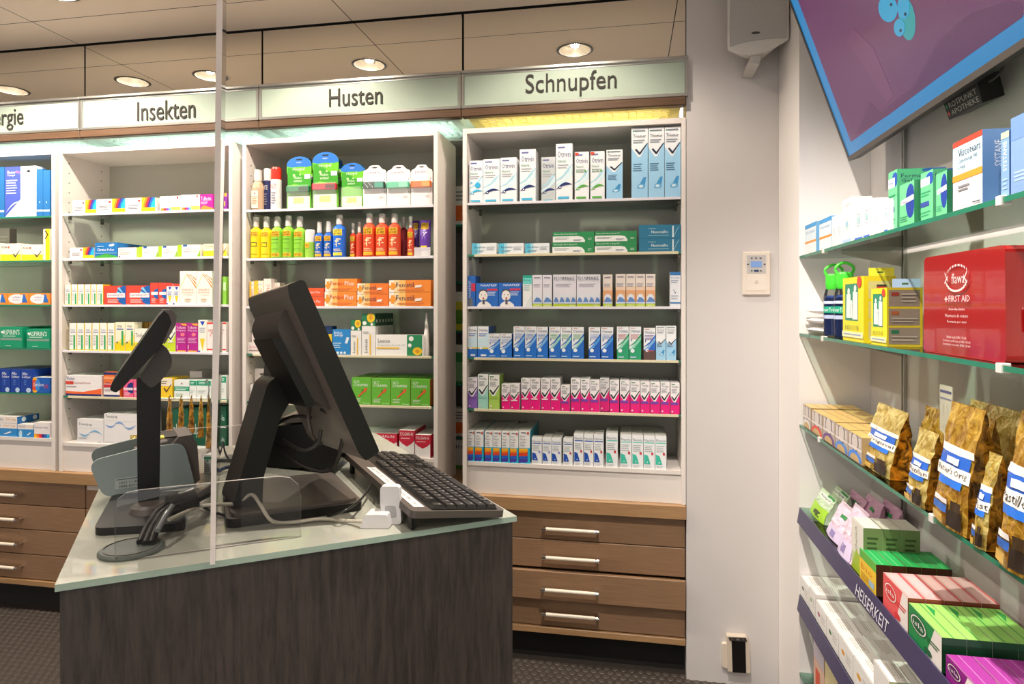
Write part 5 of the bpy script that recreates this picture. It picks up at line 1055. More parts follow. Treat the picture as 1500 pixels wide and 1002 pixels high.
fr = [(.02,.02+u_)]+[(.02+u_*(2+i+(i//4)*.5), .02+u_*(3+i+(i//4)*.5)) for i in range(12)]
row(0, fr); nv = [(.64+i*u_, .64+(i+1)*u_) for i in range(3)]; row(0, nv)
row(1, [(.02+i*u_, .02+(i+1)*u_) for i in range(13)]+[(.02+13*u_, .62)]+nv, .02)
row(2, [(.02,.02+1.5*u_)]+[(.02+(1.5+i)*u_, .02+(2.5+i)*u_) for i in range(12)]+[(.02+13.5*u_, .62)]+nv, .02)
row(3, [(.02,.02+1.75*u_)]+[(.02+(1.75+i)*u_, .02+(2.75+i)*u_) for i in range(11)]+[(.02+12.75*u_, .62)], .02)
row(4, [(.02,.02+2.25*u_)]+[(.02+(2.25+i)*u_, .02+(3.25+i)*u_) for i in range(10)]+[(.02+12.25*u_, .62), nv[1]], .02)
row(5, [(.02,.02+1.5*u_),(.02+1.5*u_,.02+2.5*u_),(.02+2.5*u_,.02+4*u_),(.02+4*u_,.02+10*u_),(.02+10*u_,.02+11.5*u_),(.02+11.5*u_,.02+12.5*u_),(.02+12.5*u_,.02+13.5*u_),(.02+13.5*u_,.62)]+nv, .02)
np_ = [(.78+i*u_*1.25, .78+(i+1)*u_*1.25) for i in range(4)]
for r in range(5): row(r+1, np_[:4 if r < 3 else 3], .02)

# white cable box, cables, cable outlet
e = empty('cable_box', 'small white plastic holder with upright loop at the counter edge', 'device', tuple(onZ(560, 772, ZT)))
m_wp = M('#c9c6c6', .35, noise=.02)
t_ = zc(776); o_ = onZ(527, 775, ZT)+EZ*.0006
b = MB(); b.prism(rounded([o_, o_+ER*.052, o_+ER*.047+EZ*.024, o_+ER*.008+EZ*.024], .003, 2), EF*.035+ER*.003, m_wp); part(b, 'base_block', e)
o2 = onZ(560, 769, ZT)+EZ*.0006+EF*.0
b = MB(); b.prism(rounded([o2, o2+ER*.034, o2+ER*.031+EZ*.068, o2-ER*.004+EZ*.068, o2-ER*.004+EZ*.04], .007, 4), EF*.016, m_wp); part(b, 'upright_loop', e)
b = MB(); b.prism(rounded([o2+ER*.006+EZ*.012-EF*.0006, o2+ER*.026+EZ*.012-EF*.0006, o2+ER*.024+EZ*.034-EF*.0006, o2+ER*.004+EZ*.034-EF*.0006], .005, 3), EF*.0005, M('#9b9a9a', .4, noise=0)); part(b, 'recess', e)
c = onZ(193, 806, ZT+.0006)
e = empty('cable_outlet', 'round grey cable outlet disc set in the glass counter top', 'cable outlet', tuple(c))
b = MB(); b.lathe([(.0,.0),(.047,.0),(.047,.003),(.044,.006),(.0,.0062)], M('#50564f', .5, noise=.03), c=c, n=36, cap=False); part(b, 'disc', e)
b = MB(); b.lathe([(.040,.0062),(.040,.0072),(.039,.0072),(.039,.0062)], m_blackm, c=c, n=36, cap=False); part(b, 'groove', e)
def cable(name, pts, r, m, lab, grp='cables on the counter'):
    b = MB(); pp = [P(u, v, zc(v, z)) for u, v, z in pts]; b.tube(pp, r, m); o = b.build(name, origin=pp[0]); tag(o, lab, 'cable', grp); return o
R6 = lambda x, y, z: (60+x/3.75, 620+y/3.75, z)
m_cb = M('#1b1917', .35, noise=.1, scale=300)
for i, (dx, dy, lab) in enumerate([(0,0,'left black cable rising from the round outlet'), (25,6,'middle black cable rising from the round outlet'), (52,4,'right black cable rising from the round outlet')]):
    cable('black_cable', [R6(545+dx*1.2,655+dy,ZT+.010), R6(590+dx,560+dy,ZT+.025), R6(650+dx,480+dy,ZT+.04), R6(720+dx,440+dy,ZT+.04), R6(800+dx,420,ZT+.035), R6(870,395+i*10,ZT+.03), R6(960,330+20*i,ZT+.012)], .0060, m_cb, lab)
b = MB(); pp = [P(*[60+700/3.75, 620+455/3.75][0:2], 1.12), P(60+800/3.75, 620+425/3.75, 1.14), P(60+850/3.75, 620+405/3.75, 1.15)]
b.tube(pp, .019, m_cb, n=12); tag(b.build('cable_bundle', origin=pp[0]), 'thick bundle of black cables lying on the flat foot', 'cable bundle')
cable('silver_plug', [R6(640,590,ZT+.03), R6(690,500,ZT+.045), R6(720,455,ZT+.05)], .0045, M('#9a9c9e', .25, .6, noise=0), 'shiny grey cable lying over the black cables')
cable('white_cable', [R6(700,530,ZT+.03), R6(800,485,ZT+.03), R6(880,455,ZT+.03), R6(1000,445,ZT+.03), R6(1080,440,ZT+.03), R6(1155,392,ZT+.045), R6(1200,440,ZT+.04), R6(1250,520,ZT+.02), R6(1300,545,ZT+.006), R6(1400,543,ZT+.006), (470,760,ZT+.006), (510,763,ZT+.006), (532,764,ZT+.012)], .0032, M('#b9b2a2', .45, noise=.05), 'beige cable crossing in front of the monitor foot')
cable('black_cable', [(548,703,ZT+.03), (530,730,ZT+.025), (505,748,ZT+.028), (480,757,ZT+.006)], .0022, m_cb, 'thin keyboard cable over the black monitor foot')
cable('black_cable', [R6(860,440,ZT+.01), R6(900,465,ZT+.008), R6(960,490,ZT+.005), R6(1020,510,ZT+.004)], .003, m_cb, 'short black cable on the glass between the two feet')
cable('blue_cable', [R6(900,380,ZT+.01), R6(940,330,ZT+.02), R6(960,280,ZT+.02), R6(1010,245,ZT+.012), R6(1085,238,ZT+.01)], .0042, M('#22304c', .4, noise=0), 'dark blue cable behind the upright acrylic pane')
cable('grey_cable', [R6(970,260,ZT+.006), R6(965,220,ZT+.01), R6(990,150,ZT+.04), R6(1000,100,ZT+.06)], .0022, M('#5c6064', .4, noise=0), 'thin grey cable rising behind the acrylic pane')
cable('grey_cable', [R6(1000,100,ZT+.06), R6(1015,170,ZT+.03), R6(1050,215,ZT+.008), R6(1090,212,ZT+.004)], .0022, M('#3c3e42', .4, noise=0), 'thin dark cable falling to the black holder')
o_ = onZ(322,677,ZT+.0006); b = MB(); obox(b, o_, ER*.045, EF*.05, EZ*.008, M('#55585c', .35, noise=0)); tag(b.build('flat_device', origin=o_), 'flat dark grey device on the far end of the counter', 'device')
o_ = onZ(299,694,ZT+.0006); b = MB(); obox(b, o_, ER*.017, EF*.03, EZ*.043, PM('#e6e6e0')); Art(b, o_-EF*.0004, ER*.017, EZ*.043).run([('r',0,.8,1,.9,'#2c9c74'), ('c',.5,.7,.15,'#2c9c74'), ('l',.1,.1,.9,.6,5,'#9aa4a0')]); tag(b.build('leaflet_box', origin=o_), 'tiny white and green box behind the label printer', 'box')

# acrylic screen: an upright pane seen edge-on with two cross feet
D0 = onZ(312, 828, ZT); D1 = onZ(322, 652, ZT); dn = (D1-D0); dn.z = 0
e = empty('acrylic_screen', 'tall clear acrylic pane seen edge-on at the counter front', 'screen', tuple(D0))
wv = Vector((dn.y, -dn.x, 0)).normalized()
a0 = D0 + EZ*.001 - wv*.004; a1 = D1 + EZ*.001 - wv*.004; lean = wv*.012
hh = 1.15
b = MB(); vs = [a0, a0+wv*.007, a1+wv*.007, a1, a0+EZ*hh+lean, a0+wv*.009+EZ*hh+lean, a1+wv*.009+EZ*hh+lean, a1+EZ*hh+lean]
for f, m in (((0,1,5,4), m_acre), ((1,2,6,5), m_acr), ((2,3,7,6), m_acre), ((3,0,4,7), m_acr), ((4,5,6,7), m_acre), ((0,3,2,1), m_acr)): b.add([vs[j] for j in f], [(0,1,2,3)], m)
part(b, 'upright_pane', e)
fn = Vector((onZ(168,824,ZT)-onZ(441,787,ZT))); fn = Vector((fn.y, -fn.x, 0)).normalized()
qf = lambda u, v: onPl(u, v, onZ(168,824,ZT), fn)
ft = [qf(168,823), qf(168,750), qf(172,732), qf(185,722), qf(205,718), qf(405,698), qf(425,700), qf(437,710), qf(441,725), qf(441,786)]
for sh, nm in ((Vector((0,0,0)), 0), (onZ(321,692,ZT)-onZ(312,806,ZT), 1)):
    b = MB(); pts = [p+sh for p in ft]; off = -fn*.005 if fn.dot(EF) < 0 else fn*.005
    n = len(pts); bk = [p+off for p in pts]
    b.add(pts, [tuple(range(n))], m_acr); b.add(bk, [tuple(reversed(range(n)))], m_acr); b.add(pts+bk, [(i, i+n, (i+1) % n+n, (i+1) % n) for i in range(n)], M('#bdb6b0', .15, noise=0))
    part(b, 'cross_foot', e)

# wire rack with gold sweet bags behind the label printer
def pouch(name, lab, cat, grp, org, ex, ey, w, d, h, mf, ms, label_fn=None, lean=0.0, pinch=1.0, seed=0):
    """flexible stand-up bag: org bottom centre of the front, ex along its width, ey to the back"""
    rnd = random.Random(seed); ex = Vector(ex).normalized(); ey = Vector(ey).normalized(); org = Vector(org)
    e = empty(name, lab, cat, tuple(org), grp)
    nu, nv_ = 9, 13
    def pt(i, j, back):
        s = i/(nu-1)-.5; t = j/(nv_-1)
        bul = (1-t**1.6)*pinch; wd = w*(1-.06*sin(pi*t))
        crk = .0045*(rnd.random()-.5)*(1 if 0 < j < nv_-1 else .3)
        front = -d*.5*bul*(1+.25*cos(pi*s)) ; y = (front if not back else -front) + crk
        return org + ex*(s*wd) + ey*(d*.5+y+lean*t*h) + EZ*(t*h+.0006)
    fr_ = [[pt(i, j, 0) for i in range(nu)] for j in range(nv_)]; bk_ = [[pt(i, j, 1) for i in range(nu)] for j in range(nv_)]
    b = MB()
    for g_, flip in ((fr_, 0), (bk_, 1)):
        vs = [p for r_ in g_ for p in r_]; fs = [(j*nu+i, j*nu+i+1, (j+1)*nu+i+1, (j+1)*nu+i) for j in range(nv_-1) for i in range(nu-1)]
        if flip: fs = [tuple(reversed(f)) for f in fs]
        b.add(vs, fs, mf, False)
    part(b, 'foil', e)
    b = MB()
    for i in (0, nu-1):
        vs = []
        for j in range(nv_):
            p, r_ = fr_[j][i], bk_[j][i]; mid = (p+r_)/2 - ex*(0.35*d*(1-j/(nv_-1)) * (-1 if i == 0 else 1))*.4
            vs += [p, mid, r_]
        fs = [(3*j+k, 3*j+k+1, 3*j+k+4, 3*j+k+3) for j in range(nv_-1) for k in range(2)]
        b.add(vs, fs, ms, False)
    b.add([fr_[0][i] for i in range(nu)]+[bk_[0][i] for i in range(nu)], [(i, i+nu, i+nu+1, i+1) for i in range(nu-1)], ms)
    part(b, 'gusset', e)
    if label_fn:
        b = MB()
        def bil(x, y):
            fi = x*(nu-1); fj = y*(nv_-1); i = min(nu-2, int(fi)); j = min(nv_-2, int(fj)); a, c_ = fi-i, fj-j
            return fr_[j][i]*(1-a)*(1-c_)+fr_[j][i+1]*a*(1-c_)+fr_[j+1][i]*(1-a)*c_+fr_[j+1][i+1]*a*c_
        lay = [1]
        def rect(x0, y0, x1, y1, col, n=6, nn=4):
            vs = [bil(x0+(x1-x0)*i/n, y0+(y1-y0)*j/nn) - ey*(.0011+.0004*lay[0]) for j in range(nn+1) for i in range(n+1)]
            b.add(vs, [(j*(n+1)+i, j*(n+1)+i+1, (j+1)*(n+1)+i+1, (j+1)*(n+1)+i) for j in range(nn) for i in range(n)], PM(col), True); lay[0] += 1
        def txt(s_, x0, y0, x1, y1, col):
            vs, fs, a_ = text_geo(s_, 1, .02); b.add([bil(min(1,max(0,x0+(x1-x0)*x)), y0+(y1-y0)*y) - ey*(.0014+.0004*lay[0]) for x, y, z in vs], fs, PM(col)); lay[0] += 1
        label_fn(rect, txt); part(b, 'label', e)
    return e
def foil(name, c1, c2, metal, rough):
    m = bpy.data.materials.new(name); m.use_nodes = True; nt = m.node_tree; b = nt.nodes['Principled BSDF']
    tc = nt.nodes.new('ShaderNodeTexCoord'); n = nt.nodes.new('ShaderNodeTexNoise'); n.inputs['Scale'].default_value = 38; n.inputs['Detail'].default_value = 4; n.inputs['Distortion'].default_value = 1.2
    r = nt.nodes.new('ShaderNodeValToRGB'); r.color_ramp.elements[0].color = lin(c1); r.color_ramp.elements[1].color = lin(c2); r.color_ramp.elements[0].position = .38; r.color_ramp.elements[1].position = .62
    bp = nt.nodes.new('ShaderNodeBump'); bp.inputs['Strength'].default_value = .45; bp.inputs['Distance'].default_value = .008
    nt.links.new(tc.outputs['Object'], n.inputs['Vector']); nt.links.new(n.outputs['Fac'], r.inputs[0]); nt.links.new(r.outputs[0], b.inputs['Base Color'])
    nt.links.new(n.outputs['Fac'], bp.inputs['Height']); nt.links.new(bp.outputs['Normal'], b.inputs['Normal'])
    b.inputs['Metallic'].default_value = metal; b.inputs['Roughness'].default_value = rough
    return m
m_gold = foil('gold_foil', '#b07c20', '#f6ca58', .6, .2); m_goldy = foil('pale_gold_foil', '#c4a448', '#f6e290', .55, .24); m_brown = foil('brown_film', '#4a2c0a', '#cf8c26', .5, .14)
rk = empty('wire_rack', 'thin wire rod holding gold sweet bags behind the label printer', 'rack', tuple(onZ(300, 660, ZT)))
tR = 1.72
pa, pb = P(232, 584, tR), P(308, 584, tR)
b = MB(); b.tube([pa, pb], .0022, m_alu, n=6, smooth=0); part(b, 'rod', rk)
for pp in (pa, pb): b = MB(); b.tube([pp, Vector((pp.x, pp.y, ZT+.001))], .0022, m_alu, n=6, smooth=0); part(b, 'post', rk)
b = MB(); b.tube([P(304,584,tR), P(306,570,tR), P(303,556,tR), P(300,562,tR)], .0018, m_alu, n=6); part(b, 'hook', rk)
for i, (u, v1, mm, lab) in enumerate([(245,640,m_gold,'leftmost hanging gold foil bag'),(262,632,m_goldy,'second hanging gold foil bag from the left'),(277,636,m_gold,'third hanging gold foil bag from the left'),(291,640,m_goldy,'fourth hanging gold foil bag from the left'),(302.5,656,m_goldy,'rightmost hanging gold foil bag beside the acrylic edge')]):
    top = P(u, 580, tR+.012); zb = max(P(u, v1, tR).z, ZT+.001)
    pouch('sweet_bag', lab+', behind the label printer', 'bag', 'gold bags on the wire rack', (top.x, top.y, zb), RD*1.0+ER*.12, ER*1.0-RD*.12, .055, .013, top.z-zb, mm, m_brown, seed=i)
p_ = onZ(200, 670, ZT); pouch('sweet_bag', 'small crumpled yellow-gold bag left of the pole', 'bag', None, (p_.x, p_.y, ZT), ER, EF, .045, .02, .055, m_goldy, m_goldy, seed=9)
# ------------------------------------------------------------------ glass shelving on the right-hand wall
ZS = [onX(1172, v, XR).z for v in (375, 488.3, 622.3, 744.3, 872)] + [0.24]
rsu = empty('shelf_standard', 'slotted metal wall standard between the glass shelves', 'rail', tuple(onX(1322, 448, XB-.008)*1.0), 'wall standards')
yS = onX(1322.5, 448, XB-.008).y
rsu.location = (XB, yS, .1)
b = MB(); b.box(XB-.010, yS-.009, .1, XB-.0006, yS-.004, 2.3, m_alu); b.box(XB-.010, yS+.004, .1, XB-.0006, yS+.009, 2.3, m_alu); b.box(XB-.004, yS-.004, .1, XB-.0006, yS+.004, 2.3, m_blackm); part(b, 'rail', rsu)
r2 = empty('shelf_standard', 'second slotted wall standard nearer the camera, outside the frame', 'rail', (XB, .75, .1), 'wall standards')
b = MB(); b.box(XB-.010, .741, .1, XB-.0006, .759, 2.3, m_alu); part(b, 'rail', r2)
nmz = ['top', 'second', 'third', 'fourth', 'fifth', 'lowest']
YN = -0.35
m_lab = M('#3f3a5c', .35, noise=.03)
for i, z in enumerate(ZS):
    e = empty('glass_shelf', f'{nmz[i]} glass shelf of the right-hand wall shelving', 'shelf', ((XR+XB)/2, 1.0, z), 'glass shelves on the right-hand wall')
    b = MB(); b.box(XR, YN, z-.009, XB-.012, YE-.004, z, m_glass, mats={5: m_gedge, 2: m_gedge, 4: m_gedge_l}); part(b, 'glass_pane', e)
    if i < 5:
        b = MB()
        for yy in (yS, .75):
            b = MB(); b.prism([(XB-.012, yy-.004, z-.010), (XR+.05, yy-.004, z-.010), (XR+.05, yy-.004, z-.016), (XB-.012, yy-.004, z-.055)], (0,.008,0), M('#a8a49c', .3, .7, noise=0)); part(b, 'bracket', e)
    if i in (3, 4):
        b = MB(); b.prism([(XR-.004, YN, z+.004), (XR-.012, YN, z-.046), (XR-.009, YN, z-.047), (XR-.001, YN, z+.004)], (0, YE-.02-YN, 0), m_lab); part(b, 'label_strip', e)
        if i == 3:
            pA, pB = onX(1254, 868, XR-.010), onX(1301, 918, XR-.010)
            b = MB(); up = Vector((.008, 0, .050)).normalized()
            b.text('HEISERKEIT', (XR-.0128, pA.y, z-.040), (0, pB.y-pA.y, 0), up*.028, M('#d6d2de', .4, noise=0), bold=.01, res=2); part(b, 'lettering', e)
    else:
        for (u, v) in {0: [(1206,366),(1465,285)], 1: [(1205,494),(1465,526)], 2: [(1200,645),(1365,747)]}.get(i, []):
            p = onX(u, v, XR); b = MB(); b.bbox(XR-.003, p.y-.008, z-.013, XR+.012, p.y+.008, z+.003, M('#dcd9d4', .25, noise=0), .001); part(b, 'price_clip', e)
def side(i, R, items, X=XR+.006, grp=None):
    ox, oy, sc = R; z = ZS[i]+.0004
    cnt = {}; seen = {}
    for it in items: cnt[it[0]] = cnt.get(it[0], 0)+1
    for it in items:
        key_, x0, x1, yt = it[:4]; kw = it[4] if len(it) > 4 else {}
        XX = X+kw.get('dx', 0)
        A = onX(ox+x0/sc, oy+yt/sc, XX); Bp = onX(ox+x1/sc, oy+yt/sc, XX)
        w = A.y-Bp.y-.001; h = A.z-z; d = kw.get('d', S[key_]['d']); n = kw.get('n', 1)
        j = seen.get(key_, 0); seen[key_] = j+1; tot = cnt[key_]; desc = S[key_]['desc']
        pre = '' if tot == 1 else ORD[j]+' of '+NUM[tot]+' from the pillar: '
        if A.y > YE-.003: A.y = YE-.003; w = A.y-Bp.y-.001
        for q_ in range(n):
            if XX+q_*(d+.001)+d > XB-.012: break
            lab = trim16(f"{pre}{desc}, {nmz[i]} right-hand shelf") if q_ == 0 else trim16(f"{NUM[q_]} behind the {ORD[j]+' ' if tot > 1 else ''}{desc}, {nmz[i]} right-hand shelf")
            put_carton(key_, (XX+q_*(d+.001), (A.y+Bp.y)/2, z), w, h, d, lab, f"{desc}s on the {nmz[i]} right-hand shelf", rz=-pi/2)
st_('sbo', '#eef0f2', 'white eye care carton with blue top and orange band', [('r',0,.86,1,1,'#3f9fe0'), ('r',0,.36,1,.43,'#f09a2c'), ('r',0,.43,1,.8,'#dcebf6'), ('t','Viscotears',.1,.68,.9,.78,'#6f8fb4')], sidec='#6fa4cc', topc='#3f9fe0')
st_('ssm', '#efefee', 'small plain white eye drop carton', [('l',.2,.4,.8,.6,3,'#c4cbd4'), ('c',.5,.35,.12,'#c9dcee')], topc='#e6e2e0')
st_('stw', '#efeeee', 'tall white carton with pale blue emblem', [('t','comfort',.2,.82,.8,.9,'#c98f8f'), ('c',.5,.42,.22,'#cfe4dc'), ('c',.5,.42,.12,'#9fc4e0'), ('r',0,0,1,.08,'#b4d0ee')], topc='#efeae6', sidec='#e9e0da')
st_('sbl', '#f0f0f2', 'white carton with blue foot line', [('r',0,0,.9,.06,'#2f6fe0'), ('l',.3,.35,.7,.75,5,'#b9bfc9'), ('c',.5,.55,.14,'#a9d4d8')], topc='#3c5a70')
st_('sfg', '#6fd494', 'tall green eye gel carton with blue disc', [('c',.75,.84,.35,'#1f4fb4'), ('r',0,.72,.75,.88,'#e9eef4'), ('t','Fermavisc',.05,.77,.7,.84,'#5f6fb0'), ('r',0,.3,.7,.4,'#3f4fa4'), ('l',.05,.5,.8,.62,2,'#3fa878'), ('l',.05,.1,.8,.22,2,'#4fb484')], side=[('t','Fermavisc',.08,.85,.75,.92,'#17324c',.02), ('t','Gel',.08,.78,.3,.84,'#17324c'), ('c',.8,.97,.3,'#1f4f8c',.04)], sidec='#3f9c6c', topc='#2f8c5c', d=.10)
st_('sfs', '#6fd494', 'short green eye gel carton with blue disc', [('c',.75,.55,.32,'#1f3fa0',.4), ('g',[(.1,.5),(.98,.56),(.98,.68),(.1,.62)],'#eef0f6'), ('t','Fermavisc',.14,.53,.62,.61,'#5f4f90'), ('l',.05,.1,.6,.25,3,'#4fb484')], sidec='#2f7c54', topc='#57c080', d=.05)
st_('svi', '#ece9ec', 'large white and pale blue carton with orange band and red top', [('r',0,.52,1,.94,'#bfd8ea'), ('r',0,.92,1,1,'#b5402c'), ('r',0,.42,1,.51,'#f0982c'), ('t','Viscotears',.2,.76,.95,.87,'#3f4248',.02), ('t','Carbomerum 980',.2,.67,.85,.73,'#5f6870'), ('t','2 mg/g',.2,.58,.45,.64,'#5f6870'), ('l',.2,.26,.6,.36,2,'#8a8a90'), ('r',.7,.05,.95,.065,'#2f3440')], side=[('r',0,0,1,1,'#5f8cc4'), ('v','SYSTANE',.4,.5,.65,.85,'#dfe9f4')], sidec='#5f8cc4', topc='#b5402c', d=.06)
st_('ssy', '#7fa4d4', 'pale blue eye drop carton with upright white word', [('v','SYSTANE',.25,.4,.7,.85,'#e6eef8'), ('r',0,.9,1,1,'#b9d0b0'), ('l',.2,.1,.8,.3,3,'#9fc0e4')], sidec='#3f6cac', topc='#e6eaf0', d=.06)
st_('sby', '#7fa0d6', 'largest blue carton at the right edge of the photo', [('r',0,.7,1,1,'#6f92ce'), ('l',.1,.15,.6,.3,3,'#a9c4ec')], sidec='#6f92ce', topc='#8fb0e0', d=.08)
side(0, (1150,160,4.174), [('sbo',122,190,715),('sbo',210,284,682),('ssm',286,314,662),('ssm',316,346,648),('stw',350,408,562,{'d':.05}),('sbl',424,478,592),('sbl',480,520,560),('ssm',524,598,592,{'d':.03}),('sbl',606,630,555),
    ('sfg',632,686,392,{'dx':.012}),('sfs',700,790,470,{'d':.03}),('sfg',829,905,398,{'dx':.01,'d':.05}),('sfs',923,990,400,{'d':.02}),('svi',1026,1208,212,{'d':.045}),('ssy',1320,1372,150),('sby',1380,1600,60)])
# second shelf
st_('yf1', '#f2e21c', 'taller yellow emergency blanket carton with green panel', [('r',.12,.32,.75,.9,'#1f8c6c'), ('c',.3,.78,.06,'#eef4ee'), ('g',[(.18,.36),(.38,.36),(.40,.74),(.2,.74)],'#eef4ee'), ('c',.62,.82,.06,'#eef4ee'), ('g',[(.5,.34),(.74,.34),(.74,.76),(.52,.78)],'#eef4ee'), ('c',.45,.6,.05,'#eef4ee'), ('g',[(.4,.36),(.5,.36),(.5,.56),(.42,.56)],'#eef4ee'), ('c',.82,.92,.1,'#e2402c'), ('t','RESCUE',.15,.18,.8,.25,'#8a9a3c'), ('r',0,.06,1,.15,'#f6efb8'), ('l',.1,.08,.9,.13,1,'#9aa8c4')],
    side=[('r',.15,.66,.85,.92,'#c9c07c'), ('r',.15,.36,.85,.62,'#c9c07c'), ('r',.15,.06,.85,.32,'#c9c07c'), ('r',.4,.84,.7,.87,'#2c2c2c'), ('r',.4,.81,.7,.84,'#c83a2c')], sidec='#d9c41c', topc='#e0ca2c', d=.075)
st_('yf2', '#f2e21c', 'shorter yellow emergency blanket carton with three grey side panels', S['yf1']['front'],
    side=[(k_, *a) for k_, *a in [('r',.05,.68,.92,.96,'#77695c'), ('r',.05,.36,.92,.64,'#77695c'), ('r',.05,.04,.92,.32,'#77695c'), ('r',.12,.86,.34,.92,'#7c2c22'), ('r',.12,.54,.34,.6,'#8c4a2c'), ('r',.12,.22,.34,.28,'#1c5c3c'), ('l',.4,.74,.85,.92,3,'#94887c'), ('l',.12,.4,.85,.5,2,'#94887c'), ('l',.12,.08,.85,.2,2,'#94887c')]], sidec='#b09a1c', topc='#c9b02c', d=.075)
side(1, (1150,360,4.286), [('yf1',363,494,206),('yf2',541,640,270)])
def tab(u0, u1, v0, v1, X, col, lab):
    A = onY(1150+u0/4.286, 360+v1/4.286, onX(1150+u0/4.286, 448, X).y); 
    y = A.y; Bq = onY(1150+u1/4.286, 360+v0/4.286, y)
    b = MB(); b.prism([(A.x,y,A.z),(Bq.x,y,A.z),(Bq.x,y,Bq.z),(A.x,y,Bq.z)], (0,.0015,0), PM(col)); Art(b, (A.x,y,A.z), (Bq.x-A.x,0,0), (0,0,Bq.z-A.z)).run([('r',.38,.35,.62,.55,'#4c7a2c')])
    return b, (A.x, y, A.z)
# white cotton packs
ecp = []
for k_, (x0, x1, y0, y1) in enumerate([(88,255,500,555),(118,255,448,498),(148,255,396,446)]):
    p = onX(1150+x0/4.286, 448, XR+.02); z0 = ZS[1]+.0005+.031*k_; yb_, ya = min(2.33, p.y+.02), 2.115
    b = MB(); n1, n2 = 10, 8; vs = []
    for s_ in (-1, 1):
        for i_ in range(n1+1):
            for j_ in range(n2+1):
                a_, c_ = i_/n1, j_/n2; f_ = (sin(pi*a_)*sin(pi*c_))**.35
                vs.append((XR+.012+.16*a_, ya+(yb_-ya)*c_, z0+.0152+s_*.0125*f_*(1+.12*sin(9*a_+k_)*cos(7*c_))))
    N = (n1+1)*(n2+1)
    fs = [(i_*(n2+1)+j_, (i_+1)*(n2+1)+j_, (i_+1)*(n2+1)+j_+1, i_*(n2+1)+j_+1) for i_ in range(n1) for j_ in range(n2)]
    b.add(vs, [tuple(reversed(f)) for f in fs]+[tuple(N+q_ for q_ in f) for f in fs], M('#eeebe8', .6, noise=.02, scale=40, bump=.2), True)
    tag(b.build('cotton_pack', origin=(XR+.09, (ya+yb_)/2, z0)), ['bottom','middle','top'][k_]+' soft white cotton pack of the stack beside the pillar', 'pack', 'stacked cotton packs')
# clear bottles holding blue towels with green carabiner lids
for k_, (x0, x1) in enumerate([(304,306),(373,375)]):
    X = XR+.036; pA, pB = onX(1150+x0/4.286, 448, X), onX(1150+x1/4.286, 448, X); r = .028; cy = (pA.y+pB.y)/2; zz = ZS[1]+.0005; hb_ = .155; c = (X, cy, zz)
    e = empty('towel_bottle', ['clear bottle with blue towel and green lid beside the cotton packs', 'clear bottle with blue towel and green lid touching the yellow carton'][k_], 'bottle', c, 'towel bottles on the second right-hand shelf')
    b = MB(); b.lathe([(r*.9,0),(r,.006),(r,hb_-.03),(r*.8,hb_-.01),(r*.6,hb_)], m_acr, c=c, n=22, cap=False); part(b, 'clear_body', e)
    b = MB(); b.lathe([(r*.8,.004),(r*.93,.01),(r*.93,.115),(r*.7,.125)], M('#22408c', .8, noise=.3, scale=60, bump=.6), c=c, n=22); part(b, 'blue_towel', e)
    b = MB(); b.lathe([(r*1.01,.072),(r*1.01,.092)], PM('#1fa884'), c=c, n=22, cap=False); b.lathe([(r*1.01,.10),(r*1.01,.108)], PM('#c9d4ee'), c=c, n=22, cap=False); b.lathe([(r*1.01,.055),(r*1.01,.066)], PM('#b9c4e4'), c=c, n=22, cap=False)
    vs, fs, a_ = text_geo('Power Towel', 1, .02); b.add([(X+r*1.02*cos(pi*1.25+(x-.5)*1.6), cy+r*1.02*sin(pi*1.25+(x-.5)*1.6), zz+.076+y*.012) for x, y, z_ in vs], fs, PM('#eef4f4')); part(b, 'label', e)
    b = MB(); b.lathe([(r*.72,hb_-.012),(r*.80,hb_+.004),(r*.80,hb_+.03),(r*.66,hb_+.036)], PM('#4ade3a'), c=c, n=22); part(b, 'lid', e)
    b = MB(); b.tube([(X-.02, cy+.0, zz+hb_+.03), (X-.024, cy, zz+hb_+.05), (X, cy-.0, zz+hb_+.064), (X+.024, cy, zz+hb_+.05), (X+.02, cy, zz+hb_+.03)], .0042, PM('#5ae84a'), n=8); part(b, 'carry_loop', e)
# hanging tabs of the yellow cartons
for a_, lab in [((486,630,132,196,XR+.012,'#f0e43c'),'yellow hang tab above the taller emergency blanket carton'), ((636,785,128,190,XR+.08,'#a89a1c'),'olive yellow hang tab of the pack at the back'), ((708,824,182,228,XR+.05,'#9fbcdc'),'pale blue hang tab above the shorter emergency blanket carton')]:
    pass
for (x0, x1, v0, v1, key_, col, lab) in [(494,632,196,132,'yf1','#f0e43c','yellow hang tab'), (706,822,232,182,'yf2','#a9c4e0','pale blue hang tab')]:
    o_c = [o for o in COL.objects if o.name.startswith('medicine_carton') and o.data == MESH[key_][0]][0]
    wy = MESH[key_][1]/2*o_c.scale.x; hz_ = MESH[key_][3]; 
    me, w0, h0, d0 = MESH[key_]
    b = MB(); b.box(-w0/2, .012, h0, -w0/2+.0015, d0-.004, h0+.020, PM(col)); b.box(-w0/2-.0003, d0*.42, h0+.007, -w0/2+.0018, d0*.6, h0+.011, PM('#4a6a3c'))
    b.v = [(x+w0-.0015, y, z) for x, y, z in b.v]
    t_o = b.build('hang_tab'); t_o.parent = o_c; t_o['label'] = lab
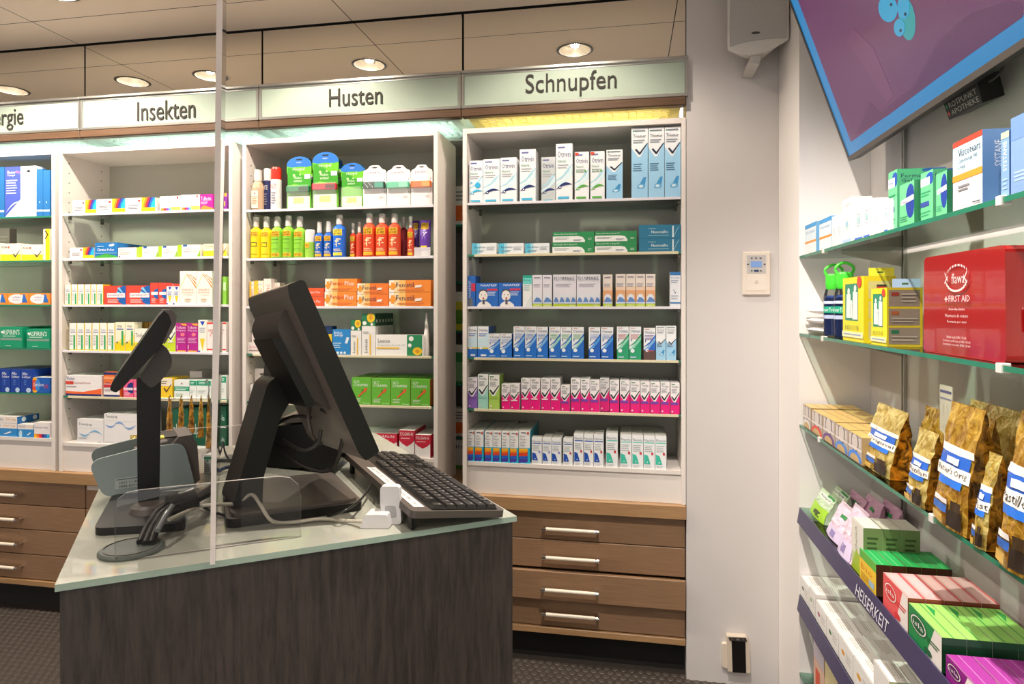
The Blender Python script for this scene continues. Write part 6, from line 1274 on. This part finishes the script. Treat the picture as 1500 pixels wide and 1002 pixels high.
# red first aid case
pA = onX(1150+868/4.286, 448, XR+.02); pB = onX(1150+1388/4.286, 448, XR+.02); z0 = ZS[1]+.0005
zt_ = onX(1150+895/4.286, 360+72/4.286, XR+.02).z; y1_, y0_ = pA.y, pB.y
e = empty('first_aid_case', 'shiny red plastic first aid case standing on the second shelf', 'case', (XR+.06, (y0_+y1_)/2, z0))
m_red = M('#a31a1c', .14, noise=.06, scale=20, coat=.6)
b = MB(); b.prism(rounded([(XR+.02, y0_, z0), (XR+.02, y1_, z0), (XR+.02, y1_-.004, zt_), (XR+.02, y0_+.004, zt_)], .012, 4), (.048, 0, 0), m_red); part(b, 'front_shell', e)
b = MB(); b.prism(rounded([(XR+.0705, y0_, z0), (XR+.0705, y1_, z0), (XR+.0705, y1_-.004, zt_), (XR+.0705, y0_+.004, zt_)], .012, 4), (.045, 0, 0), M('#7c1216', .2, noise=.06, coat=.5)); part(b, 'rear_shell', e)
b = MB(); b.bbox(XR+.045, y0_-.005, z0+.05, XR+.09, y0_-.0002, z0+.09, m_red, .002); part(b, 'latch', e)
b = MB(); A = Art(b, (XR+.0198, y1_, z0), (0, y0_-y1_, 0), (0, 0, zt_-z0)); wt = '#e6d4d4'
A.run([('t','flawa',.40,.70,.56,.80,wt,.03)] + [('w',[(.48+.14*cos(a)-.008, .75+.125*sin(a)-.008, .75+.125*sin(a)+.012),(.48+.14*cos(a2)+.004, .75+.125*sin(a2)-.008, .75+.125*sin(a2)+.012)],wt) for a, a2 in [(pi*k/12, pi*(k+1)/12) for k in range(24)] if abs(sin((a+a2)/2)) > .35]
      + [('w',[(.34,.80,.82),(.38,.72,.74)],wt),('w',[(.34,.70,.72),(.38,.76,.78)],wt),('w',[(.58,.72,.74),(.62,.80,.82)],wt),('w',[(.58,.76,.78),(.62,.69,.71)],wt)]
      + [('r',.345,.545,.385,.558,wt),('r',.360,.525,.370,.578,wt),('t','FIRST AID',.40,.525,.66,.585,wt,.02),('t','Auto-Apotheke',.40,.435,.60,.465,wt),('t','Pharmacie de voiture',.36,.375,.64,.405,wt),('t','Farmacia per auto',.385,.315,.625,.345,wt),
         ('t','Inhalt nach DIN 13164',.38,.17,.62,.195,wt),('t','Contenu conforme a DIN 13164',.33,.135,.67,.158,wt),('t','Contenuto secondo DIN 13164',.33,.10,.67,.122,wt)]); part(b, 'print', e)
# third shelf: lozenge tins
def tinst(key_, col, desc): st_(key_, '#b9ada6', desc, [('r',.08,.58,.92,.92,'#d9cfc8'), ('c',.5,.74,.28,'#6a5a58'), ('c',.5,.72,.22,'#d9cfc8'), ('r',0,.44,1,.54,'#e6dcd8'), ('c',.5,.10,.48,col,.3), ('c',.5,.06,.34,'#c9a870',.22), ('r',0,0,1,.03,'#8a7a6c')], sidec='#a88c5c', topc='#d9b46c', kind='lozenge_box', cat='box', d=.030)
tinst('ti1','#e6e2de','lozenge box with white arc and clear window'); tinst('ti2','#e2382c','lozenge box with red arc'); tinst('ti3','#6a3c8c','lozenge box with purple arc'); tinst('ti4','#4a8ce0','first lozenge box with light blue arc'); tinst('ti5','#3f8cf0','nearest lozenge box with light blue arc')
side(2, (1150,560,4.174), [('ti1',110,158,132,{'n':5}),('ti2',162,228,166,{'n':5}),('ti3',232,304,202,{'n':5}),('ti4',307,384,248,{'n':5}),('ti5',387,470,294,{'n':3})])
def lab_gold(word, sub):
    def f(rect, txt):
        rect(.0,.60,1,.66,'#e9e4dc'); rect(.06,.50,.94,.60,'#2a62c4'); rect(.0,.40,1,.50,'#ece8e2'); txt(word,.06,.42,.95,.485,'#33302c'); rect(.15,.34,.85,.40,'#2a72d8'); rect(.3,.52,.7,.575,'#dfe4f0')
        rect(.08,.19,.55,.23,'#e6e0e0'); rect(.08,.12,.55,.18,'#2f62b4'); rect(.58,.03,.93,.16,'#2a2018'); rect(.66,.16,.9,.24,'#3a2a18'); rect(.1,.03,.5,.1,'#c9a24a')
    return f
R3 = (1150, 560, 4.174); gg = 'gold sweet bags on the third right-hand shelf'
for k_, (x0, x1, yt, X, lean, dd, lab, mm, wd) in enumerate([
    (470,640,120,XR+.02,.35,.05,'leftmost gold sweet bag, leaning over the lozenge boxes',m_goldy,'Original'),
    (700,812,270,XR-.012,.0,.05,'small gold sweet bag second from the left, blue label',m_goldy,'Pastillen'),
    (790,930,140,XR+.085,.0,.05,'gold bag standing behind the small one',m_gold,''),
    (872,1065,112,XR-.010,.0,.06,'large gold sweet bag in the middle with blue and white label',m_gold,"Father's Orig."),
    (1070,1200,190,XR+.09,.0,.05,'gold and brown bag behind the large middle one',m_gold,''),
    (1105,1180,420,XR-.010,.0,.05,'narrow gold bag between the two largest ones',m_goldy,'Past'),
    (1240,1440,165,XR-.012,.0,.07,'largest gold sweet bag at the right edge with word Pastillen',m_gold,'Pastillen'),
    (1090,1420,110,XR+.155,.0,.03,'yellow foil bag lying at the back of the third shelf',m_goldy,''),
    (1510,1680,190,XR-.0,.0,.06,'gold bag cut off by the right edge of the photo',m_gold,"Father's")]):
    pA = onX(R3[0]+x0/R3[2], R3[1]+yt/R3[2], X); pB = onX(R3[0]+x1/R3[2], 448, X)
    h = min(.26, pA.z-ZS[2]); w = pA.y-pB.y
    if k_ == 7: h = .2
    pouch('sweet_bag', lab, 'bag', gg, (max(X, XR+.002), (pA.y+pB.y)/2, ZS[2]+.0005), (0,-1,0), (1,0,0), w, dd, h, mm, m_brown, lab_gold(wd, '') if wd else None, lean=lean*.3, seed=20+k_)
# price card standing among the bags
pC = onX(1383, 571, XR+.10); b = MB(); b.box(XR+.10, pC.y-.035, ZS[2]+.0006, XR+.102, pC.y+.02, pC.z+.01, PM('#e0d4c4')); Art(b, (XR+.0998, pC.y+.02, ZS[2]), (0,-.055,0), (0,0,pC.z+.01-ZS[2])).run([('r',.05,.93,.95,.955,'#5a5a8c'),('r',.05,.87,.95,.885,'#8a8aa4'),('w',arc(.3,.82,.4,.7,.02,.01),'#3a3a44'),('w',arc(.6,.82,.7,.7,.02,.01),'#3a3a44')]); tag(b.build('price_card', origin=(XR+.1, pC.y, ZS[2])), 'cream price card standing between the gold bags', 'card')

# fourth shelf
R4 = (1150, 680, 3.111)
def lab_leaf(rect, txt): rect(.1,.72,.9,.9,'#dfe8dc'); txt('mcopur',.2,.76,.85,.86,'#33503c'); rect(.55,.9,.95,.98,'#2a8c3c'); rect(.0,.0,1,.5,'#9fd02c'); rect(.3,.1,.7,.3,'#3c4c14')
def lab_pink(rect, txt): rect(.4,.66,.7,.76,'#2f8c4c'); rect(.1,.45,.6,.52,'#f0dce8'); rect(.05,.02,.95,.34,'#d9c9e8'); rect(.3,.1,.6,.26,'#8f7fb4')
m_pk = M('#c79ab4', .4, noise=.15, scale=16, bump=.4); m_wg = M('#b9cfae', .35, noise=.25, scale=16, bump=.4); m_pkl = M('#e6c9dc', .3, noise=.2, scale=16, bump=.4)
for k_, (x0, x1, yt, X, dd, mm, lf, lab) in enumerate([
    (150,215,95,XR+.09,.04,m_wg,lab_leaf,'green and white herb sweet bag furthest back beside the pillar'),
    (118,180,175,XR+.03,.05,m_wg,lab_leaf,'bright green leaf sweet bag nearest the pillar'),
    (190,262,160,XR+.02,.06,m_pkl,lab_pink,'pale pink sweet bag in front, beside the green bag'),
    (240,300,170,XR+.005,.05,m_pkl,lab_pink,'crumpled pink and white sweet bag left of the white cartons'),
    (262,330,110,XR+.12,.03,m_pk,lab_pink,'first pink bag of the row behind the white cartons'),
    (330,400,130,XR+.13,.03,m_pk,lab_pink,'second pink bag of the row behind the white cartons'),
    (400,480,150,XR+.155,.03,m_pk,lab_pink,'third pink bag of the row behind the white cartons')]):
    pA = onX(R4[0]+x0/R4[2], R4[1]+yt/R4[2], X); pB = onX(R4[0]+x1/R4[2], 448, X)
    pouch('sweet_bag', lab, 'bag', 'herb sweet bags on the fourth right-hand shelf', (X, min((pA.y+pB.y)/2, YE-.05), ZS[3]+.0005), (0,-1,0), (1,0,0), min(pA.y-pB.y, .17), dd, min(.2, max(.08, pA.z-ZS[3])), mm, mm, lf, lean=.15, seed=40+k_)
st_('olv', '#c9d49c', 'tall white and olive cough carton', [('r',0,.35,1,1,'#e9e6dc'), ('v','ätherisch',.3,.4,.5,.9,'#6a6a5c'), ('g',[(0,0),(1,0),(1,.3),(.4,.45)],'#a9c42c')], side=[('r',0,0,1,1,'#6f8450'), ('l',.2,.1,.8,.85,8,'#3f4f2c')], sidec='#6f8450', topc='#e6dfd4', d=.043)
st_('bio', '#f0c82c', 'yellow and green herbal carton', [('r',0,.72,1,1,'#5fb43c'), ('t','bio',.1,.4,.8,.6,'#e07a1c',.04), ('l',.1,.08,.8,.3,3,'#b0801c'), ('r',.6,.1,.9,.3,'#9fc0d4')], top=[('r',0,0,1,1,'#2fae5c'), ('r',0,.46,1,.5,'#8fdc9c')], sidec='#4a2c1c', topc='#2fae5c', d=.032)  # dark brown ends: shadow on the camera-side faces painted into sidec
def isla(c, dark, top): return [('r',0,0,1,1,c), ('g',[(.55,0),(1,0),(1,1),(.8,1)],'#efe6e2'), ('c',.32,.62,.27,dark,.27), ('c',.32,.62,.24,'#efe6e2',.24), ('c',.32,.62,.21,dark,.21), ('t','isla',.16,.55,.48,.70,'#f2ecec',.04), ('l',.6,.45,.95,.62,2,dark), ('c',.62,.16,.12,dark,.1)]
st_('isr', '#e85a5c', 'pink lozenge carton with round logo', isla('#e85a5c','#d8383c',''), top=[('r',0,0,1,1,'#e6b0b0'), ('r',0,.86,1,.98,'#d8585c'), ('l',.1,.2,.9,.7,4,'#f0cccc')], sidec='#8c3c30', topc='#e6b0b0', d=.034)  # side faces darkened in colour to stand for their shadow
st_('isg', '#1f8c4c', 'green lozenge carton with round logo', isla('#1f8c4c','#14603a',''), top=[('r',0,0,1,1,'#9fd86c'), ('r',0,.45,1,.5,'#2f9c4c'), ('g',[(0,.7),(.4,.6),(.2,.9)],'#2f9c4c')], side=[('r',0,.8,1,1,'#1c4f34')], sidec='#123c24', topc='#8fd05c', d=.042)  # near-black green sides paint the shadow on the carton ends
st_('isp', '#8c1f84', 'purple lozenge carton with round logo', isla('#8c1f84','#5c1460',''), top=[('r',0,0,1,1,'#a83c9c'), ('r',0,.45,1,.5,'#c87cc0')], sidec='#4c1048', topc='#a83c9c', d=.042)  # sidec carries the end shadow as a darker purple
side(3, R4, [('olv',303,357,240,{'n':3,'dx':.0}),('bio',340,415,380,{'n':5,'dx':-.004}),('isr',447,560,492,{'n':5,'dx':-.004}),('isg',563,715,630,{'n':4,'dx':-.004}),('isp',733,860,865,{'n':3,'dx':-.004})])
# fifth shelf: white cartons
def wh(sym): return [('c',.3,.5,.12,sym,.1), ('l',.5,.3,.9,.7,3,'#c9c4c0')]
for k_, sym, ds in (('w1','#4a5a3c','white carton with small dark sign'),('w2','#7fae4c','white carton with small green leaf'),('w3','#a83c6c','white carton with small berry sign'),('w4','#3f7c3c','white carton with dark green leaf'),('w5','#e0a02c','white carton with small orange slice'),('w6','#e6a83c','white carton with orange slices')):
    st_(k_, '#f0eeec', ds, wh(sym), top=[('l',.15,.3,.85,.8,5,'#c4bdb4')], sidec='#b9bd94' if k_ == 'w6' else '#dcd6d0', topc='#efece8', d=.062)
side(4, R4, [('w1',62,108,492,{'n':3}),('w2',110,138,552,{'n':3}),('w3',140,188,616,{'n':3}),('w4',190,243,690,{'n':3}),('w5',246,309,772,{'n':3}),('w6',311,400,867,{'n':3}),('w6',403,475,888,{'n':3})], X=XR+.004)
st_('low', '#d9b4a0', 'leaflet-like carton with orange picture on the lowest shelf', [('r',0,.75,1,1,'#cfc8d8'), ('r',.2,.3,.6,.6,'#d8502c')], d=.05); st_('lo2', '#c9b04a', 'yellow-brown carton on the lowest shelf', [('r',0,.6,1,1,'#e0d4a0')], d=.05)
side(5, R4, [('low',130,178,800),('lo2',182,240,880)], X=XR+.01)

# ------------------------------------------------------------------ television, logo box, loudspeaker, wall devices
C0 = onY(1245, 236, 2.21); upv = Vector((onPl(1157, 0, C0, (0,1,0))-C0)).normalized(); al = Vector((0,-1,0)); nrm = upv.cross(al).normalized()
if nrm.x > 0: nrm = -nrm
e = empty('television', 'large tilted flat television showing a purple picture with blue border', 'television', tuple(C0))
Lt, Ht = 1.15, .66
def tv(a, u, n=0): return C0 + al*a + upv*u + nrm*n
b = MB(); obox(b, tv(0,0,-.035), al*Lt, upv*Ht, nrm*.034, m_blackp, mats={}); part(b, 'casing', e)
b = MB()
for (a0_, a1_, u0_, u1_) in ((0,Lt,0,.014),(0,Lt,Ht-.01,Ht),(0,.009,.014,Ht-.01),(Lt-.009,Lt,.014,Ht-.01)): obox(b, tv(a0_,u0_,-.0005), al*(a1_-a0_), upv*(u1_-u0_), nrm*.004, m_blackm)
part(b, 'bezel', e)
def scr(u, v):
    p = onPl(u, v, C0, nrm)-C0; return p.dot(al), p.dot(upv)
ax, ay = scr(1247, 208)
def em(name, c, s): 
    return emit(name, c, s, .01)
sc_b = em('screen_blue', '#2f8ecb', .5); sc_p = em('screen_purple', '#703c66', .52); sc_p2 = em('screen_plum', '#64305c', .52); sc_t = em('screen_teal', '#1e9aa0', .58); sc_t2 = em('screen_cyan', '#2aa0cc', .58); sc_k = em('screen_dark', '#14324a', .3); sc_p3 = em('screen_mauve', '#79436a', .52)
b = MB(); 
def face(pts, m, n): b.add([tv(a, u, n) for a, u in pts], [tuple(range(len(pts)))], m)
face([(.009,.014),(Lt-.009,.014),(Lt-.009,Ht-.01),(.009,Ht-.01)], sc_b, .0006)
face([(ax,ay),(Lt-.02,ay),(Lt-.02,Ht-.05),(ax,Ht-.05)], sc_p, .0010)
def blob(pts, m, n): 
    pp = [scr(u, v) for u, v in pts]; face(pp, m, n)
blob([(1255,197),(1275,150),(1290,165),(1340,125),(1375,60),(1420,20),(1480,0),(1499,5),(1499,25),(1400,95),(1300,170)], sc_p2, .0013)
blob([(1240,60),(1262,90),(1300,150),(1310,140),(1280,70),(1250,40)], sc_p3, .0014)
def ell(cu, cv, ru, rv, m, n, rot=0): blob([(cu+ru*cos(k*pi/12)*cos(rot)-rv*sin(k*pi/12)*sin(rot), cv+ru*cos(k*pi/12)*sin(rot)+rv*sin(k*pi/12)*cos(rot)) for k in range(24)], m, n)
ell(1330,28,12,31,sc_t,.0018,-.1); ell(1302,12,14,20,sc_t2,.0021,-.1); ell(1325,10,9,18,sc_t2,.0024,0); ell(1319,40,8,13,sc_t2,.0027,0)
ell(1328,20,1.8,2.6,sc_k,.003); ell(1321,44,1.8,2.6,sc_k,.003); ell(1307,6,1.8,2.6,sc_k,.003)
part(b, 'screen', e)
Z8 = lambda x, y: (1000+x/3, y/3)
e = empty('logo_box', 'small black hanging sign box with pharmacy name below the television', 'sign', tuple(onPl(*Z8(1230,440), C0, nrm)))
pl = [onPl(*Z8(x, y), C0-nrm*.038, nrm) for x, y in [(1145,450),(1171,527),(1318,452),(1290,345)]]
b = MB(); b.prism(pl, -nrm*.045, m_blackp); part(b, 'case', e)
b = MB(); ex_ = (pl[3]-pl[0]); ey_ = (pl[0]-pl[1]); o_ = pl[1]+nrm*.0005
m_t = M('#b9b4ae', .4, noise=0)
ex_ = pl[2]-pl[1]
b.text('ROTPUNKT', o_+ex_*.13+ey_*.54, ex_*.82, ey_*.28, m_t, bold=.01); b.text('APOTHEKE', o_+ex_*.13+ey_*.14, ex_*.82, ey_*.28, m_t, bold=.01)
def cross(c, r, m):
    vs = []
    for k_ in range(4):
        b.add([c-ex_.normalized()*r*.35-ey_.normalized()*r, c+ex_.normalized()*r*.35-ey_.normalized()*r, c+ex_.normalized()*r*.35+ey_.normalized()*r, c-ex_.normalized()*r*.35+ey_.normalized()*r], [(0,1,2,3)], m) if k_ == 0 else None
    b.add([c-ex_.normalized()*r-ey_.normalized()*r*.35+nrm*.0002, c+ex_.normalized()*r-ey_.normalized()*r*.35+nrm*.0002, c+ex_.normalized()*r+ey_.normalized()*r*.35+nrm*.0002, c-ex_.normalized()*r+ey_.normalized()*r*.35+nrm*.0002], [(0,1,2,3)], m)
cross(o_+ex_*.06+ey_*.68, .006, M('#2c8c5c', .4, noise=0)); cross(o_+ex_*.06+ey_*.28, .006, M('#c8382c', .4, noise=0)); part(b, 'lettering', e)
p1_ = onPl(*Z8(1345,358), C0-nrm*.04, nrm); b = MB(); b.tube([p1_, onPl(*Z8(1385,330), C0-nrm*.05, nrm), onPl(*Z8(1415,285), C0-nrm*.06, nrm), onPl(*Z8(1440,260), C0-nrm*.04, nrm)], .003, m_cb)
o = b.build('cable'); o.parent = e; 
for v in o.data.vertices: v.co -= Vector(e.location)
# loudspeaker
ysp = 2.46
e = empty('loudspeaker', 'white loudspeaker with grey grille high on the white wall', 'loudspeaker', tuple(onY(*Z8(330,235), ysp)), None)
s8 = lambda x, y, dy=0: onY(*Z8(x, y), ysp)+Vector((0,dy,0))
fp = [s8(197,-120), s8(197,222), s8(255,236), s8(310,238), s8(360,230), s8(410,208), s8(450,184), s8(466,172), s8(468,-120)]
cxs = (fp[0].x+fp[-1].x)/2; bk = [Vector((cxs+.03+(p.x-cxs)*.45, p.y+.16, p.z+(.03 if p.z < 2.6 else 0))) for p in fp]; n_ = len(fp)
b = MB(); b.add(fp, [tuple(range(n_))], M('#d6d0c8', .45, noise=.02)); b.add(bk, [tuple(reversed(range(n_)))], M('#d6d0c8', .45, noise=.02)); b.add(fp+bk, [(i, i+n_, (i+1) % n_+n_, (i+1) % n_) for i in range(n_)], M('#d6d0c8', .45, noise=.02)); part(b, 'shell', e)
b = MB(); b.prism([s8(207,-118,-.004), s8(207,205,-.004), s8(250,190,-.004), s8(310,178,-.004), s8(380,170,-.004), s8(458,168,-.004), s8(460,-118,-.004)], (0,.0035,0), M('#b9b4af', .6, noise=.25, scale=900, bump=.5)); part(b, 'grille', e)
b = MB(); c = s8(320,147,-.0045); b.prism([c+Vector((.018*cos(k*pi/8), 0, .0065*sin(k*pi/8))) for k in range(16)], (0,-.001,0), M('#b9b4ae', .3, noise=0)); b.prism([c+Vector((.015*cos(k*pi/8), -.0012, .0048*sin(k*pi/8))) for k in range(16)], (0,-.0004,0), M('#55504c', .3, noise=0)); part(b, 'badge', e)
b = MB(); b.prism([s8(298,262,.03), s8(312,222,.03), s8(352,214,.03), s8(345,268,.03)], (0,.155,0), M('#c9c3bb', .4, noise=0)); part(b, 'wall_bracket', e)
# thermostat
yt_ = YW-.0006
e = empty('wall_controller', 'white wall plate with small lit display on the white wall', 'switch', tuple(onY(1107, 402, yt_)))
w8 = lambda x, y: onY(1080+x/10.02, 350+y/10.02, yt_)
a_, b_ = w8(70,828), w8(482,185)
b = MB(); b.bbox(a_.x, yt_-.011, a_.z, b_.x, yt_, b_.z, M('#ddd2c6', .35, noise=.01), .004); part(b, 'frame', e)
def pan(x0, y0, x1, y1, dy, m, nm, th=.001):
    p, q_ = w8(x0, y1), w8(x1, y0); b = MB(); b.bbox(p.x, yt_-dy-th, p.z, q_.x, yt_-dy, q_.z, m, .0003); return part(b, nm, e)
pan(132,240,410,508,.0112,M('#b9b6b4', .3, noise=0),'control_panel'); pan(132,516,410,762,.0112,M('#e0d5ca', .35, noise=0),'lower_cover')
pan(190,330,350,418,.0125,em('lcd', '#8fb0e4', .5),'display')
for x, y in ((203,286),(266,284),(333,285),(203,470),(337,470),(150,377),(392,375)): pan(x-13,y-9,x+13,y+9,.0124,M('#4a4a50', .4, noise=0),'button')
pan(238,455,306,484,.0124,M('#1f3460', .3, noise=0),'button'); pan(250,610,296,656,.0124,M('#c9bfb4', .4, noise=0),'socket_cover')
# plug-in device near the floor
e = empty('air_freshener', 'beige and black plug-in device low on the white wall', 'device', tuple(onY(1080, 985, yt_)))
f8 = lambda x, y, dy=0: onY(1040+x/10.89, 910+y/10.89, YW-.03)+Vector((0,dy,0))
m_bg = M('#cdbfae', .4, noise=.02)
b = MB(); b.prism(rounded([f8(270,240), f8(285,800), f8(645,830), f8(630,330), f8(590,262)], .004, 3), (0,.0294,0), m_bg); part(b, 'housing', e)
b = MB(); b.prism([f8(343,300,-.001), f8(360,815,-.001), f8(578,828,-.001), f8(565,318,-.001)], (0,.0008,0), M('#0c0b0b', .25, noise=0)); part(b, 'black_front', e)
b = MB(); b.prism([f8(295,252,-.003), f8(310,305,-.003), f8(592,322,-.003), f8(572,262,-.003)], (0,.0018,0), M('#39332f', .35, noise=0)); part(b, 'top_display', e)
b = MB(); b.text('22', f8(420,296,-.0034), f8(468,298,0)-f8(420,296,0), f8(420,272,0)-f8(420,296,0), M('#c9c4c0', .4, noise=0))
for x in (352, 528): c = f8(x,280,-.0034); b.add([c+Vector((-.001,0,-.001)), c+Vector((.001,0,-.001)), c+Vector((.001,0,.0015)), c+Vector((-.001,0,.0015))], [(0,1,2,3)], M('#c9c4c0', .4, noise=0))
part(b, 'symbols', e)
b = MB(); b.prism(rounded([f8(202,390,.012), f8(205,755,.012), f8(285,785,.012), f8(280,385,.012)], .003, 3), (0,.0174,0), M('#d9ccbc', .4, noise=.02)); part(b, 'wall_plug', e)
